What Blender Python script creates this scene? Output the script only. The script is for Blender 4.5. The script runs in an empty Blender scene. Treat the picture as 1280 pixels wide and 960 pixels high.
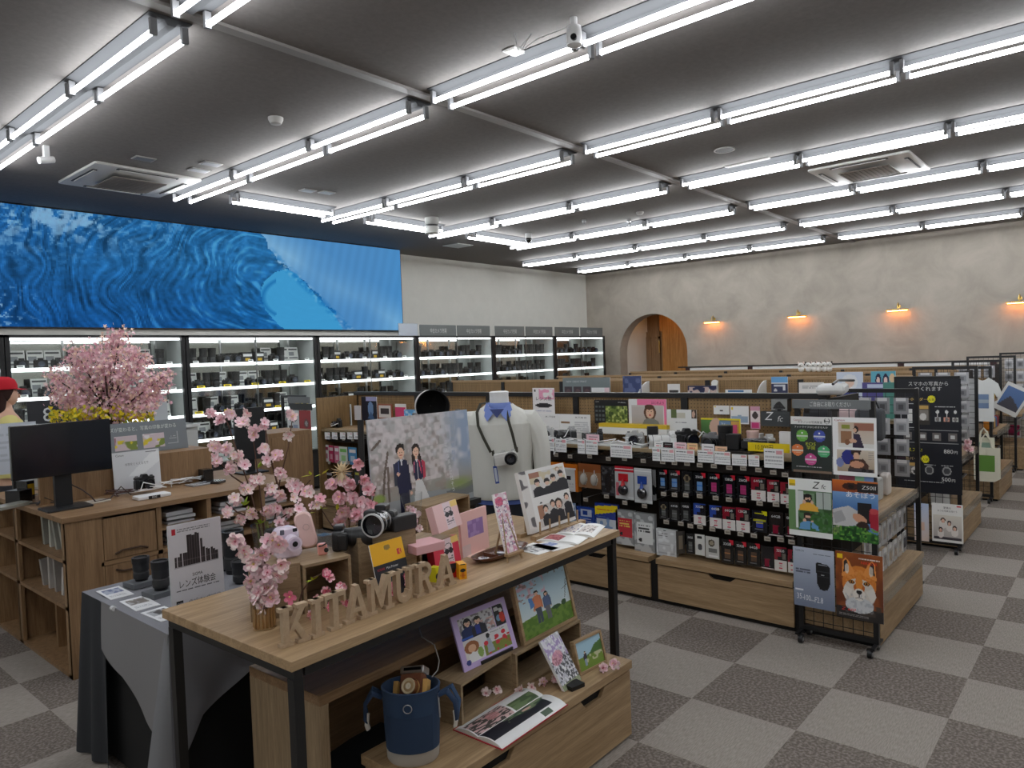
import bpy, math, random
import numpy as np
from mathutils import Vector, Matrix, Euler
SC = bpy.context.scene
COL = SC.collection
PI = math.pi
RAD = math.radians

# ---------------------------------------------------------------- camera pose (solved from the carpet tiles)
F_PX = 898.91
YAW, PIT, ROLL = 0.71183408, 0.03423977, -0.0358108
CAM = Vector((0, 0, 1.6779))
_f = Vector((math.cos(YAW)*math.cos(PIT), math.sin(YAW)*math.cos(PIT), -math.sin(PIT)))
_r = _f.cross(Vector((0, 0, 1))).normalized()
_u = _r.cross(_f)
_r2 = _r*math.cos(ROLL) + _u*math.sin(ROLL)
_u2 = -_r*math.sin(ROLL) + _u*math.cos(ROLL)
def ray(px, py): return _r2*((px-640)/F_PX) + _u2*(-(py-480)/F_PX) + _f
def oX(px, py, X): d = ray(px, py); return CAM + d*((X-CAM.x)/d.x)
def oY(px, py, Y): d = ray(px, py); return CAM + d*((Y-CAM.y)/d.y)
def oZ(px, py, Z): d = ray(px, py); return CAM + d*((Z-CAM.z)/d.z)
def oD(px, py, D): return CAM + ray(px, py)*D
def depth(p): return (Vector(p)-CAM).dot(_f)
def stand(bl, br, tl, Z):
    """base-left, base-right, top-left measured on the photo, base resting at height Z -> (base centre, rz, w, h, lean)"""
    A, B = oZ(bl[0], bl[1], Z), oZ(br[0], br[1], Z)
    d = (B-A); w = d.length; d.normalize()
    r = ray(*tl); t = (A-CAM).dot(d)/r.dot(d); P = CAM + r*t - A
    n = Vector((-d.y, d.x, 0))
    lean = max(-.05, min(.8, math.atan2(P.dot(n), P.z)))
    return (A+B)/2, math.atan2(d.y, d.x), w, P.length, lean

# ---------------------------------------------------------------- colours and materials
def s2l(v):
    v = v/255.0
    return v/12.92 if v <= .04045 else ((v+.055)/1.055)**2.4
def lin(c): return (s2l(c[0]), s2l(c[1]), s2l(c[2]), 1.0)

def newmat(name):
    m = bpy.data.materials.new(name); m.use_nodes = True
    nt = m.node_tree; nt.nodes.clear()
    out = nt.nodes.new('ShaderNodeOutputMaterial'); b = nt.nodes.new('ShaderNodeBsdfPrincipled')
    nt.links.new(b.outputs[0], out.inputs[0])
    return m, nt, b, out
def attr_mat(name, rough, metal=0, coat=0, bump=0, bscale=200, spec=.5):
    m, nt, b, out = newmat(name)
    a = nt.nodes.new('ShaderNodeAttribute'); a.attribute_name = 'Col'
    n = nt.nodes.new('ShaderNodeTexNoise'); n.inputs['Scale'].default_value = bscale
    tc = nt.nodes.new('ShaderNodeTexCoord'); nt.links.new(tc.outputs['Object'], n.inputs['Vector'])
    nt.links.new(a.outputs['Color'], b.inputs['Base Color'])
    b.inputs['Roughness'].default_value = rough; b.inputs['Metallic'].default_value = metal
    b.inputs['Coat Weight'].default_value = coat; b.inputs['Coat Roughness'].default_value = .08
    b.inputs['Specular IOR Level'].default_value = spec
    if bump:
        bp = nt.nodes.new('ShaderNodeBump'); bp.inputs['Strength'].default_value = bump; bp.inputs['Distance'].default_value = .002
        nt.links.new(n.outputs[0], bp.inputs['Height']); nt.links.new(bp.outputs[0], b.inputs['Normal'])
    return m
def emit_mat(name, strength):
    m, nt, b, out = newmat(name); nt.nodes.remove(b)
    e = nt.nodes.new('ShaderNodeEmission'); a = nt.nodes.new('ShaderNodeAttribute'); a.attribute_name = 'Col'
    nt.links.new(a.outputs['Color'], e.inputs['Color']); e.inputs['Strength'].default_value = strength
    nt.links.new(e.outputs[0], out.inputs[0]); return m
def glass_mat(name, tint=(1, 1, 1), refl=.06, rough=.0):
    m, nt, b, out = newmat(name); nt.nodes.remove(b)
    t = nt.nodes.new('ShaderNodeBsdfTransparent'); t.inputs[0].default_value = (*tint, 1)
    g = nt.nodes.new('ShaderNodeBsdfGlossy'); g.inputs['Roughness'].default_value = rough
    lw = nt.nodes.new('ShaderNodeLayerWeight'); lw.inputs[0].default_value = .5
    pw = nt.nodes.new('ShaderNodeMath'); pw.operation = 'POWER'; pw.inputs[1].default_value = 5
    fr = nt.nodes.new('ShaderNodeMath'); fr.operation = 'MULTIPLY_ADD'; fr.inputs[1].default_value = .7; fr.inputs[2].default_value = refl*.6
    mx = nt.nodes.new('ShaderNodeMixShader')
    nt.links.new(lw.outputs['Facing'], pw.inputs[0]); nt.links.new(pw.outputs[0], fr.inputs[0]); nt.links.new(fr.outputs[0], mx.inputs[0])
    nt.links.new(t.outputs[0], mx.inputs[1]); nt.links.new(g.outputs[0], mx.inputs[2]); nt.links.new(mx.outputs[0], out.inputs[0])
    return m
def wood_mat(name, c0, c1, axis='x', scale=1.0, rough=.5, pores=.35):
    m, nt, b, out = newmat(name)
    tc = nt.nodes.new('ShaderNodeTexCoord'); mp = nt.nodes.new('ShaderNodeMapping')
    st = {'x': (1.2, 22, 22), 'y': (22, 1.2, 22), 'z': (22, 22, 1.2)}[axis]
    mp.inputs['Scale'].default_value = [s*scale for s in st]
    nt.links.new(tc.outputs['Object'], mp.inputs[0])
    n = nt.nodes.new('ShaderNodeTexNoise'); n.inputs['Scale'].default_value = 1.6; n.inputs['Detail'].default_value = 6; n.inputs['Distortion'].default_value = .6
    n2 = nt.nodes.new('ShaderNodeTexNoise'); n2.inputs['Scale'].default_value = 9; n2.inputs['Detail'].default_value = 3
    nt.links.new(mp.outputs[0], n.inputs['Vector']); nt.links.new(mp.outputs[0], n2.inputs['Vector'])
    r = nt.nodes.new('ShaderNodeValToRGB'); r.color_ramp.elements[0].position = .3; r.color_ramp.elements[1].position = .7
    r.color_ramp.elements[0].color = lin(c0); r.color_ramp.elements[1].color = lin(c1)
    nt.links.new(n.outputs[0], r.inputs[0])
    mx = nt.nodes.new('ShaderNodeMix'); mx.data_type = 'RGBA'; mx.blend_type = 'MULTIPLY'; mx.inputs[0].default_value = pores
    r2 = nt.nodes.new('ShaderNodeValToRGB'); r2.color_ramp.elements[0].position = .35; r2.color_ramp.elements[1].position = .6
    r2.color_ramp.elements[0].color = (.45, .4, .35, 1); r2.color_ramp.elements[1].color = (1, 1, 1, 1)
    nt.links.new(n2.outputs[0], r2.inputs[0])
    nt.links.new(r.outputs[0], mx.inputs[6]); nt.links.new(r2.outputs[0], mx.inputs[7])
    nt.links.new(mx.outputs[2], b.inputs['Base Color']); b.inputs['Roughness'].default_value = rough
    return m

M = dict(
    paint=attr_mat('painted_surface', .5), gloss=attr_mat('glossy_plastic', .18, coat=.3), matte=attr_mat('matte_surface', .85, bump=.15),
    print=attr_mat('printed_surface', .38), metal=attr_mat('brushed_metal', .28, metal=1), satin=attr_mat('satin_black', .42, bump=.1, bscale=500),
    petal=attr_mat('petal_cloth', .7), fabric=attr_mat('woven_fabric', .95, bump=.5, bscale=900),
    film=attr_mat('glossy_film', .12, coat=.6), lamp=emit_mat('tube_glow', 19.0), strip=emit_mat('shelf_strip_glow', 3.4),
    screen=emit_mat('led_screen', .76), warm=emit_mat('warm_lamp_glow', 60.0),
    reflector=attr_mat('lamp_reflector', 1.0, spec=0),
    glass=glass_mat('clear_glass', (.97, .985, .98)), acrylic=glass_mat('clear_acrylic', (.93, .95, .95), rough=.03))
for ax in 'xyz':
    M['oak_'+ax] = wood_mat('light_oak_'+ax, (152, 124, 90), (186, 157, 120), ax)
    M['walnut_'+ax] = wood_mat('brown_oak_'+ax, (128, 98, 68), (158, 126, 92), ax)
    M['mdf_'+ax] = wood_mat('grey_oak_'+ax, (140, 118, 90), (172, 148, 116), ax, scale=2)

# ---------------------------------------------------------------- picture canvas (painted in numpy, used as face colours)
class Cv:
    def __init__(s, W, H, c=(255, 255, 255)):
        s.W, s.H = W, H
        s.a = np.ones((H, W, 3))*np.array(c, float)
        s.x, s.y = np.meshgrid((np.arange(W)+.5)/W, (np.arange(H)+.5)/H)
    def put(s, mask, c, al=1.0):
        k = (mask*al)[..., None]
        s.a = s.a*(1-k) + np.array(c, float)*k; return s
    def rect(s, x0, y0, x1, y1, c, al=1): return s.put(((s.x >= x0) & (s.x <= x1) & (s.y >= y0) & (s.y <= y1)).astype(float), c, al)
    def ell(s, cx, cy, rx, ry, c, rot=0, al=1, soft=0):
        asp = s.H/s.W; dx = s.x-cx; dy = (s.y-cy)*asp
        ca, sa = math.cos(rot), math.sin(rot)
        d = np.hypot((dx*ca+dy*sa)/rx, (-dx*sa+dy*ca)/(ry*asp))
        m = (d <= 1).astype(float) if not soft else np.clip((1-d)/soft, 0, 1)
        return s.put(m, c, al)
    def circ(s, cx, cy, r, c, al=1, soft=0): return s.ell(cx, cy, r, r*s.W/s.H, c, 0, al, soft)
    def poly(s, pts, c, al=1):
        m = np.zeros_like(s.x, bool); n = len(pts)
        for i in range(n):
            (x0, y0), (x1, y1) = pts[i], pts[(i+1) % n]
            if y0 == y1: continue
            hit = ((y0 > s.y) != (y1 > s.y)) & (s.x < (x1-x0)*(s.y-y0)/(y1-y0)+x0)
            m ^= hit
        return s.put(m.astype(float), c, al)
    def line(s, x0, y0, x1, y1, t, c, al=1):
        asp = s.H/s.W; ax, ay = x0, y0*asp; bx, by = x1, y1*asp
        px, py = s.x, s.y*asp; L = (bx-ax)**2+(by-ay)**2 or 1e-9
        k = np.clip(((px-ax)*(bx-ax)+(py-ay)*(by-ay))/L, 0, 1)
        d = np.hypot(px-ax-k*(bx-ax), py-ay-k*(by-ay))
        return s.put((d <= t).astype(float), c, al)
    def grad(s, x0, y0, x1, y1, c0, c1, horiz=False, al=1):
        t = (s.x-x0)/(x1-x0) if horiz else (s.y-y0)/(y1-y0)
        t = np.clip(t, 0, 1)[..., None]; c = np.array(c0, float)*(1-t)+np.array(c1, float)*t
        m = ((s.x >= x0) & (s.x <= x1) & (s.y >= y0) & (s.y <= y1)).astype(float)[..., None]*al
        s.a = s.a*(1-m)+c*m; return s
    def noise(s, fx, fy, seed=0): return vnoise(s.x*fx, s.y*fy, seed)
    def speck(s, x0, y0, x1, y1, c, f=40, th=.6, seed=1, al=1, soft=.08):
        n = vnoise(s.x*f, s.y*f*s.H/s.W, seed)
        m = np.clip((n-th)/soft, 0, 1)*((s.x >= x0) & (s.x <= x1) & (s.y >= y0) & (s.y <= y1))
        return s.put(m, c, al)
    def lines(s, x0, y0, x1, y1, n, c, al=.8, seed=3):
        r = random.Random(seed); h = (y1-y0)/n
        for i in range(n):
            y = y0+i*h; x = x0
            while x < x1:
                w = r.uniform(.02, .07)*(x1-x0)*2; e = min(x+w, x1)
                s.rect(x, y+h*.2, e, y+h*.62, c, al); x = e+(x1-x0)*.02
            if r.random() < .2: pass
        return s
    def man(s, x, y, h, skin=(232, 196, 172), hair=(38, 30, 28), top=(40, 46, 78), legs=None, long=False, face=True, arms=True):
        """figure with head top at y and height h (fractions); drawn head, hair, torso, legs"""
        k = s.H/s.W; hd = h/ (7 if legs else 3.2); rx = hd*.40*k
        if long: s.ell(x, y+hd*.75, rx*1.35, hd*.85, hair)
        tb = y+h*(.55 if legs else 1)
        s.poly([(x-rx*.5, y+hd*.9), (x+rx*.5, y+hd*.9), (x+rx*2.0, y+hd*1.35), (x+rx*2.1, tb), (x-rx*2.1, tb), (x-rx*2.0, y+hd*1.35)], top)
        if legs:
            s.poly([(x-rx*1.6, tb-.01), (x+rx*1.6, tb-.01), (x+rx*1.4, y+h), (x+rx*.2, y+h), (x, tb+.1*h), (x-rx*.2, y+h), (x-rx*1.4, y+h)], legs)
        s.rect(x-rx*.35, y+hd*.8, x+rx*.35, y+hd*1.1, skin)
        s.ell(x, y+hd*.45, rx*1.18, hd*.5, hair)
        s.ell(x, y+hd*.58, rx*.92, hd*.4, skin)
        s.ell(x, y+hd*.25, rx*1.0, hd*.2, hair)
        if face:
            for q in (-1, 1): s.ell(x+q*rx*.38, y+hd*.55, rx*.13, hd*.035, (40, 30, 30))
            s.ell(x, y+hd*.78, rx*.3, hd*.05, (190, 90, 90))
            s.ell(x, y+hd*.66, rx*.08, hd*.04, (205, 160, 140))
        if arms:
            for q in (-1, 1): s.line(x+q*rx*1.9, y+hd*1.5, x+q*rx*2.2, tb+.02*h, rx*.42, tuple(v*.92 for v in top)); s.circ(x+q*rx*2.2, tb+.04*h, rx*.4, skin)
        return s
_G = {}
def vnoise(x, y, seed=0):
    if seed not in _G: _G[seed] = np.random.RandomState(seed+11).rand(128, 128)
    g = _G[seed]; xi = np.floor(x).astype(int); yi = np.floor(y).astype(int)
    fx = x-xi; fy = y-yi; fx = fx*fx*(3-2*fx); fy = fy*fy*(3-2*fy)
    a = g[yi % 128, xi % 128]; b = g[yi % 128, (xi+1) % 128]; c = g[(yi+1) % 128, xi % 128]; d = g[(yi+1) % 128, (xi+1) % 128]
    return (a*(1-fx)+b*fx)*(1-fy)+(c*(1-fx)+d*fx)*fy

# ---------------------------------------------------------------- mesh builder
_TX = {}
def text_geo(s):
    if s in _TX: return _TX[s]
    c = bpy.data.curves.new('t', 'FONT'); c.body = s; c.size = 1; c.resolution_u = 2; c.align_x = 'LEFT'
    o = bpy.data.objects.new('t', c); COL.objects.link(o)
    dg = bpy.context.evaluated_depsgraph_get()
    me = bpy.data.meshes.new_from_object(o.evaluated_get(dg), depsgraph=dg)
    v = [tuple(p.co[:2]) for p in me.vertices]; f = [tuple(p.vertices) for p in me.polygons]
    bpy.data.objects.remove(o); bpy.data.curves.remove(c); bpy.data.meshes.remove(me)
    _TX[s] = (v, f); return _TX[s]

class MB:
    def __init__(s): s.v = []; s.f = []; s.c = []; s.m = []; s.T = Matrix.Identity(4); s.st = []
    def push(s, loc=(0, 0, 0), rot=(0, 0, 0), sc=(1, 1, 1)):
        s.st.append(s.T.copy()); s.T = s.T @ Matrix.LocRotScale(Vector(loc), Euler(rot), Vector(sc)); return s
    def pop(s): s.T = s.st.pop(); return s
    def add(s, vs, fs, col, m=0):
        b = len(s.v); T = s.T
        s.v += [tuple(T @ Vector(p)) for p in vs]
        s.f += [tuple(i+b for i in f) for f in fs]
        if isinstance(col, list): s.c += [lin(c) for c in col]
        else:
            l = lin(col); s.c += [l]*len(fs)
        s.m += [m]*len(fs); return s
    def box(s, c, d, col=(200, 200, 200), m=0):
        x, y, z = c; a, b, h = d[0]/2, d[1]/2, d[2]/2
        vs = [(x+i*a, y+j*b, z+k*h) for k in (-1, 1) for j in (-1, 1) for i in (-1, 1)]
        return s.add(vs, [(0, 2, 3, 1), (4, 5, 7, 6), (0, 1, 5, 4), (2, 6, 7, 3), (0, 4, 6, 2), (1, 3, 7, 5)], col, m)
    def bz(s, x0, x1, y0, y1, z0, z1, col=(200, 200, 200), m=0): return s.box(((x0+x1)/2, (y0+y1)/2, (z0+z1)/2), (x1-x0, y1-y0, z1-z0), col, m)
    def rbox(s, c, d, r, col, m=0, n=3, axis='y'):
        """rounded rectangle (radius r) extruded along axis"""
        if axis == 'y': w, h, t = d[0], d[2], d[1]
        elif axis == 'z': w, h, t = d[0], d[1], d[2]
        else: w, h, t = d[1], d[2], d[0]
        pts = []
        for (sx, sy, a0) in ((1, 1, 0), (-1, 1, 90), (-1, -1, 180), (1, -1, 270)):
            for k in range(n+1):
                a = RAD(a0+90*k/n); pts.append((sx*(w/2-r)+r*math.cos(a), sy*(h/2-r)+r*math.sin(a)))
        N = len(pts); vs = []
        e = min(r*.4, t*.2)
        for (q, ins) in ((-t/2, e), (-t/2+e, 0), (t/2-e, 0), (t/2, e)):
            for (p0, p1) in pts:
                kx = (w/2-ins)/(w/2); ky = (h/2-ins)/(h/2); p0 *= kx; p1 *= ky
                v = {'y': (p0, q, p1), 'z': (p0, p1, q), 'x': (q, p0, p1)}[axis]
                vs.append((v[0]+c[0], v[1]+c[1], v[2]+c[2]))
        fs = [tuple(range(N)), tuple(range(4*N-1, 3*N-1, -1))]
        for k in range(3):
            fs += [(k*N+i, (k+1)*N+i, (k+1)*N+(i+1) % N, k*N+(i+1) % N) for i in range(N)]
        return s.add(vs, fs, col, m)
    def cyl(s, p0, p1, r0, r1=None, n=16, col=(200, 200, 200), m=0, caps=True):
        p0, p1 = Vector(p0), Vector(p1); r1 = r0 if r1 is None else r1
        d = (p1-p0).normalized(); a = d.orthogonal().normalized(); b = d.cross(a)
        vs = []
        for (p, r) in ((p0, r0), (p1, r1)):
            for i in range(n):
                t = 2*PI*i/n; vs.append(p+a*(r*math.cos(t))+b*(r*math.sin(t)))
        fs = [(i, (i+1) % n, n+(i+1) % n, n+i) for i in range(n)]
        if caps: fs += [tuple(range(n-1, -1, -1)), tuple(range(n, 2*n))]
        return s.add(vs, fs, col, m)
    def lathe(s, prof, n=20, col=(200, 200, 200), m=0, sx=1, sy=1, close=True):
        """prof: (r, z[, colour]) list, around local z; colour applies to the band that starts there"""
        vs = []; fs = []; cs = []
        for p in prof:
            for i in range(n):
                t = 2*PI*i/n; vs.append((p[0]*math.cos(t)*sx, p[0]*math.sin(t)*sy, p[1]))
        for k in range(len(prof)-1):
            for i in range(n):
                fs.append((k*n+i, k*n+(i+1) % n, (k+1)*n+(i+1) % n, (k+1)*n+i)); cs.append(prof[k][2] if len(prof[k]) > 2 else col)
        if close:
            fs.append(tuple(range(n-1, -1, -1))); cs.append(prof[0][2] if len(prof[0]) > 2 else col)
            fs.append(tuple(range((len(prof)-1)*n, len(prof)*n))); cs.append(prof[-1][2] if len(prof[-1]) > 2 else col)
        return s.add(vs, fs, cs, m)
    def sph(s, c, r, nu=14, nv=8, col=(200, 200, 200), m=0):
        if not hasattr(r, '__len__'): r = (r, r, r)
        vs = [(c[0], c[1], c[2]-r[2])]
        for j in range(1, nv):
            a = -PI/2+PI*j/nv
            for i in range(nu):
                t = 2*PI*i/nu; vs.append((c[0]+r[0]*math.cos(a)*math.cos(t), c[1]+r[1]*math.cos(a)*math.sin(t), c[2]+r[2]*math.sin(a)))
        vs.append((c[0], c[1], c[2]+r[2])); L = len(vs)-1
        fs = [(0, 1+(i+1) % nu, 1+i) for i in range(nu)]
        for j in range(nv-2):
            fs += [(1+j*nu+i, 1+j*nu+(i+1) % nu, 1+(j+1)*nu+(i+1) % nu, 1+(j+1)*nu+i) for i in range(nu)]
        b = 1+(nv-2)*nu; fs += [(b+i, b+(i+1) % nu, L) for i in range(nu)]
        return s.add(vs, fs, col, m)
    def tube(s, pts, r, n=6, col=(200, 200, 200), m=0, closed=False, flat=None):
        P = [Vector(p) for p in pts]; N = len(P); R = r if hasattr(r, '__len__') else [r]*N
        vs = []; ref = None
        for k in range(N):
            if closed: d = P[(k+1) % N]-P[k-1]
            else: d = P[min(k+1, N-1)]-P[max(k-1, 0)]
            d.normalize()
            if ref is None: ref = d.orthogonal().normalized()
            ref = (ref-d*ref.dot(d)).normalized(); b = d.cross(ref)
            for i in range(n):
                t = 2*PI*i/n; vs.append(P[k]+ref*(R[k]*math.cos(t))+b*(R[k]*math.sin(t)*(flat or 1)))
        fs = []
        for k in range(N if closed else N-1):
            q = (k+1) % N
            fs += [(k*n+i, k*n+(i+1) % n, q*n+(i+1) % n, q*n+i) for i in range(n)]
        if not closed: fs += [tuple(range(n-1, -1, -1)), tuple(range((N-1)*n, N*n))]
        return s.add(vs, fs, col, m)
    def prism(s, pts, y0, y1, col=(200, 200, 200), m=0):
        """2-D outline (x, z) extruded from y0 to y1"""
        n = len(pts); vs = [(p[0], y0, p[1]) for p in pts]+[(p[0], y1, p[1]) for p in pts]
        fs = [tuple(range(n)), tuple(range(2*n-1, n-1, -1))]+[(i, n+i, n+(i+1) % n, (i+1) % n) for i in range(n)]
        return s.add(vs, fs, col, m)
    def loft(s, secs, n=24, col=(200, 200, 200), m=0, caps=True, pw=1.0):
        """secs: (cx, cy, z, rx, ry)"""
        vs = []
        for (cx, cy, z, rx, ry) in secs:
            for i in range(n):
                t = 2*PI*i/n; c, q = math.cos(t), math.sin(t)
                vs.append((cx+rx*math.copysign(abs(c)**pw, c), cy+ry*math.copysign(abs(q)**pw, q), z))
        K = len(secs); fs = []
        for k in range(K-1): fs += [(k*n+i, k*n+(i+1) % n, (k+1)*n+(i+1) % n, (k+1)*n+i) for i in range(n)]
        if caps: fs += [tuple(range(n-1, -1, -1)), tuple(range((K-1)*n, K*n))]
        return s.add(vs, fs, col, m)
    def canvas(s, cv, w, h, x0=None, z0=0, y=0, m=0, curve=None):
        """picture in the local x-z plane, facing -y"""
        if x0 is None: x0 = -w/2
        W, H = cv.W, cv.H; b = len(s.v); T = s.T
        for j in range(H+1):
            for i in range(W+1):
                p = (x0+w*i/W, y, z0+h*(1-j/H))
                if curve: p = curve(p)
                s.v.append(tuple(T @ Vector(p)))
        a = np.clip(cv.a, 0, 255)/255.0
        a = np.where(a <= .04045, a/12.92, ((a+.055)/1.055)**2.4)
        for j in range(H):
            for i in range(W):
                q = b+j*(W+1)+i; s.f.append((q, q+W+1, q+W+2, q+1)); c = a[j, i]; s.c.append((c[0], c[1], c[2], 1.0))
        s.m += [m]*(W*H); return s
    def text(s, t, x, z, h, col=(20, 20, 20), y=-.0006, w=None, align='c', m=0, vert=False, slant=0):
        """lettering in the x-z plane, height h (em box), z = baseline; w = fit to that width"""
        v, f = text_geo(t)
        if not v: return s
        x0 = min(p[0] for p in v); x1 = max(p[0] for p in v); W = (x1-x0)*h
        k = 1.0 if not w else w/W
        ox = {'c': -(x0+x1)/2*h*k, 'l': -x0*h*k, 'r': -x1*h*k}[align]
        vs = [(x+ox+p[0]*h*k+slant*p[1]*h, y, z+p[1]*h) for p in v]
        return s.add(vs, [tuple(q) for q in f], col, m)
    def build(s, name, mats='paint', parent=None, loc=(0, 0, 0), rot=(0, 0, 0), smooth=False, bevel=0, label=None):
        me = bpy.data.meshes.new(name); me.from_pydata(s.v, [], s.f)
        if not isinstance(mats, (list, tuple)): mats = [mats]
        for k in mats: me.materials.append(M[k])
        n = len(me.polygons)
        me.polygons.foreach_set('material_index', s.m)
        at = me.color_attributes.new('Col', 'FLOAT_COLOR', 'CORNER')
        tot = np.empty(n, int); me.polygons.foreach_get('loop_total', tot)
        at.data.foreach_set('color', np.repeat(np.array(s.c, dtype=np.float32), tot, axis=0).ravel())
        if smooth:
            me.polygons.foreach_set('use_smooth', [True]*n)
            try: me.set_sharp_from_angle(angle=RAD(40))
            except Exception: pass
        me.update(); me.validate()
        o = bpy.data.objects.new(name, me); COL.objects.link(o)
        o.location = loc; o.rotation_euler = rot
        if parent is not None: o.parent = parent
        if bevel:
            b = o.modifiers.new('edge', 'BEVEL'); b.width = bevel; b.segments = 2; b.limit_method = 'ANGLE'
        if label: o['label'] = label
        return o

def tag(o, label, cat, group=None, kind=None):
    o['label'] = label; o['category'] = cat
    if group: o['group'] = group
    if kind: o['kind'] = kind
    return o
def struct(o, label=None):
    o['kind'] = 'structure'
    if label: o['label'] = label
    return o
def thing(name, label, cat, loc=(0, 0, 0), rz=0, group=None, rot=None):
    o = bpy.data.objects.new(name, None); COL.objects.link(o); o.empty_display_size = .05
    o.location = loc; o.rotation_euler = rot or (0, 0, rz)
    return tag(o, label, cat, group)
def clone(src, label, loc, rz=0, group=None, rot=None, scale=None):
    c = src.copy(); COL.objects.link(c); c.location = loc; c.rotation_euler = rot or (0, 0, rz)
    if scale: c.scale = scale if hasattr(scale, '__len__') else (scale,)*3
    c['label'] = label
    if group: c['group'] = group
    elif 'group' in c: del c['group']
    for ch in src.children:
        d = ch.copy(); COL.objects.link(d); d.parent = c
        for g in ch.children:
            e = g.copy(); COL.objects.link(e); e.parent = d
    return c
def board(cv, w, h, t=.004, side=(245, 245, 245), fn=None, curve=None):
    """a printed panel: face towards -y at y=0, body behind; base at z=0"""
    mb = MB(); mb.bz(-w/2, w/2, .0003, t, 0, h, side)
    mb.canvas(cv, w, h, y=0)
    if fn: fn(mb, w, h)
    return mb
def panelX(name, label, cat, px0, py0, px1, py1, X, cv, t=.003, fn=None, group=None, side=(245, 245, 245), mat='print'):
    """flat printed thing facing -x at distance X; rectangle measured on the photo"""
    cx, cy = (px0+px1)/2, (py0+py1)/2
    yl, yr = oX(px0, cy, X).y, oX(px1, cy, X).y; zt, zb = oX(cx, py0, X).z, oX(cx, py1, X).z
    o = board(cv, yl-yr, zt-zb, t, side, fn).build(name, mat, loc=(X, (yl+yr)/2, zb), rot=(0, 0, -PI/2))
    return tag(o, label, cat, group)
# ================================================================ ROOM
XW, YW, H = 13.593, 9.40, 3.53
X0, Y0 = -4.2, -4.2
YL = 9.0                                              # face of the LED band
# carpet
m, nt, b, out = newmat('carpet_tiles')
tc = nt.nodes.new('ShaderNodeTexCoord'); mp = nt.nodes.new('ShaderNodeMapping')
mp.inputs['Location'].default_value = (-3.1417*2+100, -1.12857*2+100, .5); mp.inputs['Scale'].default_value = (2, 2, 2)
nt.links.new(tc.outputs['Object'], mp.inputs[0])
ck = nt.nodes.new('ShaderNodeTexChecker'); ck.inputs['Scale'].default_value = 1
ck.inputs['Color1'].default_value = (1, 1, 1, 1); ck.inputs['Color2'].default_value = (0, 0, 0, 1)
nt.links.new(mp.outputs[0], ck.inputs['Vector'])
wv = nt.nodes.new('ShaderNodeTexNoise'); wv.inputs['Scale'].default_value = 75; wv.inputs['Detail'].default_value = 3
nt.links.new(tc.outputs['Object'], wv.inputs['Vector'])
mp2 = nt.nodes.new('ShaderNodeMapping'); mp2.inputs['Scale'].default_value = (30, 260, 1); nt.links.new(tc.outputs['Object'], mp2.inputs[0])
n3 = nt.nodes.new('ShaderNodeTexNoise'); n3.inputs['Scale'].default_value = 1; nt.links.new(mp2.outputs[0], n3.inputs['Vector'])
ra = nt.nodes.new('ShaderNodeValToRGB'); rb = nt.nodes.new('ShaderNodeValToRGB')
for r, c0, c1, p0, p1 in ((ra, (142, 134, 126), (164, 156, 148), .35, .65), (rb, (106, 97, 90), (140, 131, 124), .44, .62)):
    r.color_ramp.elements[0].color = lin(c0); r.color_ramp.elements[1].color = lin(c1)
    r.color_ramp.elements[0].position = p0; r.color_ramp.elements[1].position = p1
nt.links.new(n3.outputs[0], ra.inputs[0]); nt.links.new(wv.outputs[0], rb.inputs[0])
mx = nt.nodes.new('ShaderNodeMix'); mx.data_type = 'RGBA'
nt.links.new(ck.outputs['Fac'], mx.inputs[0]); nt.links.new(rb.outputs[0], mx.inputs[6]); nt.links.new(ra.outputs[0], mx.inputs[7])
nt.links.new(mx.outputs[2], b.inputs['Base Color']); b.inputs['Roughness'].default_value = .95; b.inputs['Specular IOR Level'].default_value = .2
bp = nt.nodes.new('ShaderNodeBump'); bp.inputs['Strength'].default_value = .3; bp.inputs['Distance'].default_value = .004
nt.links.new(wv.outputs[0], bp.inputs['Height']); nt.links.new(bp.outputs[0], b.inputs['Normal'])
M['carpet'] = m
# plaster wall
def mottled(name, c0, c1, scale, rough=.85, bump=.4):
    m, nt, b, out = newmat(name)
    tc = nt.nodes.new('ShaderNodeTexCoord')
    n = nt.nodes.new('ShaderNodeTexNoise'); n.inputs['Scale'].default_value = scale; n.inputs['Detail'].default_value = 8; n.inputs['Distortion'].default_value = .5; n.inputs['Roughness'].default_value = .62
    nt.links.new(tc.outputs['Object'], n.inputs['Vector'])
    r = nt.nodes.new('ShaderNodeValToRGB'); r.color_ramp.elements[0].position = .3; r.color_ramp.elements[1].position = .68
    r.color_ramp.elements[0].color = lin(c0); r.color_ramp.elements[1].color = lin(c1)
    nt.links.new(n.outputs[0], r.inputs[0]); nt.links.new(r.outputs[0], b.inputs['Base Color'])
    b.inputs['Roughness'].default_value = rough
    bp = nt.nodes.new('ShaderNodeBump'); bp.inputs['Strength'].default_value = bump; bp.inputs['Distance'].default_value = .01
    nt.links.new(n.outputs[0], bp.inputs['Height']); nt.links.new(bp.outputs[0], b.inputs['Normal'])
    return m
M['plaster'] = mottled('mottled_beige_plaster', (158, 150, 139), (182, 173, 161), 1.9)
M['ceiling'] = mottled('grey_ceiling_board', (112, 107, 104), (122, 117, 114), 25, bump=.1)
M['whitewall'] = mottled('white_wall_paint', (226, 224, 216), (232, 230, 222), 4, bump=.05)
M['amberwood'] = wood_mat('amber_pine', (176, 118, 58), (214, 158, 90), 'z', rough=.4)

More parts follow.
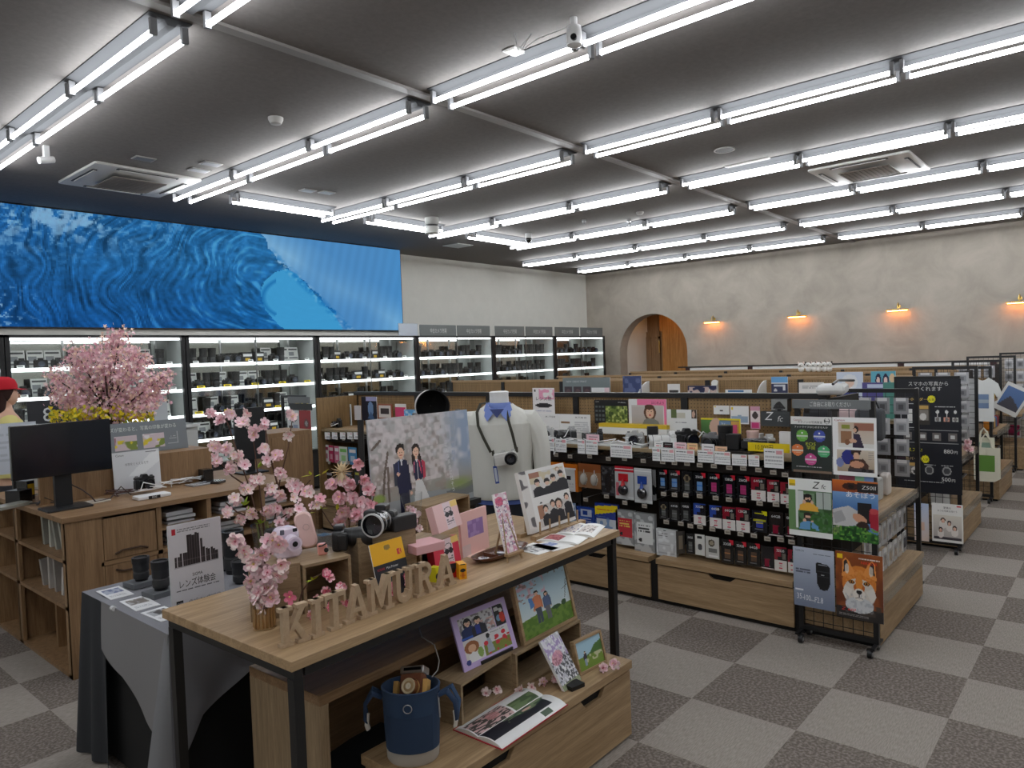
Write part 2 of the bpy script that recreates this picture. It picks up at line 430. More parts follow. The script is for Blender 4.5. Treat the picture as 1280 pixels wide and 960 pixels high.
def sbox(name, x0, x1, y0, y1, z0, z1, mat, col=(200, 200, 200)):
    c = ((x0+x1)/2, (y0+y1)/2, z0)
    o = MB().bz(x0-c[0], x1-c[0], y0-c[1], y1-c[1], 0, z1-z0, col).build(name, mat, loc=c)
    return struct(o)
o = MB().bz(X0, XW+1.5, Y0, YW, -.1, 0).build('floor', 'carpet'); struct(o)
sbox('ceiling', X0, XW, Y0, YW, H, H+.1, 'ceiling')
sbox('wall_far_left', X0, XW, YW, YW+.12, 0, H+.1, 'whitewall')
sbox('wall_back', X0, XW, Y0-.12, Y0, 0, H+.1, 'whitewall')
sbox('wall_near_left', X0-.12, X0, Y0, YW, 0, H+.1, 'whitewall')
# textured right wall with the arched opening
ya, yb = 6.93, 8.55; yc = (ya+yb)/2; ra_ = (yb-ya)/2; za = 2.54-ra_
mb = MB(); N = 20
arc = [(yc+ra_*math.cos(PI*k/N), za+ra_*math.sin(PI*k/N)) for k in range(N+1)]      # from yb side to ya side
th = .3
vs = []; fs = []
for X in (0, th):
    for k in range(N+1):
        y, z = arc[k]; vs += [(X, y, z), (X, y, H+.1)]
n2 = 2*(N+1)
for k in range(N):
    a = 2*k; fs += [(a, a+1, a+3, a+2), (n2+a, n2+a+2, n2+a+3, n2+a+1), (a, a+2, n2+a+2, n2+a)]
mb.add(vs, fs, (200, 200, 200))
mb.bz(0, th, Y0, ya, 0, H+.1); mb.bz(0, th, yb, YW, 0, H+.1)
o = mb.build('wall_right', 'plaster', loc=(XW, 0, 0)); struct(o)
# vestibule behind the arch
xb = XW+1.25
sbox('wall_vestibule_back', xb, xb+.05, ya-.6, yb+.6, 0, 3.0, 'walnut_z')
sbox('wall_vestibule_near', XW+th, xb, ya-.08, ya-.02, 0, 3.0, 'amberwood')
sbox('wall_vestibule_far', XW+th, xb, yb+.02, yb+.08, 0, 3.0, 'whitewall')
sbox('ceiling_vestibule', XW+th, xb, ya-.1, yb+.1, 2.95, 3.0, 'whitewall')
# panelled door in it
dm = MB(); dm.bz(-.02, .03, -.42, .42, 0, 2.2)
for y0, y1 in ((-.36, -.04), (.04, .36)):
    for z0, z1 in ((.15, .95), (1.05, 2.08)):
        dm.bz(-.035, -.02, y0, y0+.05, z0, z1); dm.bz(-.035, -.02, y1-.05, y1, z0, z1); dm.bz(-.035, -.02, y0, y1, z1-.05, z1); dm.bz(-.035, -.02, y0, y1, z0, z0+.05)
dc = oX(811, 440, xb-.05).y
d = dm.build('door_1', 'walnut_z', loc=(xb-.04, dc, 0)); d.scale = (1, .85, 1); struct(d)
ye, yf = oX(864, 440, xb).y, oX(826.5, 440, xb).y
mb = MB(); mb.bz(-.05, 0, ye, yf, 0, 2.9); mb.bz(-.06, -.05, yf-.03, yf, 0, 2.9); mb.bz(-.055, -.05, (ye+yf)/2-.006, (ye+yf)/2+.006, 0, 2.9)
struct(mb.build('wall_vestibule_panel', 'amberwood', loc=(xb, 0, 0)))
MB().cyl((0, 0, -.14), (0, 0, .14), .012, col=(212, 170, 90), n=10).build('door_handle', 'metal', d, loc=(-.06, -.36, 1.85), label='brass pull handle')
# a warm lamp that lights the vestibule
t = thing('pendant_lamp', 'small warm pendant lamp hanging inside the arched doorway', 'lamp', (XW+.75, yc, 2.95))
MB().cyl((0, 0, 0), (0, 0, -.22), .006, col=(30, 30, 30), n=6).build('cord', 'paint', t)
MB().lathe([(.02, -.2), (.09, -.3)], 16, (190, 150, 80), close=False).build('lamp_shade', 'metal', t)
MB().sph((0, 0, -.29), .04, 12, 8, (255, 190, 120)).build('bulb', 'warm', t, smooth=True)
# far-left wall: LED band furring, white strip under it
sbox('wall_led_band', X0, 7.80, YL+.05, YW, 2.12, H, 'whitewall')
# ceiling joint strip
mb = MB(); mb.bz(X0, XW, -.035, .035, -.018, 0, (138, 134, 130)); mb.bz(X0, XW, .035, .05, -.006, 0, (20, 20, 20))
o = mb.build('trim_1', 'paint', loc=(0, 3.70, H)); struct(o)
# perimeter
for nm, a in (('baseboard_far_left', (X0, XW, YW-.015, YW, 0, .08)), ('baseboard_right', (XW-.012, XW, Y0, ya, 0, .08))):
    sbox(nm, *a, 'paint', (60, 55, 52))

# ---------------------------------------------------------------- LED wave screen
lx0, lx1 = -.6, 7.76
lz0, lz1 = 2.215, 3.515
W_, H_ = 480, 92
cv = Cv(W_, H_)
Xg = lx0+(lx1-lx0)*cv.x; Zg = lz1-(lz1-lz0)*cv.y
# where each point of the screen lies in the picture, used to place the features of the wave
dx, dy, dz = Xg-CAM.x, YL-CAM.y, Zg-CAM.z
dc = dx*_f.x+dy*_f.y+dz*_f.z
U = 640+F_PX*(dx*_r2.x+dy*_r2.y+dz*_r2.z)/dc; V = 480-F_PX*(dx*_u2.x+dy*_u2.y+dz*_u2.z)/dc
N_ = lambda fx, fy, sd: vnoise(U*fx+400, V*fy+400, sd)
r = np.hypot((U-385)*.62, V-352); th_ = np.mod(np.arctan2(V-352, (U-385)*.62), 2*PI)
wob = N_(.02, .03, 5)*26
ra_w = r+wob; fine = vnoise(th_*4+40, ra_w*.33, 1)*.5+vnoise(th_*9+40, ra_w*.62, 2)*.5
iso = N_(.16, .22, 3)*.6+N_(.4, .5, 8)*.4
tt = np.clip(U/500, 0, 1)
img = np.array((30, 86, 142.))*(1-tt)[..., None]+np.array((44, 120, 178.))*tt[..., None]
def mixin(mask, c, al=1.0):
    global img
    k = (np.clip(mask, 0, 1)*al)[..., None]; img = img*(1-k)+np.array(c, float)*k
mixin((V-330)/110+.2*(iso-.5), (14, 66, 132), .75*1.0); mixin(np.clip((U-240)/150, 0, 1)*np.clip((V-330)/60, 0, 1), (28, 112, 176), .6)
img *= (1+((fine-.5)*.75+(iso-.5)*.35)[..., None]*np.clip(1.1-U/1500, 0, 1)[..., None])
mixin(np.clip((fine-.62)*5, 0, 1)*np.clip((U-120)/120, 0, 1), (96, 176, 206), .40)
foam = np.clip((N_(.07, .09, 9)*.55+iso*.45-.47)*6, 0, 1)
mixin(foam*np.clip((318-V+U*.06)/45, 0, 1)*np.clip((185-U)/70, 0, 1), (150, 190, 222), .75)
mixin(np.clip((iso-.55)*6, 0, 1)*np.clip((340-V)/60, 0, 1)*np.clip((345-U)/160, 0, 1), (120, 178, 214), .45)
mixin(np.clip((iso-.66)*8, 0, 1)*np.clip((60-U)/60, 0, 1)*np.clip((V-340)/40, 0, 1), (150, 190, 220), .7)
def polym(pts):
    m = np.zeros_like(U, bool); n = len(pts)
    for i in range(n):
        (x0, y0), (x1, y1) = pts[i], pts[(i+1) % n]
        if y0 != y1: m ^= ((y0 > V) != (y1 > V)) & (U < (x1-x0)*(V-y0)/(y1-y0)+x0)
    return m.astype(float)
jx = (N_(.09, .09, 14)-.5)*14
U0 = U.copy(); U = U+jx
sky = polym([(318, 270), (326, 300), (345, 326), (364, 338), (392, 366), (417, 392), (436, 420), (560, 430), (560, 250), (300, 250)])
U = U0
haze = np.clip(1-np.abs((V-(300+(U-330)*.62)))/34, 0, 1)*N_(.02, .03, 4)
skyc = np.array((78, 140, 196.))*(1-haze[..., None])+np.array((150, 196, 226.))*haze[..., None]
skyc = skyc*(1-.02*(np.sin(U*.55+V*.1)[..., None]))
k = sky[..., None]; img = img*(1-k)+skyc*k
mixin(np.clip((U-470)/60, 0, 1)*sky, (70, 150, 214), .5)
hollow = polym([(325, 366), (330, 352), (342, 341), (358, 336), (370, 342), (392, 366), (417, 392), (434, 420), (372, 420), (350, 408), (332, 388)])
mixin(hollow, (66, 158, 212), .95)
mixin(np.clip(1-np.abs(np.hypot((U-372)*.62, V-372)-27)/3.2, 0, 1)*(U < 345), (16, 92, 160), .6)
edge = np.clip(1-np.abs((V-336)-(U-360)*.98)/9, 0, 1)*np.clip((U-330)/20, 0, 1)
mixin(edge*np.clip((iso-.45)*5, 0, 1), (24, 110, 180), .7); mixin(edge*np.clip((.42-iso)*6, 0, 1), (170, 205, 228), .5)
cv.a = np.clip(img, 0, 255)
t = thing('led_video_wall', 'long blue LED wall screen showing a curling ocean wave', 'screen', ((lx0+lx1)/2, YL, lz0))
MB().canvas(cv, lx1-lx0, lz1-lz0).build('display_panel', 'screen', t)
mb = MB(); w = (lx1-lx0)/2
mb.bz(-w-.012, w+.012, .002, .048, -.012, lz1-lz0+.012, (25, 27, 30)); mb.build('frame', 'paint', t)

# ---------------------------------------------------------------- ceiling fixtures
def make_fixture():
    t = thing('fluorescent_light', 'x', 'ceiling light')
    mb = MB(); L = 1.235
    mb.prism([(-.112, 0), (-.112, -.006), (-.035, -.022), (-.02, -.045), (.02, -.045), (.035, -.022), (.112, -.006), (.112, 0)], -L/2, L/2, (88, 89, 91))
    mb.build('housing', 'reflector', t)
    for s in (-1, 1):
        MB().cyl((s*.082, -.575, -.085), (s*.082, .575, -.085), .0145, n=10, col=(244, 248, 252)).build('tube', 'lamp', t, smooth=True)
        for e in (-1, 1):
            MB().bz(s*.082-.017, s*.082+.017, e*.5885-.011, e*.5885+.011, -.104, -.02, (118, 118, 120)).build('socket', 'paint', t)
    return t
proto = make_fixture(); used = False
ordn = ['first', 'second', 'third', 'fourth', 'fifth', 'sixth', 'seventh', 'eighth', 'ninth', 'tenth']
rows = [1.78, 3.52, 5.31, 7.08, 8.83, 10.62, 12.40]
rown = ['leftmost row', 'second row', 'third row', 'fourth row', 'fifth row', 'row before last', 'row by the plaster wall']
def fix(loc, rz, label, group):
    global used
    if not used:
        proto.location = loc; proto.rotation_euler = (0, 0, rz); proto['label'] = label; proto['group'] = group; used = True
    else: clone(proto, label, loc, rz, group)
for ri, X in enumerate(rows):
    nfar = 4 if ri >= 5 else 3
    for k in range(nfar):
        fix((X, 4.42+1.235*k, H), 0, f'twin tube light, {ordn[k]} past the ceiling joint, {rown[ri]}', 'ceiling lights beyond the joint')
    for k in range(5):
        fix((X, 2.99-1.235*k, H), 0, f'twin tube light, {ordn[k]} on near side of joint, {rown[ri]}', 'ceiling lights on the near side')
for X in (0.0, -1.8):  # unseen rows, added to light the near side of the room
    for k in range(7): fix((X, 6.0-1.235*k, H), 0, f'unseen twin tube light added above the near aisle, {ordn[k]} in the {"inner" if X == 0 else "outer"} row', 'unseen added ceiling lights over the near aisle')
for (x0_, x1_, d_) in ((3.90, 5.1, 'left'), (5.66, 6.86, 'middle'), (7.46, 8.68, 'right')):
    fix(((x0_+x1_)/2, 7.13, H), PI/2, f'crosswise twin tube light before the screen wall, the {d_} one of three', 'crosswise ceiling lights')

def make_ac(label, loc):
    t = thing('ceiling_air_conditioner', label, 'air conditioner', loc)
    mb = MB(); mb.rbox((0, 0, -.012), (.95, .95, .024), .03, (212, 210, 206), axis='z'); mb.build('panel', 'paint', t)
    pts = [(.30, .38), (-.30, .38), (-.38, .30), (-.38, -.30), (-.30, -.38), (.30, -.38), (.38, -.30), (.38, .30)]
    mb = MB(); mb.push(rot=(PI/2, 0, 0)); mb.prism(pts, .024, .05, (196, 194, 190)); mb.pop(); mb.build('cover', 'paint', t)
    mb = MB(); mb.bz(-.24, .24, -.24, .24, -.056, -.05, (132, 124, 114))
    for k in range(11): mb.bz(-.235, .235, -.22+.044*k-.004, -.22+.044*k+.004, -.060, -.056, (108, 100, 92))
    mb.build('intake_grille', 'paint', t)
    for k in range(4):
        mb = MB(); mb.push(rot=(0, 0, k*PI/2)); mb.bz(-.27, .27, .385, .425, -.030, -.0235, (28, 28, 28)); mb.bz(-.25, .25, .39, .41, -.036, -.030, (205, 203, 200)); mb.pop()
        mb.build('louver', 'paint', t)
    return t
make_ac('square ceiling air conditioner cassette above the wave screen', (2.93, 7.27, H))
make_ac('square ceiling air conditioner cassette over the right aisles', (8.2, 2.06, H))
mb = MB().lathe([(.055, 0), (.055, -.015), (.04, -.045), (.0, -.048)], 20, (188, 186, 182))
tag(mb.build('smoke_detector', 'paint', loc=(2.99, 4.80, H), smooth=True), 'round white smoke detector on bare ceiling near the second light row', 'smoke detector')
mb = MB().lathe([(.05, 0), (.05, -.015), (.035, -.035), (.0, -.04)], 20, (180, 178, 176))
tag(mb.build('smoke_detector', 'paint', loc=(8.26, 4.83, H), smooth=True), 'small round smoke detector between the fourth and fifth light rows', 'smoke detector')
mb = MB().lathe([(.095, 0, (190, 188, 185)), (.095, -.008, (190, 188, 185)), (.082, -.008, (36, 34, 34)), (.0, -.007, (36, 34, 34))], 24)
tag(mb.build('ceiling_speaker', 'paint', loc=(6.37, 2.82, H)), 'dark round ceiling speaker grille near the ceiling joint', 'speaker')
t = thing('hanging_speaker', 'white cylindrical speaker hanging from the ceiling by the left crosswise lights', 'speaker', (6.42, 6.80, H))
MB().cyl((0, 0, 0), (0, 0, -.09), .09, n=20, col=(196, 196, 192)).build('mount', 'paint', t, smooth=True)
MB().cyl((0, 0, -.09), (0, 0, -.115), .075, n=20, col=(70, 70, 70)).build('grille', 'paint', t, smooth=True)
MB().cyl((0, 0, -.115), (0, 0, -.2), .09, n=20, col=(205, 205, 200)).build('body', 'paint', t, smooth=True)
def hatch(x, y, w, d, label, c=(150, 150, 150), nm='ceiling_vent', cat='vent'):
    mb = MB(); mb.bz(-w/2, w/2, -d/2, d/2, -.008, 0, (175, 173, 170)); mb.bz(-w/2+.012, w/2-.012, -d/2+.012, d/2-.012, -.011, -.008, c)
    return tag(mb.build(nm, 'paint', loc=(x, y, H)), label, cat)
hatch(2.73, 6.47, .17, .12, 'small grey ceiling plate between the cassette and the second light row', (110, 112, 116), 'ceiling_plate', 'ceiling plate')
hatch(3.24, 6.52, .17, .12, 'small grey ceiling plate touching the second light row, the farther of two', (110, 112, 116), 'ceiling_plate', 'ceiling plate')
hatch(3.22, 6.25, .17, .12, 'small grey ceiling plate touching the second light row, the nearer of two', (110, 112, 116), 'ceiling_plate', 'ceiling plate')
hatch(4.42, 6.55, .15, .12, 'small grey ceiling plate in the third bay, left of two', (130, 140, 146), 'ceiling_plate', 'ceiling plate')
hatch(4.62, 6.50, .15, .12, 'small grey ceiling plate in the third bay, right of two', (130, 140, 146), 'ceiling_plate', 'ceiling plate')
hatch(8.25, 8.15, .35, .35, 'square white vent panel before the white far wall', (205, 210, 210))
hatch(7.15, 2.6+.25, .45, .45, 'square flush access hatch beside the right cassette', (128, 124, 122), 'ceiling_hatch', 'hatch')
hatch(3.38, 2.80, .12, .1, 'small pale ceiling plate beside the camera on the near light row', (190, 188, 180), 'ceiling_plate', 'ceiling plate')
# security cameras
t = thing('security_camera', 'white security camera hanging at the near light row', 'camera', (3.49-.2, 2.30, H))
MB().cyl((0, 0, 0), (0, 0, -.05), .02, n=12, col=(210, 210, 210)).build('mount', 'paint', t)
MB().lathe([(.02, -.16), (.042, -.15), (.046, -.1), (.04, -.05), (.02, -.045)], 18, (222, 222, 222)).build('body', 'gloss', t, smooth=True)
MB().cyl((-.03, -.02, -.125), (-.05, -.03, -.125), .017, n=14, col=(15, 15, 18)).build('lens', 'gloss', t)
MB().tube([(-.02, .02, -.05), (-.10, .18, -.09), (-.14, .26, -.14), (-.10, .22, -.05), (-.12, .3, -.12), (-.1, .34, -.01)], .003, 5, (200, 200, 200)).build('cable', 'paint', t)
t = thing('security_camera', 'white camera on bracket beside the far left light row', 'camera', (2.03, 6.62, H))
MB().bz(-.02, .02, -.02, .02, -.1, 0, (205, 205, 205)).build('mount', 'paint', t)
MB().cyl((.05, 0, -.1), (-.06, -.02, -.13), .028, n=14, col=(214, 214, 214)).build('body', 'gloss', t)
t = thing('dome_camera', 'black dome camera hanging by the right crosswise light', 'camera', (8.33, 6.76, H))
MB().cyl((0, 0, 0), (0, 0, -.07), .05, n=16, col=(210, 210, 210)).build('mount', 'paint', t)
MB().sph((0, 0, -.09), .045, 16, 10, (16, 16, 18)).build('dome', 'gloss', t, smooth=True)
for (x, y, lb) in ((8.1, 5.6, 'left'), (8.6, 5.2, 'right')):
    mb = MB().cyl((0, 0, 0), (0, 0, -.03), .03, n=12, col=(190, 190, 190)).cyl((0, 0, -.03), (0, 0, -.07), .012, n=8, col=(170, 170, 170))
    tag(mb.build('sprinkler', 'metal', loc=(x, y, H)), f'small ceiling sprinkler head between light rows, the {lb} one', 'sprinkler')

# ---------------------------------------------------------------- picture lights on the plaster wall
def make_pl(label, y):
    t = thing('picture_light', label, 'wall light', (XW, y, 2.27), group='brass picture lights on the plaster wall')
    B = (214, 178, 100)
    MB().cyl((0, 0, .07), (-.015, 0, .07), .03, n=16, col=B).build('wall_plate', 'metal', t, smooth=True)
    MB().tube([(-.01, 0, .07), (-.07, 0, .13), (-.12, 0, .1), (-.13, 0, .02)], .007, 8, B).build('arm', 'metal', t, smooth=True)
    mb = MB(); n = 10; vs = []; fs = []
    for y_ in (-.17, .17):
        for k in range(n+1):
            a = PI*k/n; vs.append((-.13+.022*math.cos(a), y_, .022*math.sin(a)))
    fs = [(k, k+1, n+2+k, n+1+k) for k in range(n)]+[tuple(range(n+1)), tuple(range(2*n+1, n, -1))]
    mb.add(vs, fs, B); mb.build('lamp_shade', 'metal', t, smooth=True)
    MB().cyl((-.13, -.15, 0), (-.13, .15, 0), .009, n=8, col=(255, 150, 60)).build('bulb', 'warm', t)
for y, lb in ((6.32, 'beside the arch'), (4.655, 'second from the arch'), (2.987, 'third from the arch'), (1.30, 'farthest from the arch')):
    make_pl('brass picture light glowing on the plaster wall, '+lb, y)

# ---------------------------------------------------------------- world, camera
w = bpy.data.worlds.new('World'); SC.world = w; w.use_nodes = True
w.node_tree.nodes['Background'].inputs[0].default_value = (.9, .95, 1, 1); w.node_tree.nodes['Background'].inputs[1].default_value = .15
cd = bpy.data.cameras.new('camera'); cam = bpy.data.objects.new('camera', cd); COL.objects.link(cam)
cd.sensor_width = 36; cd.sensor_fit = 'HORIZONTAL'; cd.lens = F_PX/1280*36; cd.clip_start = .05; cd.clip_end = 60
cam.matrix_world = Matrix.Translation(CAM) @ Matrix((( _r2.x, _u2.x, -_f.x), (_r2.y, _u2.y, -_f.y), (_r2.z, _u2.z, -_f.z))).to_4x4()
SC.camera = cam
SC.view_settings.view_transform = 'Standard'; SC.view_settings.look = 'None'; SC.view_settings.gamma = 1
SC.view_settings.use_curve_mapping = False
SC.view_settings.exposure = 0.25
SC.cycles.max_bounces = 7; SC.cycles.diffuse_bounces = 4; SC.cycles.glossy_bounces = 3; SC.cycles.transparent_max_bounces = 16
SC.cycles.transmission_bounces = 4; SC.cycles.caustics_reflective = False; SC.cycles.caustics_refractive = False
SC.cycles.sample_clamp_indirect = 6; SC.cycles.use_denoising = True
# ================================================================ GLASS SHOWCASES ALONG THE SCREEN WALL
YC0, YC1 = 8.45, 8.92
CX = [.34, 2.13, 3.93, 5.74, 7.56, 9.35, 11.12, 12.86]
ZT = 2.10
SH = [1.76, 1.46, 1.15, .84]
BK = (22, 22, 24)
mir, nt_, b_, o_ = newmat('showcase_back_mirror'); b_.inputs['Metallic'].default_value = 1; b_.inputs['Base Color'].default_value = (.62, .64, .62, 1); b_.inputs['Roughness'].default_value = .06
M['mirror'] = mir
cname = ['first', 'second', 'third', 'fourth', 'fifth', 'sixth', 'seventh']
for i in range(7):
    x0, x1 = CX[i], CX[i+1]; w = x1-x0-.01
    t = thing('glass_showcase', f'tall lit glass showcase of cameras, {cname[i]} from the left along the far wall', 'showcase', ((x0+x1)/2, YC0, 0), group='glass showcases along the far wall')
    mb = MB(); a = w/2
    for s in (-1, 1): mb.bz(s*a-(.04 if s > 0 else 0), s*a+(.04 if s < 0 else 0), 0, .03, .0, ZT, BK)
    for s in (-1, 1): mb.bz(s*a-(.02 if s > 0 else 0), s*a+(.02 if s < 0 else 0), .03, YC1-YC0, .0, ZT, (222, 226, 220) if (i == 6 and s > 0) else (200, 204, 202))
    mb.bz(-a, a, 0, YC1-YC0, ZT-.025, ZT, BK); mb.bz(-a, a, 0, .02, .50, .54, BK)
    mb.build('frame', 'satin', t)
    MB().bz(-a+.02, a-.02, .012, YC1-YC0, .04, .5, (38, 36, 36)).build('base_cabinet', 'satin', t, label='black base cabinet')
    MB().bz(-a+.02, a-.02, YC1-YC0-.012, YC1-YC0-.004, .54, ZT-.03).build('mirror_back', 'mirror', t)
    MB().bz(-a+.05, a-.05, .03, .06, ZT-.055, ZT-.03, (250, 252, 255)).build('light_strip', 'strip', t)
    for k in (0, 1):
        MB().box((-a/2+k*a, .012+.008*k, (.54+ZT-.03)/2), (a-.03, .004, ZT-.57)).build('glass_door', 'glass', t)
    mb = MB(); mb.bz(-.006, .006, .004, .02, .54, ZT-.025, (150, 154, 154)); mb.build('door_edge', 'metal', t)
    mb = MB()
    for k in range(4):
        x = -a+.15+k*(2*a-.3)/3; mb.bz(x-.008, x+.008, YC1-YC0-.03, YC1-YC0-.014, .54, ZT-.03, (190, 192, 192))
    mb.build('shelf_standards', 'metal', t)
    for k, z in enumerate(SH):
        sh = MB().bz(-a+.03, a-.03, .06, YC1-YC0-.035, z-.008, z, (215, 232, 226)).build('shelf', 'acrylic', t)
        MB().bz(-a+.04, a-.04, .045, .06, z-.03, z+.004, (245, 250, 252)).build('shelf_light', 'strip', sh)
    MB().bz(-a+.03, a-.03, .05, YC1-YC0-.03, .545, .56, (226, 228, 226)).build('deck', 'paint', t)

# small goods: one prototype of each kind, then copies
def proto_camera(big=1.0):
    mb = MB(); k = (22, 22, 24)
    mb.rbox((0, 0, .045), (.13, .045, .085), .012, k); mb.bz(-.025, .025, -.018, .018, .087, .108, (26, 26, 28))
    mb.rbox((-.052, -.012, .045), (.026, .055, .08), .01, (16, 16, 18))
    mb.cyl((.008, -.02, .045), (.008, -.075*big, .045), .036, .038, 16, (18, 18, 20)); mb.cyl((.008, -.075*big, .045), (.008, -.078*big, .045), .03, .026, 16, (50, 56, 70))
    mb.cyl((-.045, 0, .087), (-.045, 0, .097), .01, n=10, col=(90, 90, 92))
    return mb
def proto_lens(h, r):
    mb = MB(); k = (20, 20, 22)
    mb.lathe([(r*.8, 0, k), (r*.85, h*.1, k), (r, h*.12, (34, 34, 36)), (r, h*.35, k), (r*.94, h*.37, (60, 60, 62)), (r*.94, h*.42, k), (r*1.02, h*.44, (30, 30, 32)), (r*1.02, h*.72, k), (r*1.1, h*.78, k), (r*1.12, h, (12, 12, 14)), (r*.9, h, (12, 12, 14)), (r*.85, h*.95, (12, 12, 14))], 16)
    return mb
HIDE = []
def keep(o): HIDE.append(o); return o
PC = {
 'compact_camera': keep(tag(proto_camera().build('compact_camera', 'satin', smooth=True), 'x', 'camera')),
 'camera_lens': keep(tag(proto_lens(.11, .035).build('camera_lens', 'satin', smooth=True), 'x', 'lens')),
 'zoom_lens': keep(tag(proto_lens(.17, .04).build('zoom_lens', 'satin', smooth=True), 'x', 'lens')),
 'info_card': keep(tag(MB().push(rot=(-.15, 0, 0)).bz(-.06, .06, 0, .003, 0, .15, (236, 236, 232)).bz(-.05, .05, -.0008, 0, .12, .135, (60, 60, 62)).bz(-.05, .01, -.0008, 0, .06, .10, (150, 152, 156)).bz(-.05, .05, -.0008, 0, .03, .045, (120, 120, 124)).pop().build('info_card', 'print'), 'x', 'card')),
 'goods_box': keep(tag(MB().bz(-.06, .06, 0, .09, 0, .12, (34, 34, 38)).bz(-.055, .055, -.001, 0, .07, .1, (230, 230, 230)).bz(-.03, .03, -.001, 0, .02, .05, (210, 170, 40)).build('goods_box', 'print'), 'x', 'box')),
 'price_card': keep(tag(MB().push(rot=(-.2, 0, 0)).bz(-.035, .035, 0, .002, 0, .035, (232, 232, 230)).bz(-.028, .02, -.0006, 0, .018, .028, (60, 60, 60)).pop().build('price_card', 'print'), 'x', 'price card')),
 'yellow_price_card': keep(tag(MB().push(rot=(-.2, 0, 0)).bz(-.05, .05, 0, .002, 0, .035, (236, 208, 20)).bz(-.035, .03, -.0006, 0, .012, .026, (60, 50, 20)).pop().build('yellow_price_card', 'print'), 'x', 'price card')),
}
FIRST = set()
def put(kind, label, loc, rz=0, group=None, scale=None):
    p = PC[kind]
    if kind not in FIRST:
        FIRST.add(kind); p.location = loc; p.rotation_euler = (0, 0, rz); p['label'] = label
        if group: p['group'] = group
        if scale: p.scale = scale if hasattr(scale, '__len__') else (scale,)*3
        return p
    return clone(p, label, loc, rz, group, scale=scale)
R = random.Random(7)
word = dict(compact_camera='black camera', camera_lens='short black lens', zoom_lens='tall black lens', info_card='white info card', goods_box='dark goods box', price_card='small white price card', yellow_price_card='yellow price card')
sname = ['top', 'second', 'third', 'fourth']
for i in range(1, 7):
    x0, x1 = CX[i]+.09, CX[i+1]-.09
    for k, z in enumerate(SH):
        if k == 3 and i > 3: continue
        x = x0+R.uniform(0, .05)
        g = lambda kd: f'{word[kd]}s on the {sname[k]} shelf of the {cname[i]} showcase'
        lb = lambda kd: f'{word[kd]} on the {sname[k]} shelf of the {cname[i]} glass showcase'
        mix = {1: ['info_card', 'info_card', 'compact_camera', 'zoom_lens'], 2: ['compact_camera', 'zoom_lens', 'zoom_lens', 'info_card', 'info_card', 'goods_box'], 3: ['compact_camera', 'zoom_lens', 'goods_box', 'compact_camera']}.get(i, ['camera_lens', 'compact_camera', 'zoom_lens', 'zoom_lens', 'compact_camera'])
        while x < x1:
            kd = R.choice(mix); wd = dict(compact_camera=.16, camera_lens=.095, zoom_lens=.10, info_card=.15, goods_box=.15)[kd]
            if x+wd > x1+.03: break
            back = kd == 'info_card'
            put(kd, lb(kd), (x+wd/2, YC0+(.32 if back else R.uniform(.17, .24)), z), R.uniform(-.25, .25) if not back else 0, g(kd), scale=1.12 if kd != 'info_card' else 1.3)
            if back and R.random() < .8 and i <= 3:
                put('compact_camera', lb('compact_camera'), (x+wd/2, YC0+.17, z), R.uniform(-.3, .3), g('compact_camera'))
            x += wd+R.uniform(.0, .025)
        if k < 3 and i <= 3:
            yk = 'yellow_price_card' if (i == 2 and k >= 1) else 'price_card'
            n = 5
            for q in range(n):
                xx = x0+.08+(x1-x0-.16)*(q+.3*(R.random()-.5))/(n-1)
                put(yk, lb(yk), (xx, YC0+.075, z+.001), 0, g(yk))
# grey name plates standing on the right-hand cases
sx = [7.66, 8.49, 9.43, 10.28, 11.17, 12.02]
for k, x in enumerate(sx):
    w = .80; cv = Cv(4, 2, (112, 118, 118))
    def fn(mb, w, h): mb.text('中古カメラ売場', 0, .05, .085, (206, 208, 206), w=.36)
    o = board(cv, w, .175, .012, (120, 126, 126), fn).build('counter_sign', 'print', loc=(x+w/2, YC0+.03, ZT))
    tag(o, f'grey sign plate on top of the showcases, {ordn[k]} from the left', 'sign', 'grey sign plates on the showcases')
o = MB().bz(-.19, .19, 0, .014, 0, .19, (196, 206, 218)).build('blank_plate', 'film', loc=(7.42, YC0+.03, ZT)); tag(o, 'pale blank plate beside the lower corner of the wave screen', 'plate')
# ================================================================ GONDOLAS (double-sided shelving runs)
M['peg'] = wood_mat('pegboard_oak', (128, 102, 66), (156, 126, 86), 'z', scale=1.5)
m_ = M['peg']; nt = m_.node_tree; b = nt.nodes['Principled BSDF']
tc = nt.nodes.new('ShaderNodeTexCoord'); mp = nt.nodes.new('ShaderNodeMapping'); mp.inputs['Scale'].default_value = (40, 40, 40); nt.links.new(tc.outputs['Object'], mp.inputs[0])
vo = nt.nodes.new('ShaderNodeVectorMath'); vo.operation = 'FRACTION'; nt.links.new(mp.outputs[0], vo.inputs[0])
sb = nt.nodes.new('ShaderNodeVectorMath'); sb.operation = 'SUBTRACT'; sb.inputs[1].default_value = (.5, .5, .5); nt.links.new(vo.outputs[0], sb.inputs[0])
sp = nt.nodes.new('ShaderNodeSeparateXYZ'); nt.links.new(sb.outputs[0], sp.inputs[0])
a1 = nt.nodes.new('ShaderNodeMath'); a1.operation = 'MULTIPLY'; nt.links.new(sp.outputs[1], a1.inputs[0]); nt.links.new(sp.outputs[1], a1.inputs[1])
a2 = nt.nodes.new('ShaderNodeMath'); a2.operation = 'MULTIPLY_ADD'; nt.links.new(sp.outputs[2], a2.inputs[0]); nt.links.new(sp.outputs[2], a2.inputs[1]); nt.links.new(a1.outputs[0], a2.inputs[2])
lt = nt.nodes.new('ShaderNodeMath'); lt.operation = 'LESS_THAN'; lt.inputs[1].default_value = .022; nt.links.new(a2.outputs[0], lt.inputs[0])
src = b.inputs['Base Color'].links[0].from_socket
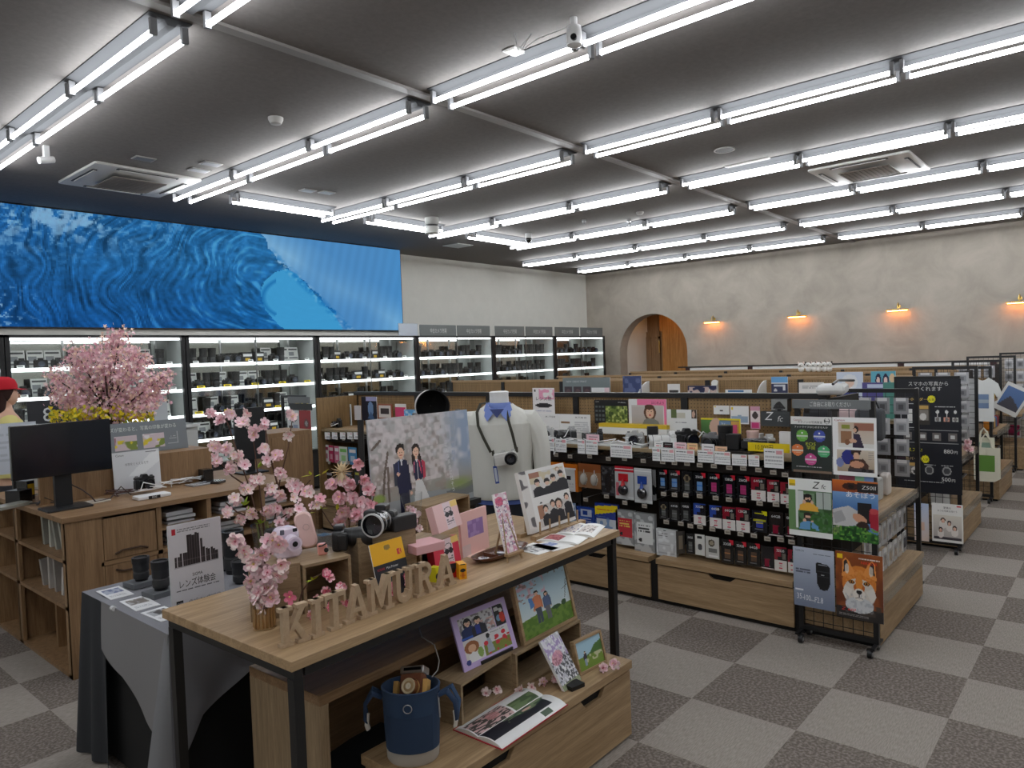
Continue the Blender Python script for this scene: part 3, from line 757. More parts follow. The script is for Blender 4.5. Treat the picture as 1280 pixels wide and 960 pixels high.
mx = nt.nodes.new('ShaderNodeMix'); mx.data_type = 'RGBA'; nt.links.new(lt.outputs[0], mx.inputs[0]); nt.links.new(src, mx.inputs[6]); mx.inputs[7].default_value = (.02, .014, .01, 1)
nt.links.new(mx.outputs[2], b.inputs['Base Color'])

K_ = (20, 20, 22)
def gondola(Xf, ya, yb, nb, label, side_panel=True, rail=True, ptop=1.375, detail=True):
    """Xf front, runs from ya (near end) to yb (far end) in nb bays; depth 1.1"""
    D = 1.1; xc = D/2; L = (yb-ya)/nb
    t = thing('shelving_gondola', label, 'shelving', (Xf, ya, 0))
    for k in range(nb):
        y0, y1 = k*L+.03, (k+1)*L-.03
        for sgn, xa in ((1, 0), (-1, D)):
            if not detail and sgn < 0: continue
            mb = MB(); x = xa+sgn*.02
            # drawer front with a hand slot cut in its upper edge
            ym = (y0+y1)/2; hw = .065
            pts = [(y0, .03), (y1, .03), (y1, .262), (ym+hw+.03, .262), (ym+hw-.01, .232), (ym-hw+.01, .232), (ym-hw-.03, .262), (y0, .262)]
            vs = [(x, p[0], p[1]) for p in pts]+[(x+sgn*.018, p[0], p[1]) for p in pts]; n = 8
            fs = [(0, 1, 2, 3, 4, 5, 6, 7), (15, 14, 13, 12, 11, 10, 9, 8)]+[(i, 8+i, 8+(i+1) % 8, (i+1) % 8) for i in range(8)]
            mb.add(vs, fs, (200, 200, 200)); mb.build('drawer', 'oak_y', t, bevel=.002)
    MB().bz(.045, D-.045, .0, yb-ya, 0, .268, (26, 22, 20)).build('base', 'matte', t, label='dark plinth box')
    mb = MB()
    for k in range(nb): mb.bz(0, D, k*L+.028, (k+1)*L-.028, .274, .31)
    mb.build('base_top', 'oak_y', t, bevel=.002)
    for k in range(nb+1): MB().bz(xc-.03, xc+.03, k*L-.026, k*L+.026, 0, ptop-.02, K_).bz(.05, xc, k*L-.02, k*L+.02, .0, .262, K_).build('post', 'satin', t)
    MB().bz(xc-.018, xc-.012, 0, yb-ya, .31, .98, (44, 36, 30)).bz(xc+.012, xc+.018, 0, yb-ya, .31, .98, (44, 36, 30)).build('lower_panel', 'matte', t, label='dark brown slotted panel')
    mb = MB()
    for k in range(nb): mb.bz(xc-.018, xc+.018, k*L+.028, (k+1)*L-.028, .98, ptop-.02)
    mb.build('pegboard_panel', 'peg', t)
    if rail: MB().bz(xc-.035, xc+.035, -.03, yb-ya+.03, ptop-.02, ptop+.015, K_).build('top_rail', 'satin', t)
    else: MB().bz(xc-.02, xc+.02, -.0, yb-ya, ptop-.02, ptop+.006).build('top_cap', 'oak_y', t)
    sh = MB().bz(.06, xc-.018, .0, yb-ya, 1.012, 1.036).build('shelf', 'oak_y', t)
    MB().bz(.056, .0595, 0, yb-ya, .975, 1.055, (230, 232, 232)).build('ticket_rail', 'acrylic', sh)
    for k in range(nb+1): MB().bz(.135, xc-.032, k*L-.012, k*L+.012, .93, 1.011, K_).build('shelf_bracket', 'satin', sh)
    mb = MB(); mb.bz(.115, .125, 0, yb-ya, .905, .96, (34, 26, 22)); mb.build('hook_bar', 'matte', t)
    if side_panel: MB().bz(.02, xc-.03, yb-ya-.02, yb-ya-.001, .31, ptop-.02).build('side_panel', 'peg', t)
    return t

def mesh_rack(label, X, ya, yb, z0=.06, z1=1.385, wheels=True, feet=False, group=None, col=(18, 18, 20)):
    """free-standing wire grid in a square-tube frame, in the plane X"""
    t = thing('wire_grid_rack', label, 'display rack', (X, ya, 0), group=group); L = yb-ya
    mb = MB(); s = .0135
    for y in (s, L-s): mb.bz(-s, s, y-s, y+s, z0, z1, col)
    for z in (z0+s, z1-s): mb.bz(-s, s, 2*s, L-2*s, z-s, z+s, col)
    if wheels or feet: mb.bz(-.09, .09, s*.2, s*1.8, z0-.012, z0, col); mb.bz(-.09, .09, L-s*1.8, L-s*.2, z0-.012, z0, col)
    mb.build('frame', 'satin', t)
    mb = MB(); n = max(2, round((L-4*s)/.055))
    for k in range(1, n): y = 2*s+(L-4*s)*k/n; mb.bz(-.0017, .0017, y-.0017, y+.0017, z0+2*s, z1-2*s, col)
    n = round((z1-z0)/.055)
    for k in range(1, n): z = z0+(z1-z0)*k/n; mb.bz(-.0035, -.0003, 2*s, L-2*s, z-.0017, z+.0017, col)
    mb.build('wire_grid', 'satin', t)
    if wheels:
        for y in (.03, L-.03):
            for x in (-.07, .07):
                c = MB().cyl((x, y-.011, .024), (x, y+.011, .024), .024, n=16, col=(24, 24, 26)); c.cyl((x, y-.013, .024), (x, y+.013, .024), .012, n=12, col=(150, 150, 152)); c.bz(x-.012, x+.012, y-.015, y+.015, .036, z0-.01, K_)
                c.build('caster', 'satin', t, smooth=True)
    return t

def end_unit(Xf, ya, yb, label, detail=True):
    """the short unit that closes a gondola; its face looks towards -y"""
    t = thing('end_display_unit', label, 'display unit', (Xf, ya, 0)); D = 1.08; L = yb-ya
    MB().bz(.02, D, .0, L, .02, .27).build('base', 'oak_x', t, bevel=.002)
    MB().bz(.03, D-.02, .02, L, 0, .02, K_).build('plinth', 'matte', t)
    MB().bz(.015, D+.005, -.01, L, .27, .305).build('base_top', 'oak_x', t, bevel=.002)
    MB().bz(.0, D, -.012, -.008, .23, .31, (230, 232, 232)).build('ticket_rail', 'acrylic', t)
    MB().bz(.05, D-.02, L-.04, L-.01, .305, 1.36, (40, 34, 30)).build('back_panel', 'matte', t)
    s = MB().bz(.06, D-.02, .02, L-.04, .70, .725).build('shelf', 'oak_x', t)
    MB().bz(.05, D-.01, .012, .016, .67, .74, (230, 232, 232)).build('ticket_rail', 'acrylic', s)
    mb = MB()
    for z in (.62, .46): mb.bz(.06, D-.04, .10, .115, z, z+.012, (120, 120, 122)); 
    for x in (.06, D-.05): mb.bz(x, x+.012, .10, L-.03, .46, .472, K_); mb.bz(x, x+.012, .10, L-.03, .62, .632, K_)
    mb.build('hook_bar', 'metal', t)
    return t

G1 = 4.22; GA, GB = 1.49, 6.31
gondola(G1, GA, GB, 5, 'long oak and black shelving run of cameras and memory cards nearest the aisle')
end_unit(G1+.04, 1.06, 1.47, 'oak end unit behind the poster rack with the fox poster')
mesh_rack('black wheeled wire rack holding six posters, at the near end of the first run', G1-.03, 1.045, 1.47)
mesh_rack('black wire grid rack standing at the far corner of the first run', 5.41, 1.08, 1.60, wheels=False, feet=True)
mesh_rack('black wheeled wire rack with leaflets at the far left end of the first run', G1-.03, 6.42, 6.86)
o = MB().bz(G1+.02, 5.3, 6.36, 6.85, 0, .30).bz(G1+.1, 5.25, 6.36, 6.40, .3, 1.30).build('end_display_unit', 'walnut_y'); tag(o, 'oak end unit closing the far left end of the first run', 'display unit')
G2 = 6.67
gondola(G2, GA, 7.35, 6, 'second shelving run, seen above the black rail of the first', rail=False, ptop=1.40, side_panel=False)
end_unit(G2+.04, 1.06, 1.47, 'oak end unit behind the tall black photo-goods poster')
mesh_rack('black wheeled wire rack carrying the tall black photo-goods poster', G2-.05, 1.03, 1.50, z1=1.42)
mesh_rack('black wire grid rack at the far corner of the second run', 7.86, 1.08, 1.62, z1=1.465, wheels=False, feet=True)
G3 = 8.95
gondola(G3, GA, 7.2, 6, 'third shelving run with white soft toys along its top', rail=False, ptop=1.37, side_panel=False, detail=False)
end_unit(G3+.04, 1.06, 1.47, 'oak end unit behind the hanging white t-shirt')
mesh_rack('black wheeled wire rack with the white t-shirt and canvas bags', G3-.05, 1.10, 1.62, z1=1.43)
mesh_rack('black wire grid rack at the far corner of the third run', 10.12, 1.15, 1.66, z1=1.47, wheels=False, feet=True)
G4 = 11.25
gondola(G4, GA, 7.2, 6, 'fourth shelving run in front of the plaster wall', rail=False, ptop=1.36, side_panel=False, detail=False)
end_unit(G4+.04, 1.06, 1.47, 'oak end unit of the fourth run, by the plaster wall')
mesh_rack('tall black wire grid rack at the near end of the fourth run', G4-.08, 1.12, 1.66, z1=1.50)
mesh_rack('black wire grid rack by the plaster wall at the right picture edge', 12.5, .55, 1.45, z1=1.52)
# low wall cabinets under the plaster wall, black rail and lit header panels
t = thing('wall_shelving', 'long wall shelving with black rail and white header panels under the picture lights', 'shelving', (XW-.45, 1.6, 0))
Lw = 6.7-1.6
MB().bz(.02, .44, 0, Lw, 0, 1.25).build('body', 'peg', t)
MB().bz(-.03, .0, -.0, Lw+.2, 1.385, 1.41, K_).build('top_rail', 'satin', t)
for k in range(4): MB().bz(-.01, .06, k*Lw/4+.05, (k+1)*Lw/4-.05, 1.27, 1.38, (240, 240, 238)).build('header_panel', 'paint', t)
for k in range(5): MB().bz(-.02, .08, k*Lw/4-.04, k*Lw/4+.04, 1.25, 1.384, (58, 24, 26)).build('bracket', 'satin', t)

# ================================================================ POSTERS ON THE FIRST RACK
def px_post(name, label, box, cv, fn=None, X=G1-.06, side=(240, 240, 240), cat='poster', group=None, t=.002, mat='print'):
    return panelX(name, label, cat, *box, X, cv, t, fn, group, side, mat)
# header sign
def f(mb, w, h): mb.text('ご自由にお取りください', 0, h*.28, h*.62, (214, 216, 216), w=w*.52)
px_post('header_sign', 'grey header sign with white lettering on top of the six-poster rack', (990, 500, 1088, 511), Cv(4, 2, (112, 116, 118)), f, cat='sign', t=.012, side=(112, 116, 118))
# photo-class poster
cv = Cv(50, 72, (44, 52, 50)); cv.rect(0, 0, 1, .135, (222, 222, 220)); cv.circ(.89, .07, .07, (60, 60, 62)); cv.circ(.89, .07, .057, (222, 222, 220)); cv.line(.85, .07, .93, .075, .012, (60, 60, 62))
for (x, y, c) in ((.28, .34, (106, 172, 70)), (.70, .34, (66, 84, 172)), (.16, .60, (222, 126, 70)), (.80, .61, (82, 176, 118)), (.48, .76, (206, 84, 150))):
    cv.circ(x, y, .15, c); cv.rect(x-.14, y-.008, x+.14, y+.02, (220, 224, 220), .85); cv.circ(x, y-.05, .02, (235, 235, 235)); cv.lines(x-.08, y+.035, x+.08, y+.065, 1, (230, 230, 230), .5)
cv.rect(.05, .955, .98, 1, (128, 108, 92)); cv.lines(.12, .89, .74, .915, 1, (220, 220, 220), .8)
def f(mb, w, h):
    mb.text('Canon', -w*.33, h*.925, h*.045, (150, 30, 36), w=w*.2); mb.text('キヤノンの写真教室', -w*.02, h*.885, h*.048, (50, 54, 56), w=w*.6)
    mb.text('フォトライフはじめませんか', 0, h*.80, h*.042, (226, 228, 226), w=w*.82)
    mb.text('EOS', -w*.01, h*.49, h*.075, (196, 208, 60), w=w*.24); mb.text('学園', -w*.01, h*.42, h*.07, (196, 208, 60), w=w*.2)
px_post('photo_class_poster', 'dark poster with five coloured discs for photo classes', (989, 521, 1040, 591), cv, f)
# two-photo poster
cv = Cv(52, 72, (238, 238, 238))
cv.grad(.14, .09, .95, .52, (196, 176, 156), (214, 206, 196)); cv.rect(.5, .10, .95, .22, (158, 106, 88)); cv.rect(.22, .12, .4, .2, (140, 146, 60)); cv.rect(.20, .24, .45, .44, (150, 110, 80)); cv.rect(.14, .44, .95, .52, (222, 222, 218))
cv.ell(.54, .2, .055, .06, (42, 30, 28)); cv.ell(.52, .22, .035, .035, (214, 172, 146)); cv.poly([(.48, .27), (.62, .28), (.72, .52), (.46, .52)], (52, 42, 66)); cv.ell(.46, .40, .1, .035, (208, 166, 140)); cv.ell(.34, .42, .06, .05, (130, 88, 60))
cv.grad(.09, .55, .95, .93, (208, 196, 180), (170, 150, 128)); cv.ell(.36, .68, .16, .13, (46, 50, 132)); cv.ell(.16, .78, .09, .08, (120, 130, 180)); cv.ell(.53, .60, .11, .05, (40, 30, 30)); cv.ell(.54, .66, .07, .065, (214, 170, 142)); cv.rect(.42, .555, .66, .585, (60, 36, 30))
cv.poly([(.4, .72), (.7, .7), (.82, .82), (.78, .93), (.36, .93)], (78, 52, 44)); cv.ell(.55, .80, .16, .06, (206, 150, 120)); cv.rect(.35, .88, .93, .93, (64, 58, 64)); cv.circ(.70, .90, .05, (24, 24, 26)); cv.circ(.84, .90, .04, (24, 24, 26)); cv.lines(.8, .58, .92, .72, 4, (120, 120, 120), .5)
def f(mb, w, h): mb.text('Canon', -w*.33, h*.935, h*.05, (150, 30, 36), w=w*.24)
px_post('camera_poster', 'white poster with two photos, a woman and a crouching photographer', (1041, 522, 1096, 595), cv, f)
# Z fc poster
cv = Cv(54, 74, (232, 234, 232)); cv.rect(0, .2, 1, .91, (84, 120, 80)); cv.speck(0, .2, 1, .91, (52, 84, 48), 14, .5, 4); cv.rect(.22, .22, .36, .55, (206, 212, 210)); cv.rect(.36, .24, .62, .56, (120, 148, 116)); cv.rect(.64, .22, .98, .50, (176, 186, 180)); cv.rect(.80, .22, .82, .5, (90, 96, 90)); cv.rect(0, .91, 1, 1, (232, 234, 232)); cv.rect(0, .2, .2, .91, (106, 140, 92)); cv.rect(.16, .2, .22, .86, (218, 222, 220))
cv.rect(.02, .03, .16, .13, (240, 202, 30)); cv.rect(.02, .09, .16, .13, (60, 56, 20), .3)
for (y, top, hr) in ((.26, (232, 178, 70), (30, 26, 26)), (.58, (104, 158, 204), (46, 36, 32))):
    cv.ell(.45, y+.07, .10, .075, hr); cv.ell(.45, y+.10, .07, .06, (220, 178, 154)); cv.ell(.45, y+.03, .10, .03, (24, 22, 24) if y < .5 else hr)
    cv.poly([(.38, y+.14), (.54, y+.14), (.68, y+.22), (.70, y+.30), (.24, y+.30), (.27, y+.2)], top); cv.rect(.39, y+.10, .52, y+.145, (22, 22, 24)); cv.circ(.46, y+.122, .035, (60, 62, 66)); cv.ell(.37, y+.14, .035, .03, (220, 178, 154)); cv.ell(.55, y+.14, .035, .03, (220, 178, 154))
cv.speck(.5, .55, 1, .91, (60, 106, 50), 16, .45, 6)
def f(mb, w, h): mb.text('Z', w*.13, h*.845, h*.17, (30, 30, 32), slant=.25); mb.text('fc', w*.31, h*.85, h*.11, (30, 30, 32), slant=.25)
px_post('camera_poster', 'white bordered poster of two people photographing beneath the letters Z fc', (986, 599, 1040, 671), cv, f)
# outdoor-boy poster
cv = Cv(56, 76, (92, 134, 186)); cv.grad(0, .0, 1, .2, (206, 110, 40), (150, 70, 36)); cv.ell(.42, .10, .2, .06, (60, 28, 20)); cv.ell(.42, .10, .07, .035, (20, 12, 12)); cv.rect(.55, .02, 1, .18, (30, 26, 30)); cv.grad(0, .2, 1, .5, (120, 160, 206), (70, 112, 172))
cv.poly([(0, .5), (.35, .42), (.62, .52), (.6, .72), (.1, .80), (0, .76)], (196, 196, 196)); cv.poly([(0, .56), (.2, .5), (.3, .66), (.05, .74)], (166, 166, 168)); cv.rect(.55, .36, .86, .68, (26, 26, 30)); cv.ell(.60, .62, .17, .07, (206, 152, 122), .5); cv.ell(.66, .74, .14, .08, (52, 34, 32)); cv.poly([(.80, .5), (1, .44), (1, .80), (.82, .74)], (166, 34, 54)); cv.ell(.9, .48, .09, .05, (190, 70, 76))
cv.poly([(0, .80), (.5, .74), (1, .86), (1, 1), (0, 1)], (52, 110, 44)); cv.speck(0, .76, 1, 1, (110, 164, 66), 22, .55, 3); cv.speck(0, .76, 1, 1, (22, 66, 28), 18, .6, 9); cv.rect(0, .78, .14, .9, (170, 160, 120), .4)
def f(mb, w, h): mb.text('Z50II', w*.30, h*.87, h*.085, (230, 230, 230), w=w*.3, slant=.1); mb.text('あそぼう', w*.12, h*.73, h*.11, (238, 240, 240), w=w*.62)
px_post('camera_poster', 'colourful poster of a lying photographer with an orange eye and green grass', (1041, 601, 1098, 677), cv, f)
# lens poster
cv = Cv(50, 72, (170, 178, 194)); cv.grad(0, 0, 1, 1, (188, 196, 212), (116, 126, 148))
cv.poly([(.56, .25), (.60, .22), (.84, .24), (.90, .28), (.90, .55), (.84, .66), (.74, .68), (.64, .66), (.58, .56)], (24, 25, 28)); cv.rect(.63, .245, .84, .27, (150, 154, 164)); cv.rect(.58, .36, .89, .37, (60, 62, 66)); cv.rect(.6, .45, .88, .46, (50, 52, 56)); cv.rect(.68, .42, .76, .435, (170, 172, 176)); cv.lines(.06, .36, .42, .44, 2, (64, 66, 78), .75, 5); cv.lines(.5, .08, .92, .105, 1, (110, 116, 130), .8, 6); cv.lines(.06, .905, .78, .93, 1, (230, 232, 238), .6, 7); cv.rect(.05, .705, .24, .735, (224, 228, 234))
def f(mb, w, h):
    mb.text('TAMRON', -w*.34, h*.925, h*.05, (70, 80, 104), w=w*.22)
    mb.text('35', -w*.36, h*.12, h*.135, (226, 228, 234), w=w*.12); mb.text('-', -w*.26, h*.12, h*.12, (226, 228, 234)); mb.text('100', -w*.16, h*.11, h*.135, (226, 228, 234), w=w*.16); mb.text('mm', -w*.03, h*.11, h*.05, (226, 228, 234)); mb.text('F2.8', w*.12, h*.10, h*.135, (226, 228, 234), w=w*.2)
px_post('lens_poster', 'blue-grey poster of one black zoom lens, F2.8', (992, 686, 1043, 760), cv, f)
# fox poster
cv = Cv(84, 104, (150, 84, 40)); cv.grad(0, 0, 1, 1, (140, 72, 32), (92, 46, 30)); cv.speck(0, 0, 1, 1, (160, 90, 44), 6, .5, 3, .6, .3); cv.rect(0, .83, 1, 1, (44, 40, 40)); cv.speck(.3, .76, 1, .92, (70, 60, 54), 9, .4, 5, .9, .2)
cv.ell(.5, .46, .36, .27, (216, 128, 52)); cv.speck(.2, .25, .8, .6, (236, 164, 90), 30, .5, 9, .5); cv.ell(.5, .60, .34, .22, (214, 206, 196)); cv.ell(.5, .78, .30, .12, (204, 206, 208))
for s_ in (-1, 1):
    cv.poly([(.5+s_*.37, .38), (.5+s_*.34, .14), (.5+s_*.28, .09), (.5+s_*.20, .14), (.5+s_*.08, .32)], (232, 150, 74)); cv.poly([(.5+s_*.33, .31), (.5+s_*.32, .15), (.5+s_*.275, .11), (.5+s_*.235, .15), (.5+s_*.22, .28)], (48, 38, 38)); cv.ell(.5+s_*.255, .25, .045, .075, (226, 214, 200), 0, .85)
    cv.ell(.5+s_*.16, .445, .065, .03, (60, 34, 22)); cv.ell(.5+s_*.16, .445, .04, .022, (196, 128, 50)); cv.ell(.5+s_*.16, .445, .015, .018, (20, 14, 12))
    cv.poly([(.5+s_*.30, .5), (.5+s_*.36, .62), (.5+s_*.26, .72), (.5+s_*.14, .56)], (224, 218, 210))
    cv.poly([(.5+s_*.02, .40), (.5+s_*.12, .5), (.5+s_*.1, .62), (.5, .60)], (188, 100, 40))
cv.poly([(.5, .24), (.58, .42), (.55, .58), (.45, .58), (.42, .42)], (222, 140, 60)); cv.ell(.5, .62, .13, .09, (228, 222, 214)); cv.ell(.5, .585, .06, .032, (24, 20, 22)); cv.line(.5, .61, .5, .66, .008, (50, 40, 38)); cv.line(.5, .66, .42, .68, .006, (70, 54, 48)); cv.line(.5, .66, .58, .68, .006, (70, 54, 48))
cv.speck(.2, .62, .8, .9, (160, 164, 172), 24, .6, 8, .5); cv.rect(.03, .04, .15, .11, (244, 204, 30)); cv.lines(.5, .06, .95, .1, 1, (236, 230, 224), .9, 4); cv.lines(.06, .93, .7, .965, 2, (210, 206, 200), .6, 5)
def f(mb, w, h): mb.text('NIKKOR', w*.22, h*.845, h*.06, (240, 60, 40), w=w*.34); mb.text('Z 6III', -w*.24, h*.115, h*.06, (236, 70, 60), w=w*.3, slant=.2)
px_post('fox_poster', 'poster with a close-up of an orange fox face', (1045, 692, 1104, 775), cv, f)
# brochure peeking between the rows
cv = Cv(30, 8, (120, 66, 78)); cv.rect(.0, 0, .45, 1, (130, 60, 80)); cv.rect(.46, 0, .72, 1, (120, 168, 138)); cv.rect(.73, 0, 1, 1, (110, 140, 190))
px_post('leaflet', 'strip of pink, green and blue leaflets between the two right poster rows', (1049, 594, 1092, 601), cv, None, X=G1-.045, cat='leaflet')

# ================================================================ SECOND RUN END: black photo-goods poster
cv = Cv(90, 160, (26, 28, 36)); Wt = (216, 216, 214)
cv.rect(.08, .125, .93, .128, (130, 130, 132)); cv.circ(.55, .175, .06, (222, 214, 40)); cv.rect(.30, .22, .52, .40, (60, 56, 52)); cv.rect(.33, .23, .50, .26, (196, 160, 90)); cv.rect(.33, .27, .50, .36, (128, 122, 116)); cv.circ(.415, .33, .055, (206, 204, 200)); cv.rect(.06, .215, .27, .43, (200, 200, 200), .9); cv.rect(.068, .221, .262, .424, (26, 28, 36)); cv.rect(.17, .26, .24, .39, (214, 214, 212))
for i_, (x, c) in enumerate(((.64, (190, 190, 190)), (.78, (214, 150, 130)), (.91, (196, 196, 190)))):
    cv.circ(x, .285, .026, Wt); cv.rect(x-.004, .30, x+.004, .33, Wt); cv.rect(x-.045, .33, x+.045, .37, c); cv.circ(x, .35, .03, (120, 116, 114))
cv.lines(.60, .235, .92, .25, 1, Wt, .9, 5)
cv.rect(.05, .445, .96, .448, (150, 150, 150)); cv.rect(.05, .558, .96, .561, (150, 150, 150)); cv.rect(.955, .445, .96, .56, (150, 150, 150))
for x in (.1, .34, .56, .80): cv.rect(x-.0, .47, x+.13, .54, (110, 104, 102)); cv.rect(x+.03, .485, x+.10, .52, (206, 206, 204)); cv.lines(x, .458, x+.13, .468, 1, Wt, .8, 2)
cv.circ(.44, .705, .06, (222, 214, 40)); cv.rect(.0, .695, .3, .71, (70, 40, 48), .6); cv.rect(.18, .74, .36, .84, (196, 160, 90)); cv.rect(.18, .77, .36, .84, (120, 116, 112)); cv.circ(.27, .81, .06, (206, 204, 200)); cv.circ(.27, .82, .03, (60, 60, 62))
for x in (.50, .77): cv.circ(x, .80, .07, (150, 150, 150)); cv.circ(x, .80, .05, (70, 70, 74)); cv.lines(x-.08, .745, x+.1, .76, 1, Wt, .8, 4)
cv.lines(.1, .895, .72, .915, 1, Wt, .8, 7); cv.rect(.72, .888, .96, .89, (170, 170, 170)); cv.rect(.72, .918, .96, .92, (170, 170, 170)); cv.rect(.955, .888, .96, .92, (170, 170, 170))
def f(mb, w, h):
    mb.text('スマホの写真から', w*.0, h*.945, h*.042, Wt, w=w*.62); mb.text('つくれます', w*.0, h*.90, h*.042, Wt, w=w*.42)
    mb.text('キーホルダー', -w*.22, h*.812, h*.03, (222, 190, 110), w=w*.42); mb.text('880', w*.30, h*.355, h*.05, Wt, w=w*.14); mb.text('円', w*.41, h*.355, h*.03, Wt); mb.text('おススメ!', -w*.26, h*.36, h*.04, (222, 214, 40), w=w*.3)
    mb.text('バッジ', -w*.22, h*.69, h*.0001, Wt); mb.text('缶バッジ', -w*.25, h*.283, h*.034, (200, 180, 130), w=w*.26); mb.text('500', w*.26, h*.11, h*.05, Wt, w=w*.14); mb.text('円', w*.37, h*.11, h*.03, Wt)
    mb.text('人気', w*.05, h*.812, h*.025, (60, 56, 20)); mb.text('人気', -w*.06, h*.283, h*.025, (60, 56, 20))
px_post('photo_goods_poster', 'tall black poster with white and yellow lettering and price 880', (1122, 474, 1202, 616), cv, f, X=G2-.085, side=(26, 28, 36))
cv = Cv(30, 46, (224, 222, 226)); cv.grad(0, 0, 1, 1, (190, 206, 236), (236, 214, 200)); cv.rect(.2, .5, .7, .72, (226, 180, 150), .7); cv.lines(.15, .1, .6, .2, 2, (110, 130, 180), .6)
px_post('photo_poster', 'pale blue and peach poster half hidden behind the first rack frame', (1143, 629, 1161, 676), cv, None, X=G2-.085)
cv = Cv(50, 60, (240, 238, 234)); cv.grad(.05, .3, .95, .93, (224, 218, 206), (190, 182, 178)); cv.rect(.06, .86, .94, .93, (66, 60, 66))
for (x, y, s_) in ((.36, .43, 1), (.56, .50, .9), (.28, .68, .9), (.73, .62, 1.0)): cv.ell(x, y+.10, .12*s_, .12, (236, 228, 222)); cv.ell(x, y, .075*s_, .07, (44, 30, 28)); cv.ell(x, y+.02, .055*s_, .05, (232, 192, 168)); cv.ell(x, y+.045, .02, .008, (190, 90, 80))
cv.rect(.80, .03, .93, .06, (206, 50, 60))
def f(mb, w, h): mb.text('家族の', 0, h*.87, h*.065, (70, 60, 58), w=w*.24); mb.text('おうち写真を残そう', 0, h*.79, h*.055, (70, 60, 58), w=w*.62)
px_post('family_photo_poster', 'white poster of a smiling family of four under the black poster', (1165, 630, 1204, 678), cv, f, X=G2-.085)
# ================================================================ GOODS ON THE FIRST RUN
XP = G1+.10        # plane of the hanging packs
def hook(px, py):
    """hook with its price holder, part of the run"""
    p = oX(px, py, XP-.035)
    mb = MB(); w, h = .042, .03
    mb.bz(0, .003, -w/2, w/2, -h/2, h/2, (96, 90, 84)); mb.bz(-.0012, 0, -w/2+.003, w/2-.003, -h/2+.003, h/2-.003, (190, 182, 170)); mb.bz(-.002, -.0012, -w/2+.006, w/2-.008, -h/2+.008, h/2-.01, (130, 120, 110))
    mb.cyl((.003, 0, h/2), (.38, 0, h/2), .0022, n=5, col=(130, 130, 132))
    g = bpy.data.objects['shelving_gondola']
    return mb.build('hook', 'print', g, loc=(p.x-g.location.x, p.y-g.location.y, p.z))
def pack(kind, label, cat, box, cv, group=None, fn=None, t=.008, lean=0, mat='film', side=(30, 30, 32), X=None, tagp=True, n=1):
    X = XP if X is None else X
    cx, cy = (box[0]+box[2])/2, (box[1]+box[3])/2
    yl, yr = oX(box[0], cy, X).y, oX(box[2], cy, X).y; zt, zb = oX(cx, box[1], X).z, oX(cx, box[3], X).z
    w, h = yl-yr, zt-zb
    mb = board(cv, w, h, t, side, fn)
    o = mb.build(kind, mat, loc=(X, (yl+yr)/2, zb), rot=(0, 0, -PI/2+lean)); tag(o, label, cat, group)
    if tagp: hook(cx, box[1]-9.5)
    return o
def card_cv(top, band, mid, lower=None, corner=None, W=11, H_=20):
    cv = Cv(W, H_, top)
    if corner: cv.poly([(.62, 0), (1, 0), (1, .22), (.8, .2)], corner)
    cv.rect(.3, .42, .7, .78, mid); cv.rect(.3, .56, .7, .60, band); cv.lines(.15, .84, .85, .9, 1, (190, 190, 190), .5)
    if lower: cv.rect(0, .55, 1, 1, lower); cv.rect(.32, .64, .68, .88, band); cv.rect(.37, .68, .63, .84, lower)
    return cv
RED = (206, 44, 60)
def mc(box, size, style, row, ix):
    yp = {1: 'top', 2: 'middle', 3: 'bottom'}[row]
    styles = {
     'blue': ('black memory card pack with blue card', (24, 24, 28), (60, 120, 200), (110, 150, 200), None, RED),
     'mag': ('black memory card pack with magenta card', (24, 24, 28), (200, 60, 130), (170, 60, 110), None, RED),
     'grey': ('black memory card pack with grey label', (28, 28, 30), (120, 120, 124), (90, 92, 90), None, None),
     'redw': ('red and white memory card pack', (140, 34, 50), (200, 70, 96), (44, 36, 40), (222, 216, 212), None),
     'bluew': ('blue and white memory card pack', (50, 76, 160), (200, 60, 90), (40, 40, 60), (222, 216, 212), None),
     'yel': ('black card pack with yellow lettering', (30, 32, 40), (206, 200, 40), (60, 70, 160), None, (222, 214, 30)),
     'dark': ('black pack with small dark red square', (26, 24, 28), (120, 30, 50), (40, 36, 40), None, None),
     'gold': ('black pack with red corner and gold label', (24, 22, 22), (160, 110, 70), (90, 70, 56), None, RED)}
    lb, top, band, mid, lower, corner = styles[style]
    cv = card_cv(top, band, mid, lower, corner)
    if style == 'dark': cv.rect(.3, .62, .62, .9, (130, 20, 50)); cv.rect(0, .93, 1, 1, (206, 190, 190))
    if style == 'yel': cv.lines(.15, .1, .85, .2, 1, (206, 200, 40), .9); cv.rect(.1, .42, .9, .5, (206, 200, 40), .8)
    if lower: cv.rect(.52, .06, 1, .55, (38, 34, 38)); cv.rect(.62, .25, .9, .48, (120, 112, 104) if style == 'redw' else (30, 30, 40))
    if style == 'grey' and not size: cv.circ(.5, .3, .28, (130, 116, 92)); cv.circ(.5, .3, .18, (60, 54, 48))
    def f(mb, w, h):
        if size: mb.text(size, 0, h*(.76 if not lower else .80), h*.15, (226, 226, 226), w=w*.62)
        if lower and size: mb.text(size.replace('GB', ''), 0, h*.19, h*.12, (190, 50, 70), w=w*.2)
    s_ = f', {size}' if size else ''
    pack('memory_card_pack', f'{lb}{s_}, {ordn[ix]} from left in the {yp} row', 'memory card', box, cv, 'memory cards hanging on the first run', f)
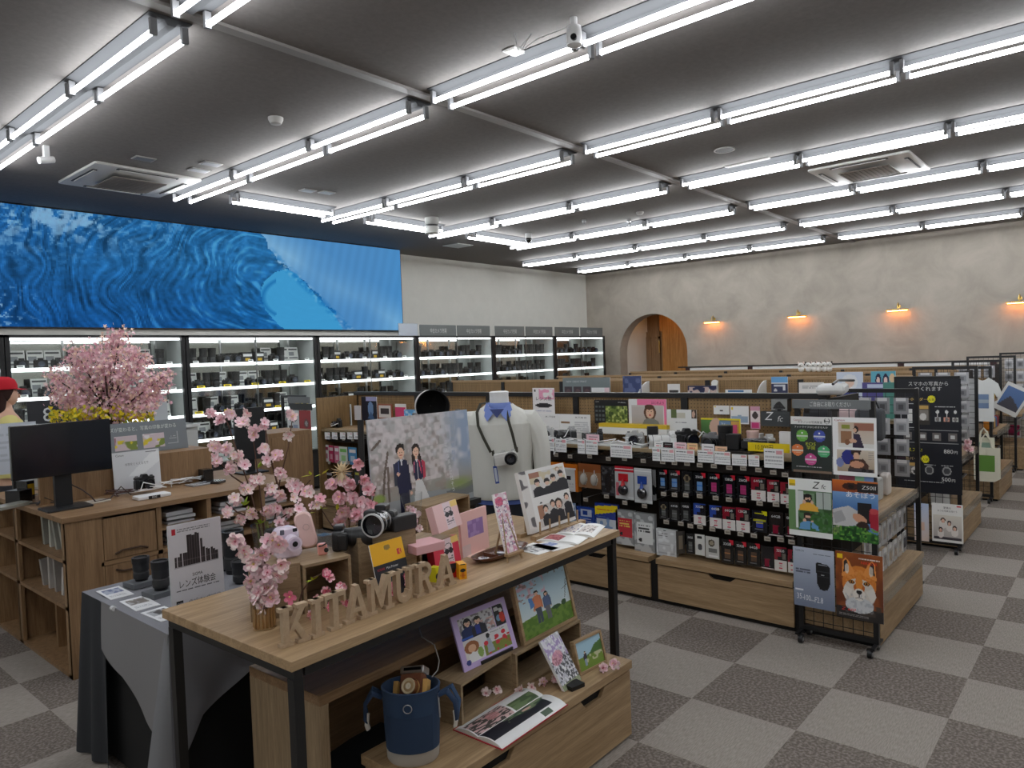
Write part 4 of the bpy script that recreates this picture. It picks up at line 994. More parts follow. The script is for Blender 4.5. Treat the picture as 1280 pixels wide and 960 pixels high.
r1 = [((822.5, 587, 834, 612.5), '32GB', 'blue'), ((836, 588, 850, 614), '64GB', 'blue'), ((852, 589, 865.5, 619), '', 'grey'), ((867, 591, 882, 619), '256GB', 'blue'), ((885, 592, 899.5, 620), '64GB', 'mag'), ((904, 594, 919, 622.5), '128GB', 'mag'), ((921, 595, 937, 624), '256GB', 'mag'), ((939, 597, 957, 626), '64GB', 'redw'), ((959, 600, 974, 628), '128GB', 'redw'), ((975.5, 603, 987, 630), '', 'redw')]
r2 = [((824, 627, 835, 649), '', 'grey'), ((836.6, 628, 849.5, 652), '64GB', 'grey'), ((851, 628.5, 863.5, 653), '128GB', 'grey'), ((867, 629.5, 882, 656), '32GB', 'bluew'), ((887, 632, 902, 660), '64GB', 'bluew'), ((903.3, 634, 919, 662.6), '64GB', 'redw'), ((920.2, 635, 937, 665), '128GB', 'redw'), ((940, 638.7, 959, 665), '', 'yel'), ((961, 640, 979, 670), '64GB', 'dark'), ((981.5, 642, 992, 671), '128GB', 'dark')]
r3 = [((858, 667, 868, 692), '256GB', 'grey'), ((901.6, 674.5, 917, 704), '32GB', 'gold'), ((918.3, 677, 933, 706), '32GB', 'gold'), ((934.5, 679, 950, 707.6), '64GB', 'gold'), ((951.5, 683, 967, 711), '', 'dark'), ((968, 684, 983.5, 714), '32GB', 'redw'), ((985, 687, 994, 716), '', 'redw')]
for row, L_ in ((1, r1), (2, r2), (3, r3)):
    for ix, (b_, s_, st_) in enumerate(L_): mc(b_, s_, st_, row, ix)
# pouches and bags
cv = Cv(24, 34, (206, 208, 210)); cv.rect(.1, .55, .9, .9, (176, 178, 182)); cv.rect(.14, .58, .86, .86, (206, 208, 210)); cv.rect(.38, .03, .5, .07, (60, 60, 60)); cv.lines(.1, .12, .6, .3, 2, (90, 90, 92), .7); cv.speck(0, 0, 1, 1, (235, 238, 240), 5, .6, 4, .8)
pack('dry_cabinet_pouch', 'shiny white pouch standing on the ledge left of the memory cards', 'pouch', (820.5, 662, 845, 695.5), cv, None, None, t=.03, side=(210, 212, 214))
pack('filter_pack', 'narrow grey edged pack turned sideways beside the white pouch', 'pack', (846, 664, 856, 692), Cv(4, 10, (66, 62, 58)).rect(.3, .2, .8, .8, (120, 110, 96)), None, None, lean=.9)
cv = Cv(14, 24, (214, 214, 210)); cv.rect(.2, .1, .7, .2, (60, 60, 60)); cv.circ(.5, .6, .25, (80, 80, 84))
pack('cleaning_pack', 'white pack with a dark round disc, bottom row', 'pack', (869, 668, 881, 694), cv)
cv = Cv(18, 26, (196, 196, 192)); cv.circ(.45, .3, .24, (90, 84, 70)); cv.circ(.45, .3, .15, (160, 150, 130)); cv.rect(.2, .52, .85, .72, (120, 120, 118)); cv.rect(.2, .86, .9, .94, (226, 226, 226))
pack('filter_pack', 'grey white filter pack with a round ring, bottom row', 'pack', (882, 671, 899, 698), cv)
cv = Cv(18, 34, (206, 112, 34)); cv.rect(.0, .22, .82, 1, (206, 206, 204)); cv.rect(.3, .45, .55, .58, (40, 40, 50)); cv.rect(.0, .16, .9, .22, (226, 226, 222)); cv.lines(.1, .7, .7, .9, 2, (160, 160, 160), .5)
pack('blower_box', 'orange and white box hanging under the camera shelf', 'box', (703, 580, 722, 614), cv, t=.05, side=(212, 118, 36))
cv = Cv(14, 30, (220, 122, 40)); cv.rect(0, .3, .9, 1, (214, 214, 212))
pack('blower_box', 'orange topped white box partly behind the photo book', 'box', (688, 578, 702, 606), cv, t=.05, side=(212, 118, 36))
cv = Cv(30, 32, (146, 84, 48)); cv.rect(0, .34, 1, 1, (150, 112, 82)); cv.rect(.49, 0, .51, 1, (90, 56, 40))
for x in (.25, .72): cv.ell(x, .64, .14, .25, (196, 190, 182)); cv.ell(x, .58, .10, .12, (110, 104, 100)); cv.rect(x-.02, .26, x+.02, .42, (190, 190, 186))
def f(mb, w, h):
    for x in (-.25, .22): mb.sph((x*w, -.012, h*.36), (w*.13, .02, h*.24), 10, 8, (176, 172, 164))
pack('mirror_pack', 'brown card pack holding two silver oval tools', 'pack', (723, 580, 751, 610), cv, None, f)
pack('cable_pack', 'black bagged accessory between the brown and the red packs', 'pack', (752, 583, 768.5, 619), Cv(16, 34, (44, 44, 48)).speck(0, 0, 1, 1, (86, 86, 92), 6, .5, 4, .8).ell(.5, .55, .28, .34, (30, 30, 34)))
def blower(label, box, cap, c0):
    cv = Cv(24, 42, (196, 198, 200)); cv.rect(0, 0, 1, .16, c0); cv.rect(0, .06, 1, .1, (236, 236, 236)); cv.lines(.3, .03, .9, .06, 1, (40, 40, 40), .6); cv.rect(.02, .9, .98, .97, (214, 216, 218)); cv.rect(.05, .5, .2, .9, c0, .6)
    def f(mb, w, h):
        mb.sph((0, -.02, h*.30), (w*.27, .024, h*.17), 12, 10, (34, 34, 38)); mb.cyl((0, -.02, h*.42), (0, -.02, h*.62), w*.12, w*.05, 10, cap); mb.bz(-w*.3, w*.22, -.006, -.001, h*.55, h*.78, cap)
    pack('dust_blower', label, 'dust blower', box, cv, 'bulb blowers hanging on the first run', f)
blower('dust blower pack with red header and red nozzle', (769, 583, 792, 624), (190, 30, 44), (200, 44, 60))
blower('larger dust blower pack with blue nozzle and white card', (793, 585.6, 815, 629), (40, 70, 150), (206, 208, 210))
pack('dust_blower', 'second pack seen edge on behind the blue dust blower', 'dust blower', (812, 587, 820, 625), Cv(6, 30, (200, 202, 204)).ell(.6, .68, .4, .17, (40, 40, 44)), tagp=False, X=XP+.06)
cv = Cv(26, 26, (34, 62, 140)); cv.speck(0, 0, 1, 1, (60, 100, 180), 5, .55, 4, .8); cv.rect(.25, .12, .85, .5, (210, 216, 226), .8); cv.rect(.35, .18, .6, .44, (34, 62, 140)); cv.lines(.2, .6, .85, .9, 3, (200, 206, 220), .7)
pack('desiccant_bag', 'blue foil bag behind the corner of the display table', 'bag', (721, 634, 743, 657), cv, t=.03, side=(34, 62, 140))
cv = Cv(34, 32, (40, 60, 140)); cv.poly([(0, .12), (1, .02), (1, .26), (0, .46)], (232, 206, 30)); cv.lines(.1, .2, .8, .3, 1, (210, 60, 40), .9); cv.rect(.05, .6, .95, .95, (196, 204, 214)); cv.speck(0, .5, 1, 1, (90, 130, 190), 7, .5, 4, .7)
pack('desiccant_bag', 'blue bag with a slanting yellow band', 'bag', (744, 630, 772, 662), cv, t=.03, side=(40, 60, 140))
pack('desiccant_bag', 'pale blue bag at the far left, behind the photo book', 'bag', (700, 628, 720, 652), Cv(16, 20, (120, 140, 170)).speck(0, 0, 1, 1, (210, 216, 224), 5, .5, 4, .8), t=.03)
def foil(label, box, inner, c2):
    cv = Cv(24, 44, (146, 148, 150)); cv.speck(0, 0, 1, 1, (196, 198, 200), 5, .5, 4, .9); cv.rect(.12, .22, .9, .78, inner); cv.lines(.2, .28, .8, .5, 3, c2, .9); cv.circ(.3, .68, .09, (40, 40, 44))
    pack('desiccant_bag', label, 'bag', box, cv, 'foil bags hanging on the first run', t=.035, side=(160, 162, 164))
foil('silver foil bag with a red label', (770, 638, 792, 681), (196, 50, 62), (226, 190, 90))
foil('silver foil bag with a white label, beside the red one', (793, 642, 818, 691), (222, 224, 224), (60, 60, 62))
# narrow goods at the far end of the run, left of the child poster
cols = [((206, 206, 208), (150, 60, 90), 'white and plum'), ((190, 60, 100), (220, 200, 206), 'pink'), ((206, 110, 140), (230, 220, 224), 'rose striped'), ((206, 214, 200), (120, 190, 90), 'white and green'), ((70, 140, 190), (226, 226, 226), 'blue and white'), ((190, 60, 66), (230, 230, 230), 'red and white'), ((70, 70, 76), (200, 200, 204), 'dark grey')]
gx = [405, 411, 418, 424, 435.5, 449, 463]
for k, (c0, c1, nm) in enumerate(cols):
    x = gx[k]; wd = 11 if k in (3, 4) else 6.5
    cv = Cv(8, 16, c0); cv.rect(.1, .15, .9, .3, c1); cv.rect(.25, .5, .75, .8, c1, .6)
    pack('accessory_pack', f'narrow {nm} pack hanging at the far end of the first run', 'pack', (x, 556+k*.8, x+wd-.5, 577+k), cv)
for k in range(4):
    x = 407+12*k; cv = Cv(8, 12, (44, 42, 46)); cv.rect(.15, .2, .85, .35, [(160, 160, 164), (150, 90, 40), (80, 120, 160), (190, 190, 60)][k])
    pack('accessory_pack', f'dark pack with {["grey", "orange", "blue", "yellow"][k]} stripe in the lower far row, before the flowers', 'pack', (x, 588, x+9, 606), cv)
# more packs behind poster and mannequin gap
for k in range(9):
    x = 690-0*k; yy = 3.75+.22*k
    cv = Cv(6, 10, [(60, 62, 70), (200, 200, 200), (150, 40, 50)][k % 3]); cv.rect(.2, .3, .8, .6, (150, 150, 156))
    o = board(cv, .12, .17, .01).build('accessory_pack', 'film', loc=(XP, yy, .73), rot=(0, 0, -PI/2)); tag(o, 'hanging pack mostly hidden behind the mannequin and child poster', 'pack', 'packs hidden behind the mannequin')

# ---------------------------------------------------------------- the camera shelf
ZS = 1.036
def pc(label, box, group=None, X=G1+.050, cv=None, kind='price_ticket', side=(236, 236, 236), fn=None):
    w = max(6, int(box[2]-box[0])); h = max(6, int((box[3]-box[1])*.9))
    if cv is None:
        cv = Cv(w*2, h, (230, 230, 230)); cv.lines(.06, .12, .6, .26, 1, (70, 70, 74), .8, w); cv.lines(.06, .36, .94, .9, 3, (150, 150, 154), .7, w+h); cv.rect(.62, .1, .94, .28, (210, 90, 100), .5)
    return panelX(kind, label, 'price card', *box, X, cv, .0015, fn, group, side, 'print')
tk = [(664, 545, 671, 563), (684.5, 547.5, 693, 563.5), (694, 548.5, 708, 565), (722, 549.5, 731, 567), (732, 550, 747, 568), (763, 556, 790, 572), (815.5, 560, 825, 576), (826.5, 561, 843, 577), (844, 562, 868, 577.5), (872, 563, 892, 578), (893, 564.5, 913, 580.5), (915, 568, 933.5, 582), (935.5, 569, 949, 583), (955, 561, 979.5, 585)]
tn = ['far', 'second', 'third', 'fourth', 'fifth', 'sixth', 'seventh', 'eighth', 'ninth', 'tenth', 'eleventh', 'twelfth', 'thirteenth', 'nearest']
for k, b_ in enumerate(tk): pc(f'white price ticket in the rail of the camera shelf, {tn[k]} {"from the far end" if 0 < k < 13 else "one"}', b_, 'price tickets along the camera shelf')
for k, x in enumerate((406, 415, 425, 434, 442)): pc(f'small white ticket in the shelf rail at the far end, {ordn[k]} from the left', (x, 540.5, x+6.5, 549), 'tickets at the far end of the rail')
pk = [((733, 543, 749, 552), (232, 196, 206), 'pink'), ((818, 552, 829, 559.5), (232, 232, 230), 'white'), ((828.5, 553, 841, 560), (24, 24, 26), 'black'), ((843, 553, 858, 562), (236, 206, 212), 'pink'), ((859, 554, 872, 563), (240, 200, 150), 'orange'), ((877, 555, 893, 566), (230, 226, 228), 'white and red'), ((894, 558, 909, 567), (238, 196, 160), 'orange and white')]
for b_, c, nm in pk:
    cv = Cv(16, 10, c); cv.lines(.1, .2, .9, .5, 1, (60, 60, 64) if nm != 'black' else (220, 220, 220), .7); cv.lines(.2, .6, .8, .85, 1, (200, 60, 80), .5)
    pc(f'{nm} price card standing at the shelf edge, near {("the far end" if b_[0] < 800 else "the white lens" if b_[0] < 850 else "the middle")}', b_, 'price cards standing on the shelf edge', X=G1+.085, cv=cv)
pc('yellow price strip reading 10,000 under the black camera', (935, 554, 987, 565), None, X=G1+.10, cv=Cv(40, 8, (226, 200, 20)), side=(226, 200, 20), fn=lambda mb, w, h: mb.text('10,000円', -w*.1, h*.2, h*.8, (60, 50, 20), w=w*.42))

# boards standing on the shelf
def sb_(name, label, box, cv, X, fn=None, cat='sign board', side=(235, 235, 235), t=.004):
    cx = (box[0]+box[2])/2; yb = pj_y(cx, X, ZS)
    return panelX(name, label, cat, box[0], box[1], box[2], yb, X, cv, t, fn, None, side)
def pj_y(px, X, Z):
    """photo row where height Z shows at column px in the plane X"""
    lo, hi = 300, 900
    for _ in range(40):
        m = (lo+hi)/2
        if oX(px, m, X).z > Z: lo = m
        else: hi = m
    return lo
cv = Cv(36, 36, (226, 226, 226)); cv.lines(.05, .3, .4, .8, 6, (160, 160, 164), .6)
def f(mb, w, h): mb.text('X-T50', w*.2, h*.84, h*.1, (60, 60, 62), w=w*.34)
sb_('camera_sign', 'white camera board marked X-T50 under the festival poster', (663, 517, 699, 546), cv, G1+.38, f)
cv = Cv(38, 36, (228, 228, 226)); cv.rect(.05, .3, .35, .4, (140, 110, 80)); cv.lines(.5, .3, .95, .8, 6, (170, 170, 174), .6)
def f(mb, w, h): mb.text('X-T30 III', w*.2, h*.84, h*.1, (60, 60, 62), w=w*.36)
sb_('camera_sign', 'white camera board next to the X-T50 board', (699.5, 518, 738, 546), cv, G1+.38, f)
cv = Cv(27, 34, (230, 226, 226)); cv.speck(.3, .02, 1, .45, (226, 150, 180), 7, .45, 5, .9); cv.ell(.5, .68, .36, .09, (50, 46, 48)); cv.rect(.12, .64, .88, .72, (40, 38, 40)); cv.rect(.06, .07, .16, .15, (60, 60, 60)); cv.lines(.1, .86, .9, .94, 1, (120, 130, 170), .6)
def f(mb, w, h): mb.text('レンズ祭', w*.02, h*.52, h*.17, (70, 40, 56), w=w*.72)
panelX('festival_poster', 'small white poster with pink blossoms standing over the camera boards', 'poster', 666, 485, 693, 517, G1+.42, cv, .003, f)
cv = Cv(56, 40, (26, 27, 28)); cv.grad(.34, .24, .98, .96, (110, 130, 60), (84, 100, 40)); cv.speck(.34, .24, .98, .96, (190, 200, 120), 18, .5, 7, .8); cv.speck(.34, .24, .98, .96, (40, 60, 24), 13, .6, 8, .8)
for j in range(4):
    for i_ in range(3): cv.rect(.04+i_*.1, .24+j*.18, .10+i_*.1, .33+j*.18, (90, 96, 96))
def f(mb, w, h): mb.text('SIGMA', -w*.4, h*.9, h*.06, (210, 210, 210)); mb.text('17-40mm', w*.33, h*.88, h*.07, (220, 220, 220), w=w*.22)
panelX('lens_board', 'black display board with a green foliage picture, before the wooden panel', 'sign board', 743, 500, 785, 530, G1+.42, cv, .006, f, None, (30, 30, 30))
cv = Cv(64, 44, (222, 222, 222)); cv.rect(.24, 0, 1, .24, (232, 120, 160)); cv.rect(.93, 0, 1, 1, (232, 120, 160)); cv.grad(.08, .22, .92, .96, (196, 190, 186), (168, 160, 156)); cv.rect(.1, .3, .5, .6, (186, 176, 172), .7)
cv.ell(.57, .50, .16, .30, (92, 62, 46)); cv.ell(.57, .52, .105, .2, (216, 176, 150)); cv.ell(.55, .30, .12, .1, (86, 58, 44)); cv.poly([(.36, .96), (.42, .78), (.52, .72), (.66, .72), (.78, .82), (.82, .96)], (120, 122, 118)); cv.ell(.57, .60, .03, .03, (190, 80, 80))
for q in (-1, 1): cv.ell(.57+q*.045, .47, .014, .018, (40, 28, 26))
def f(mb, w, h): mb.text('はじめよう', w*.28, h*.82, h*.12, (90, 30, 60), w=w*.32)
panelX('portrait_board', 'display board with pink border and a smiling long-haired person', 'sign board', 786, 499, 833, 532, G1+.42, cv, .006, f)
o = MB().bz(-.0, .10, -.30, .28, 0, .028, (214, 180, 40)).bz(.0, .10, -.30, .28, -.05, -.0005, (226, 226, 222)); p0 = oX(788, 530, G1+.36)
o = o.build('board_stand', 'paint', loc=(G1+.36, p0.y-.0, p0.z-.03)); tag(o, 'long low stand with yellow top edge carrying two display boards', 'stand')
cv = Cv(48, 44, (224, 224, 222)); cv.rect(.14, 0, .34, .25, (92, 106, 64)); cv.rect(.34, .1, .62, .25, (200, 196, 180)); cv.rect(.84, 0, 1, .25, (70, 56, 50)); cv.ell(.9, .13, .05, .1, (206, 170, 150)); cv.lines(.3, .34, .66, .42, 1, (90, 90, 96), .8)
sb_('camera_sign', 'white board with small photos along its top, right of the pink board', (834, 512, 871, 548), cv, G1+.40)
cv = Cv(60, 34, (110, 110, 108)); cv.rect(0, 0, 1, .05, (222, 206, 30)); cv.rect(.97, 0, 1, 1, (222, 206, 30)); cv.grad(0, .05, .5, 1, (90, 136, 70), (40, 66, 36)); cv.ell(.38, .3, .16, .3, (206, 170, 150)); cv.rect(.46, .08, .75, .3, (110, 140, 170)); cv.rect(.76, .1, .96, .9, (206, 160, 80)); cv.rect(.8, .2, .92, .6, (206, 80, 120)); cv.rect(.5, .3, .75, 1, (60, 66, 60))
def f(mb, w, h): mb.text('Z6', w*.07, h*.74, h*.15, (210, 220, 230), w=w*.12)
sb_('product_board', 'yellow edged board with a leafy photo behind the black cameras', (876.5, 523, 926, 558), cv, G1+.36, f)
for (b_, lb, cc) in (((892, 507, 911.5, 518), 'white leaflet with a tiny black camera', (40, 40, 42)), ((913, 507.5, 936, 530), 'white leaflet with blue city photo', (150, 170, 190))):
    cv = Cv(20, 14, (228, 228, 226)); cv.rect(.4, .5, .6, .62, cc); cv.rect(.05, .05, .15, .2, (230, 200, 30))
    if 'city' in lb: cv.rect(.05, .55, .95, .95, cc)
    panelX('leaflet', lb+' on the pegboard', 'leaflet', *b_, G1+.50, cv, .002)
cv = Cv(16, 26, (206, 150, 170)); cv.rect(0, .2, 1, .7, (226, 214, 212)); cv.ell(.5, .4, .3, .16, (70, 60, 60)); cv.rect(.1, .75, .9, .95, (200, 60, 120))
panelX('leaflet', 'narrow pink leaflet left of the dark Z fc board', 'leaflet', 938, 508, 950, 536, G1+.44, cv, .002)
cv = Cv(44, 22, (62, 66, 68))
def f(mb, w, h): mb.text('Z', -w*.24, h*.42, h*.8, (226, 228, 228), slant=.25); mb.text('fc', w*.16, h*.34, h*.55, (206, 208, 208), slant=.25)
panelX('camera_sign', 'dark grey board with large white letters Z fc', 'sign board', 951, 514.5, 987, 533, G1+.40, cv, .02, f, None, (50, 54, 56))
cv = Cv(24, 16, (140, 142, 140)); cv.poly([(.1, .7), (.3, .3), (.55, .15), (.9, .7), (.5, .92)], (34, 34, 36)); cv.lines(.2, .5, .8, .8, 2, (90, 90, 90), .6); cv.rect(0, .88, 1, 1, (40, 40, 42))
panelX('product_box', 'grey box with a black pleated diamond picture, above the Z fc board', 'box', 964, 499, 984, 515, G1+.46, cv, .08, None, None, (60, 60, 62))
MBb = MB().bz(-.10, .10, -.16, .16, 0, .1, (44, 48, 50)); pb = oX(968, 525, G1+.46)

# cameras and lenses
def camera(label, px, py, X, rz, body=(26, 26, 28), top=None, lens=(20, 20, 22), ll=.06, lr=.031, scale=1.0, cable=None, flash=True, group=None, Z=ZS, tilt=0):
    p = oX(px, py, X)
    t = thing('camera', label, 'camera', (X, p.y, Z), group=group, rot=(0, tilt, -PI/2+rz)); t.scale = (scale,)*3
    top = top or body
    mb = MB(); mb.rbox((0, 0, .036), (.122, .036, .062), .01, body); mb.rbox((0, 0, .075), (.120, .034, .018), .006, top)
    if flash: mb.prism([(-.022, .083), (-.014, .1), (.014, .1), (.022, .083)], -.018, .016, top)
    mb.rbox((-.05, -.014, .038), (.026, .03, .066), .009, body); mb.build('body', 'satin', t, smooth=True)
    MB().cyl((-.046, 0, .083), (-.046, 0, .092), .010, n=14, col=(120, 120, 122)).cyl((.046, 0, .083), (.046, 0, .090), .009, n=14, col=top).build('dials', 'satin', t, smooth=True)
    mb = MB(); mb.push(loc=(.008, -.018, .04), rot=(PI/2, 0, 0)); mb.lathe([(lr*.92, 0, (150, 150, 152)), (lr*.95, .004, lens), (lr, .012, lens), (lr, ll*.4, (40, 40, 42)), (lr*1.02, ll*.42, lens), (lr*1.02, ll*.8, (46, 46, 48)), (lr*1.0, ll*.82, lens), (lr*1.06, ll, lens), (lr*.88, ll, (10, 10, 12)), (lr*.8, ll*.93, (24, 28, 40)), (.001, ll*.9, (24, 28, 40))], 22, close=False); mb.pop()
    mb.build('lens', 'gloss', t, smooth=True)
    if cable:
        MB().tube(cable, .0035, 6, (226, 226, 226)).build('security_cable', 'paint', t, smooth=True)
    MB().bz(-.04, .04, -.03, .03, -.0, .005, (40, 40, 42)).build('foot', 'satin', t)
    return t
def curl(seed, n=9, s=.1, z=.06):
    r = random.Random(seed); return [(r.uniform(-s, s), -.05+r.uniform(-.05, .03), max(.008, z*r.random()*(1 if 0 < i < n-1 else .3))) for i in range(n)]
SIL = (184, 184, 182)
camera('small silver and black camera before the X-T50 board', 683, 538, G1+.26, .2, SIL, SIL, scale=1.05, cable=[(0, -.05, .08), (.02, -.07, .05), (.05, -.08, .02), (.10, -.10, .02), (.16, -.12, .01), (.05, -.13, .008)])
camera('black camera with long lens turned left, before the second board', 715, 540, G1+.24, -.7, (34, 34, 36), (150, 150, 150), ll=.10, lr=.038, scale=1.15, cable=[(.03, -.03, .08), (.05, -.06, .04), (.02, -.10, .01), (.06, -.14, -.04), (.10, -.15, -.07), (.14, -.14, -.03), (.12, -.1, .01)])
camera('black camera lying with white cables, first on the open shelf', 750, 545, G1+.22, -.9, (26, 26, 28), ll=.11, lr=.036, scale=1.05, cable=curl(3, s=.1))
camera('compact silver camera before the display boards', 794, 547, G1+.22, .25, (170, 170, 168), SIL, scale=1.05, cable=curl(5, s=.07))
p = oX(816, 548, G1+.2); t = thing('camera_lens', 'upright black lens with silver base beside the white camera', 'lens', (G1+.2, p.y, ZS))
MB().lathe([(.036, 0, (170, 170, 170)), (.038, .04, (150, 150, 152)), (.038, .05, (22, 22, 24)), (.040, .12, (34, 34, 36)), (.040, .13, (22, 22, 24))], 22).build('barrel', 'satin', t, smooth=True)
MB().cyl((0, 0, .13), (0, 0, .14), .038, n=22, col=(16, 16, 18)).build('cap', 'satin', t, smooth=True)
camera('white camera with white telephoto lens pointing left', 840, 550, G1+.22, -.9, (206, 206, 204), (206, 206, 204), (196, 196, 194), ll=.13, lr=.040, scale=1.1, cable=curl(6, s=.09))
camera('black camera with a white coiled cable at its side', 858, 545, G1+.30, .9, (28, 28, 30), scale=1.25, cable=[(.05, -.03, .09), (.09, -.03, .06), (.10, -.04, .01), (.06, -.05, .005), (.04, -.05, .04), (.08, -.04, .08), (.12, -.04, .05), (.09, -.05, .01)])
camera('black and silver camera before the yellow edged board', 891, 550, G1+.22, -.15, (28, 28, 30), (120, 120, 122), scale=1.15, ll=.05)
p = oX(907, 553, G1+.2); t = thing('camera_lens', 'large upright black lens next to the black and silver camera', 'lens', (G1+.2, p.y, ZS))
MB().lathe([(.038, 0, K_), (.042, .02, (36, 36, 38)), (.042, .07, K_), (.046, .075, (40, 40, 42)), (.046, .12, K_), (.048, .125, (30, 30, 32)), (.048, .165, (14, 14, 16)), (.042, .165, (14, 14, 16))], 24).build('barrel', 'satin', t, smooth=True)
MB().cyl((0, 0, .165), (0, 0, .168), .03, n=22, col=(60, 80, 100)).build('glass', 'gloss', t, smooth=True)
t = thing('security_stand', 'black box-shaped camera stand with yellow card on it', 'stand', (G1+.14, oX(925, 558, G1+.14).y, ZS))
MB().bz(-.07, .07, -.09, .07, 0, .018, K_).build('base', 'satin', t)
MB().rbox((.0, .04, .07), (.05, .085, .10), .01, (26, 26, 28), axis='x').build('camera_back', 'satin', t); MB().rbox((.0, -.045, .055), (.05, .06, .05), .01, (30, 30, 32), axis='x').build('grip', 'satin', t)
camera('black and silver camera with long black lens at the near end of the shelf', 962, 552, G1+.26, -.95, (30, 30, 32), SIL, ll=.13, lr=.040, scale=1.12, cable=curl(9, s=.08))
p = oX(938, 550, G1+.3); t = thing('paper_cup_figure', 'small pale pink cup-shaped holder between the cameras', 'holder', (G1+.34, p.y, ZS)); MB().lathe([(.03, 0), (.036, .07), (.04, .12)], 16, (224, 190, 180)).build('cup', 'paint', t, smooth=True)
MB().bz(-.03, .03, -.045, .045, .0, .10, (226, 226, 226)).build('card', 'paint', t, loc=(.04, 0, 0))
o = MB().bz(-.0, .03, -.035, .035, 0, .13, (228, 228, 228)).build('info_tag', 'print', loc=(G1+.26, oX(981, 545, G1+.26).y, ZS)); tag(o, 'white upright card at the near end of the camera shelf', 'card')
# transparent plinths and loose cables
for k, (px0, px1) in enumerate(((672, 735), (757, 812), (822, 856))):
    ya_, yb_ = oX(px0, 555, G1+.2).y, oX(px1, 555, G1+.2).y
    o = MB().bz(-.09, .09, -(ya_-yb_)/2, (ya_-yb_)/2, 0, .014, (230, 232, 232)).build('white_display_tray', 'gloss', loc=(G1+.17, (ya_+yb_)/2, ZS-.0005)); tag(o, f'flat white tray under the cameras, {["far", "middle", "near"][k]} one of three', 'tray')
for k, (px, s) in enumerate(((725, 11), (765, 12), (700, 13), (830, 14), (975, 15))):
    y = oX(px, 555, G1+.13).y; r = random.Random(s)
    pts = [(r.uniform(-.05, .08), -.16+.04*i+r.uniform(-.03, .03), .018+r.uniform(0, .025)) for i in range(10)]
    o = MB().tube(pts, .0035, 6, (228, 228, 228)).build('security_cable', 'paint', loc=(G1+.14, y, ZS), smooth=True); tag(o, f'loose white cable on the camera shelf, {ordn[k]} of the tangle', 'cable', 'white cables on the camera shelf')
# goods at the far end of the shelf
cv = Cv(24, 32, (196, 206, 206)); cv.rect(.05, .15, .95, .95, (70, 96, 98)); cv.rect(.45, .2, .95, .6, (110, 120, 150)); cv.ell(.66, .3, .09, .08, (40, 34, 40)); cv.poly([(.55, .6), (.6, .38), (.76, .38), (.82, .6)], (50, 60, 84)); cv.rect(.5, .62, .8, .9, (150, 180, 196)); cv.lines(.1, .04, .9, .1, 1, (60, 60, 60), .8)
panelX('leaflet', 'framed leaflet of a standing person at the far end of the shelf', 'leaflet', 418, 505, 439, 531, G1+.42, cv, .006)
cv = Cv(14, 26, (196, 196, 200)); panelX('leaflet', 'plain pale leaflet leaning at the far shelf end', 'leaflet', 443, 507, 451, 525, G1+.40, cv, .006)
cv = Cv(26, 34, (24, 28, 44)); cv.rect(.3, 0, 1, .18, (160, 160, 200)); cv.ell(.6, .5, .18, .3, (110, 140, 180)); cv.poly([(.4, .9), (.6, .6), (.9, 1)], (60, 90, 130))
panelX('figure_poster', 'dark blue poster with a pale hanging figure, behind the child poster', 'poster', 452, 496, 471, 526, G1+.38, cv, .006)
cv = Cv(24, 20, (150, 84, 60)); cv.rect(.08, .08, .92, .95, (206, 200, 196)); cv.rect(.2, .3, .8, .7, (60, 50, 52))
panelX('framed_card', 'brown framed card standing above the child poster', 'card', 472, 505, 490, 523, G1+.38, cv, .01, None, None, (150, 84, 60))
cv = Cv(16, 16, (206, 60, 110)); cv.rect(0, 0, 1, .25, (222, 222, 218)); panelX('goods_card', 'pink card with white header above the child poster', 'card', 494, 505, 507, 521, G1+.38, cv, .01)
cv = Cv(20, 10, (90, 160, 214)); cv.speck(0, 0, 1, 1, (190, 214, 230), 5, .5, 4, .8); panelX('goods_card', 'light blue card next to the pink card', 'card', 505, 512, 522, 520, G1+.34, cv, .01)
camera('black camera with white cable at the far end of the shelf', 424, 534, G1+.25, -.3, (24, 24, 26), scale=.95, cable=curl(21))
for k in range(3): camera('black camera standing behind the child poster', 0, 0, G1+.25, 0, (30, 30, 32), scale=1.0, group='cameras behind the child poster').location = (G1+.25, 5.2-.42*k, ZS)
# far left rack leaflets
cv = Cv(26, 30, (200, 204, 206)); cv.ell(.5, .25, .34, .14, (70, 84, 84)); cv.ell(.5, .25, .2, .08, (160, 160, 150)); cv.rect(.1, .5, .45, .72, (50, 56, 60)); cv.rect(.5, .48, .9, .75, (140, 150, 176)); cv.ell(.4, .9, .2, .05, (60, 60, 60))
panelX('lens_leaflet', 'white leaflet with camera pictures on the far left rack', 'leaflet', 359.5, 513, 374, 551, G1-.06, cv, .002)
cv = Cv(26, 30, (156, 40, 46)); cv.ell(.6, .42, .22, .14, (110, 60, 60)); cv.ell(.6, .42, .12, .08, (150, 150, 150)); cv.lines(.2, .75, .8, .8, 1, (220, 170, 170), .8)
panelX('lens_leaflet', 'red leaflet with a lens on the far left rack', 'leaflet', 374.5, 513, 389, 552, G1-.06, cv, .002)
cv = Cv(16, 26, (206, 204, 200)); cv.ell(.5, .5, .17, .2, (50, 50, 54))
panelX('lens_leaflet', 'white leaflet with dark bottle shape, lower on the far left rack', 'leaflet', 361, 563, 373, 588, G1-.06, cv, .002)
cv = Cv(20, 34, (40, 38, 38)); cv.poly([(.2, .1), (.5, .1), (.8, .5), (.5, .45)], (190, 190, 190)); cv.speck(0, .4, 1, 1, (100, 70, 60), 6, .5, 4, .8)
panelX('lens_leaflet', 'dark leaflet with a white streak, lower on the far left rack', 'leaflet', 374.5, 565, 390, 604, G1-.06, cv, .002)
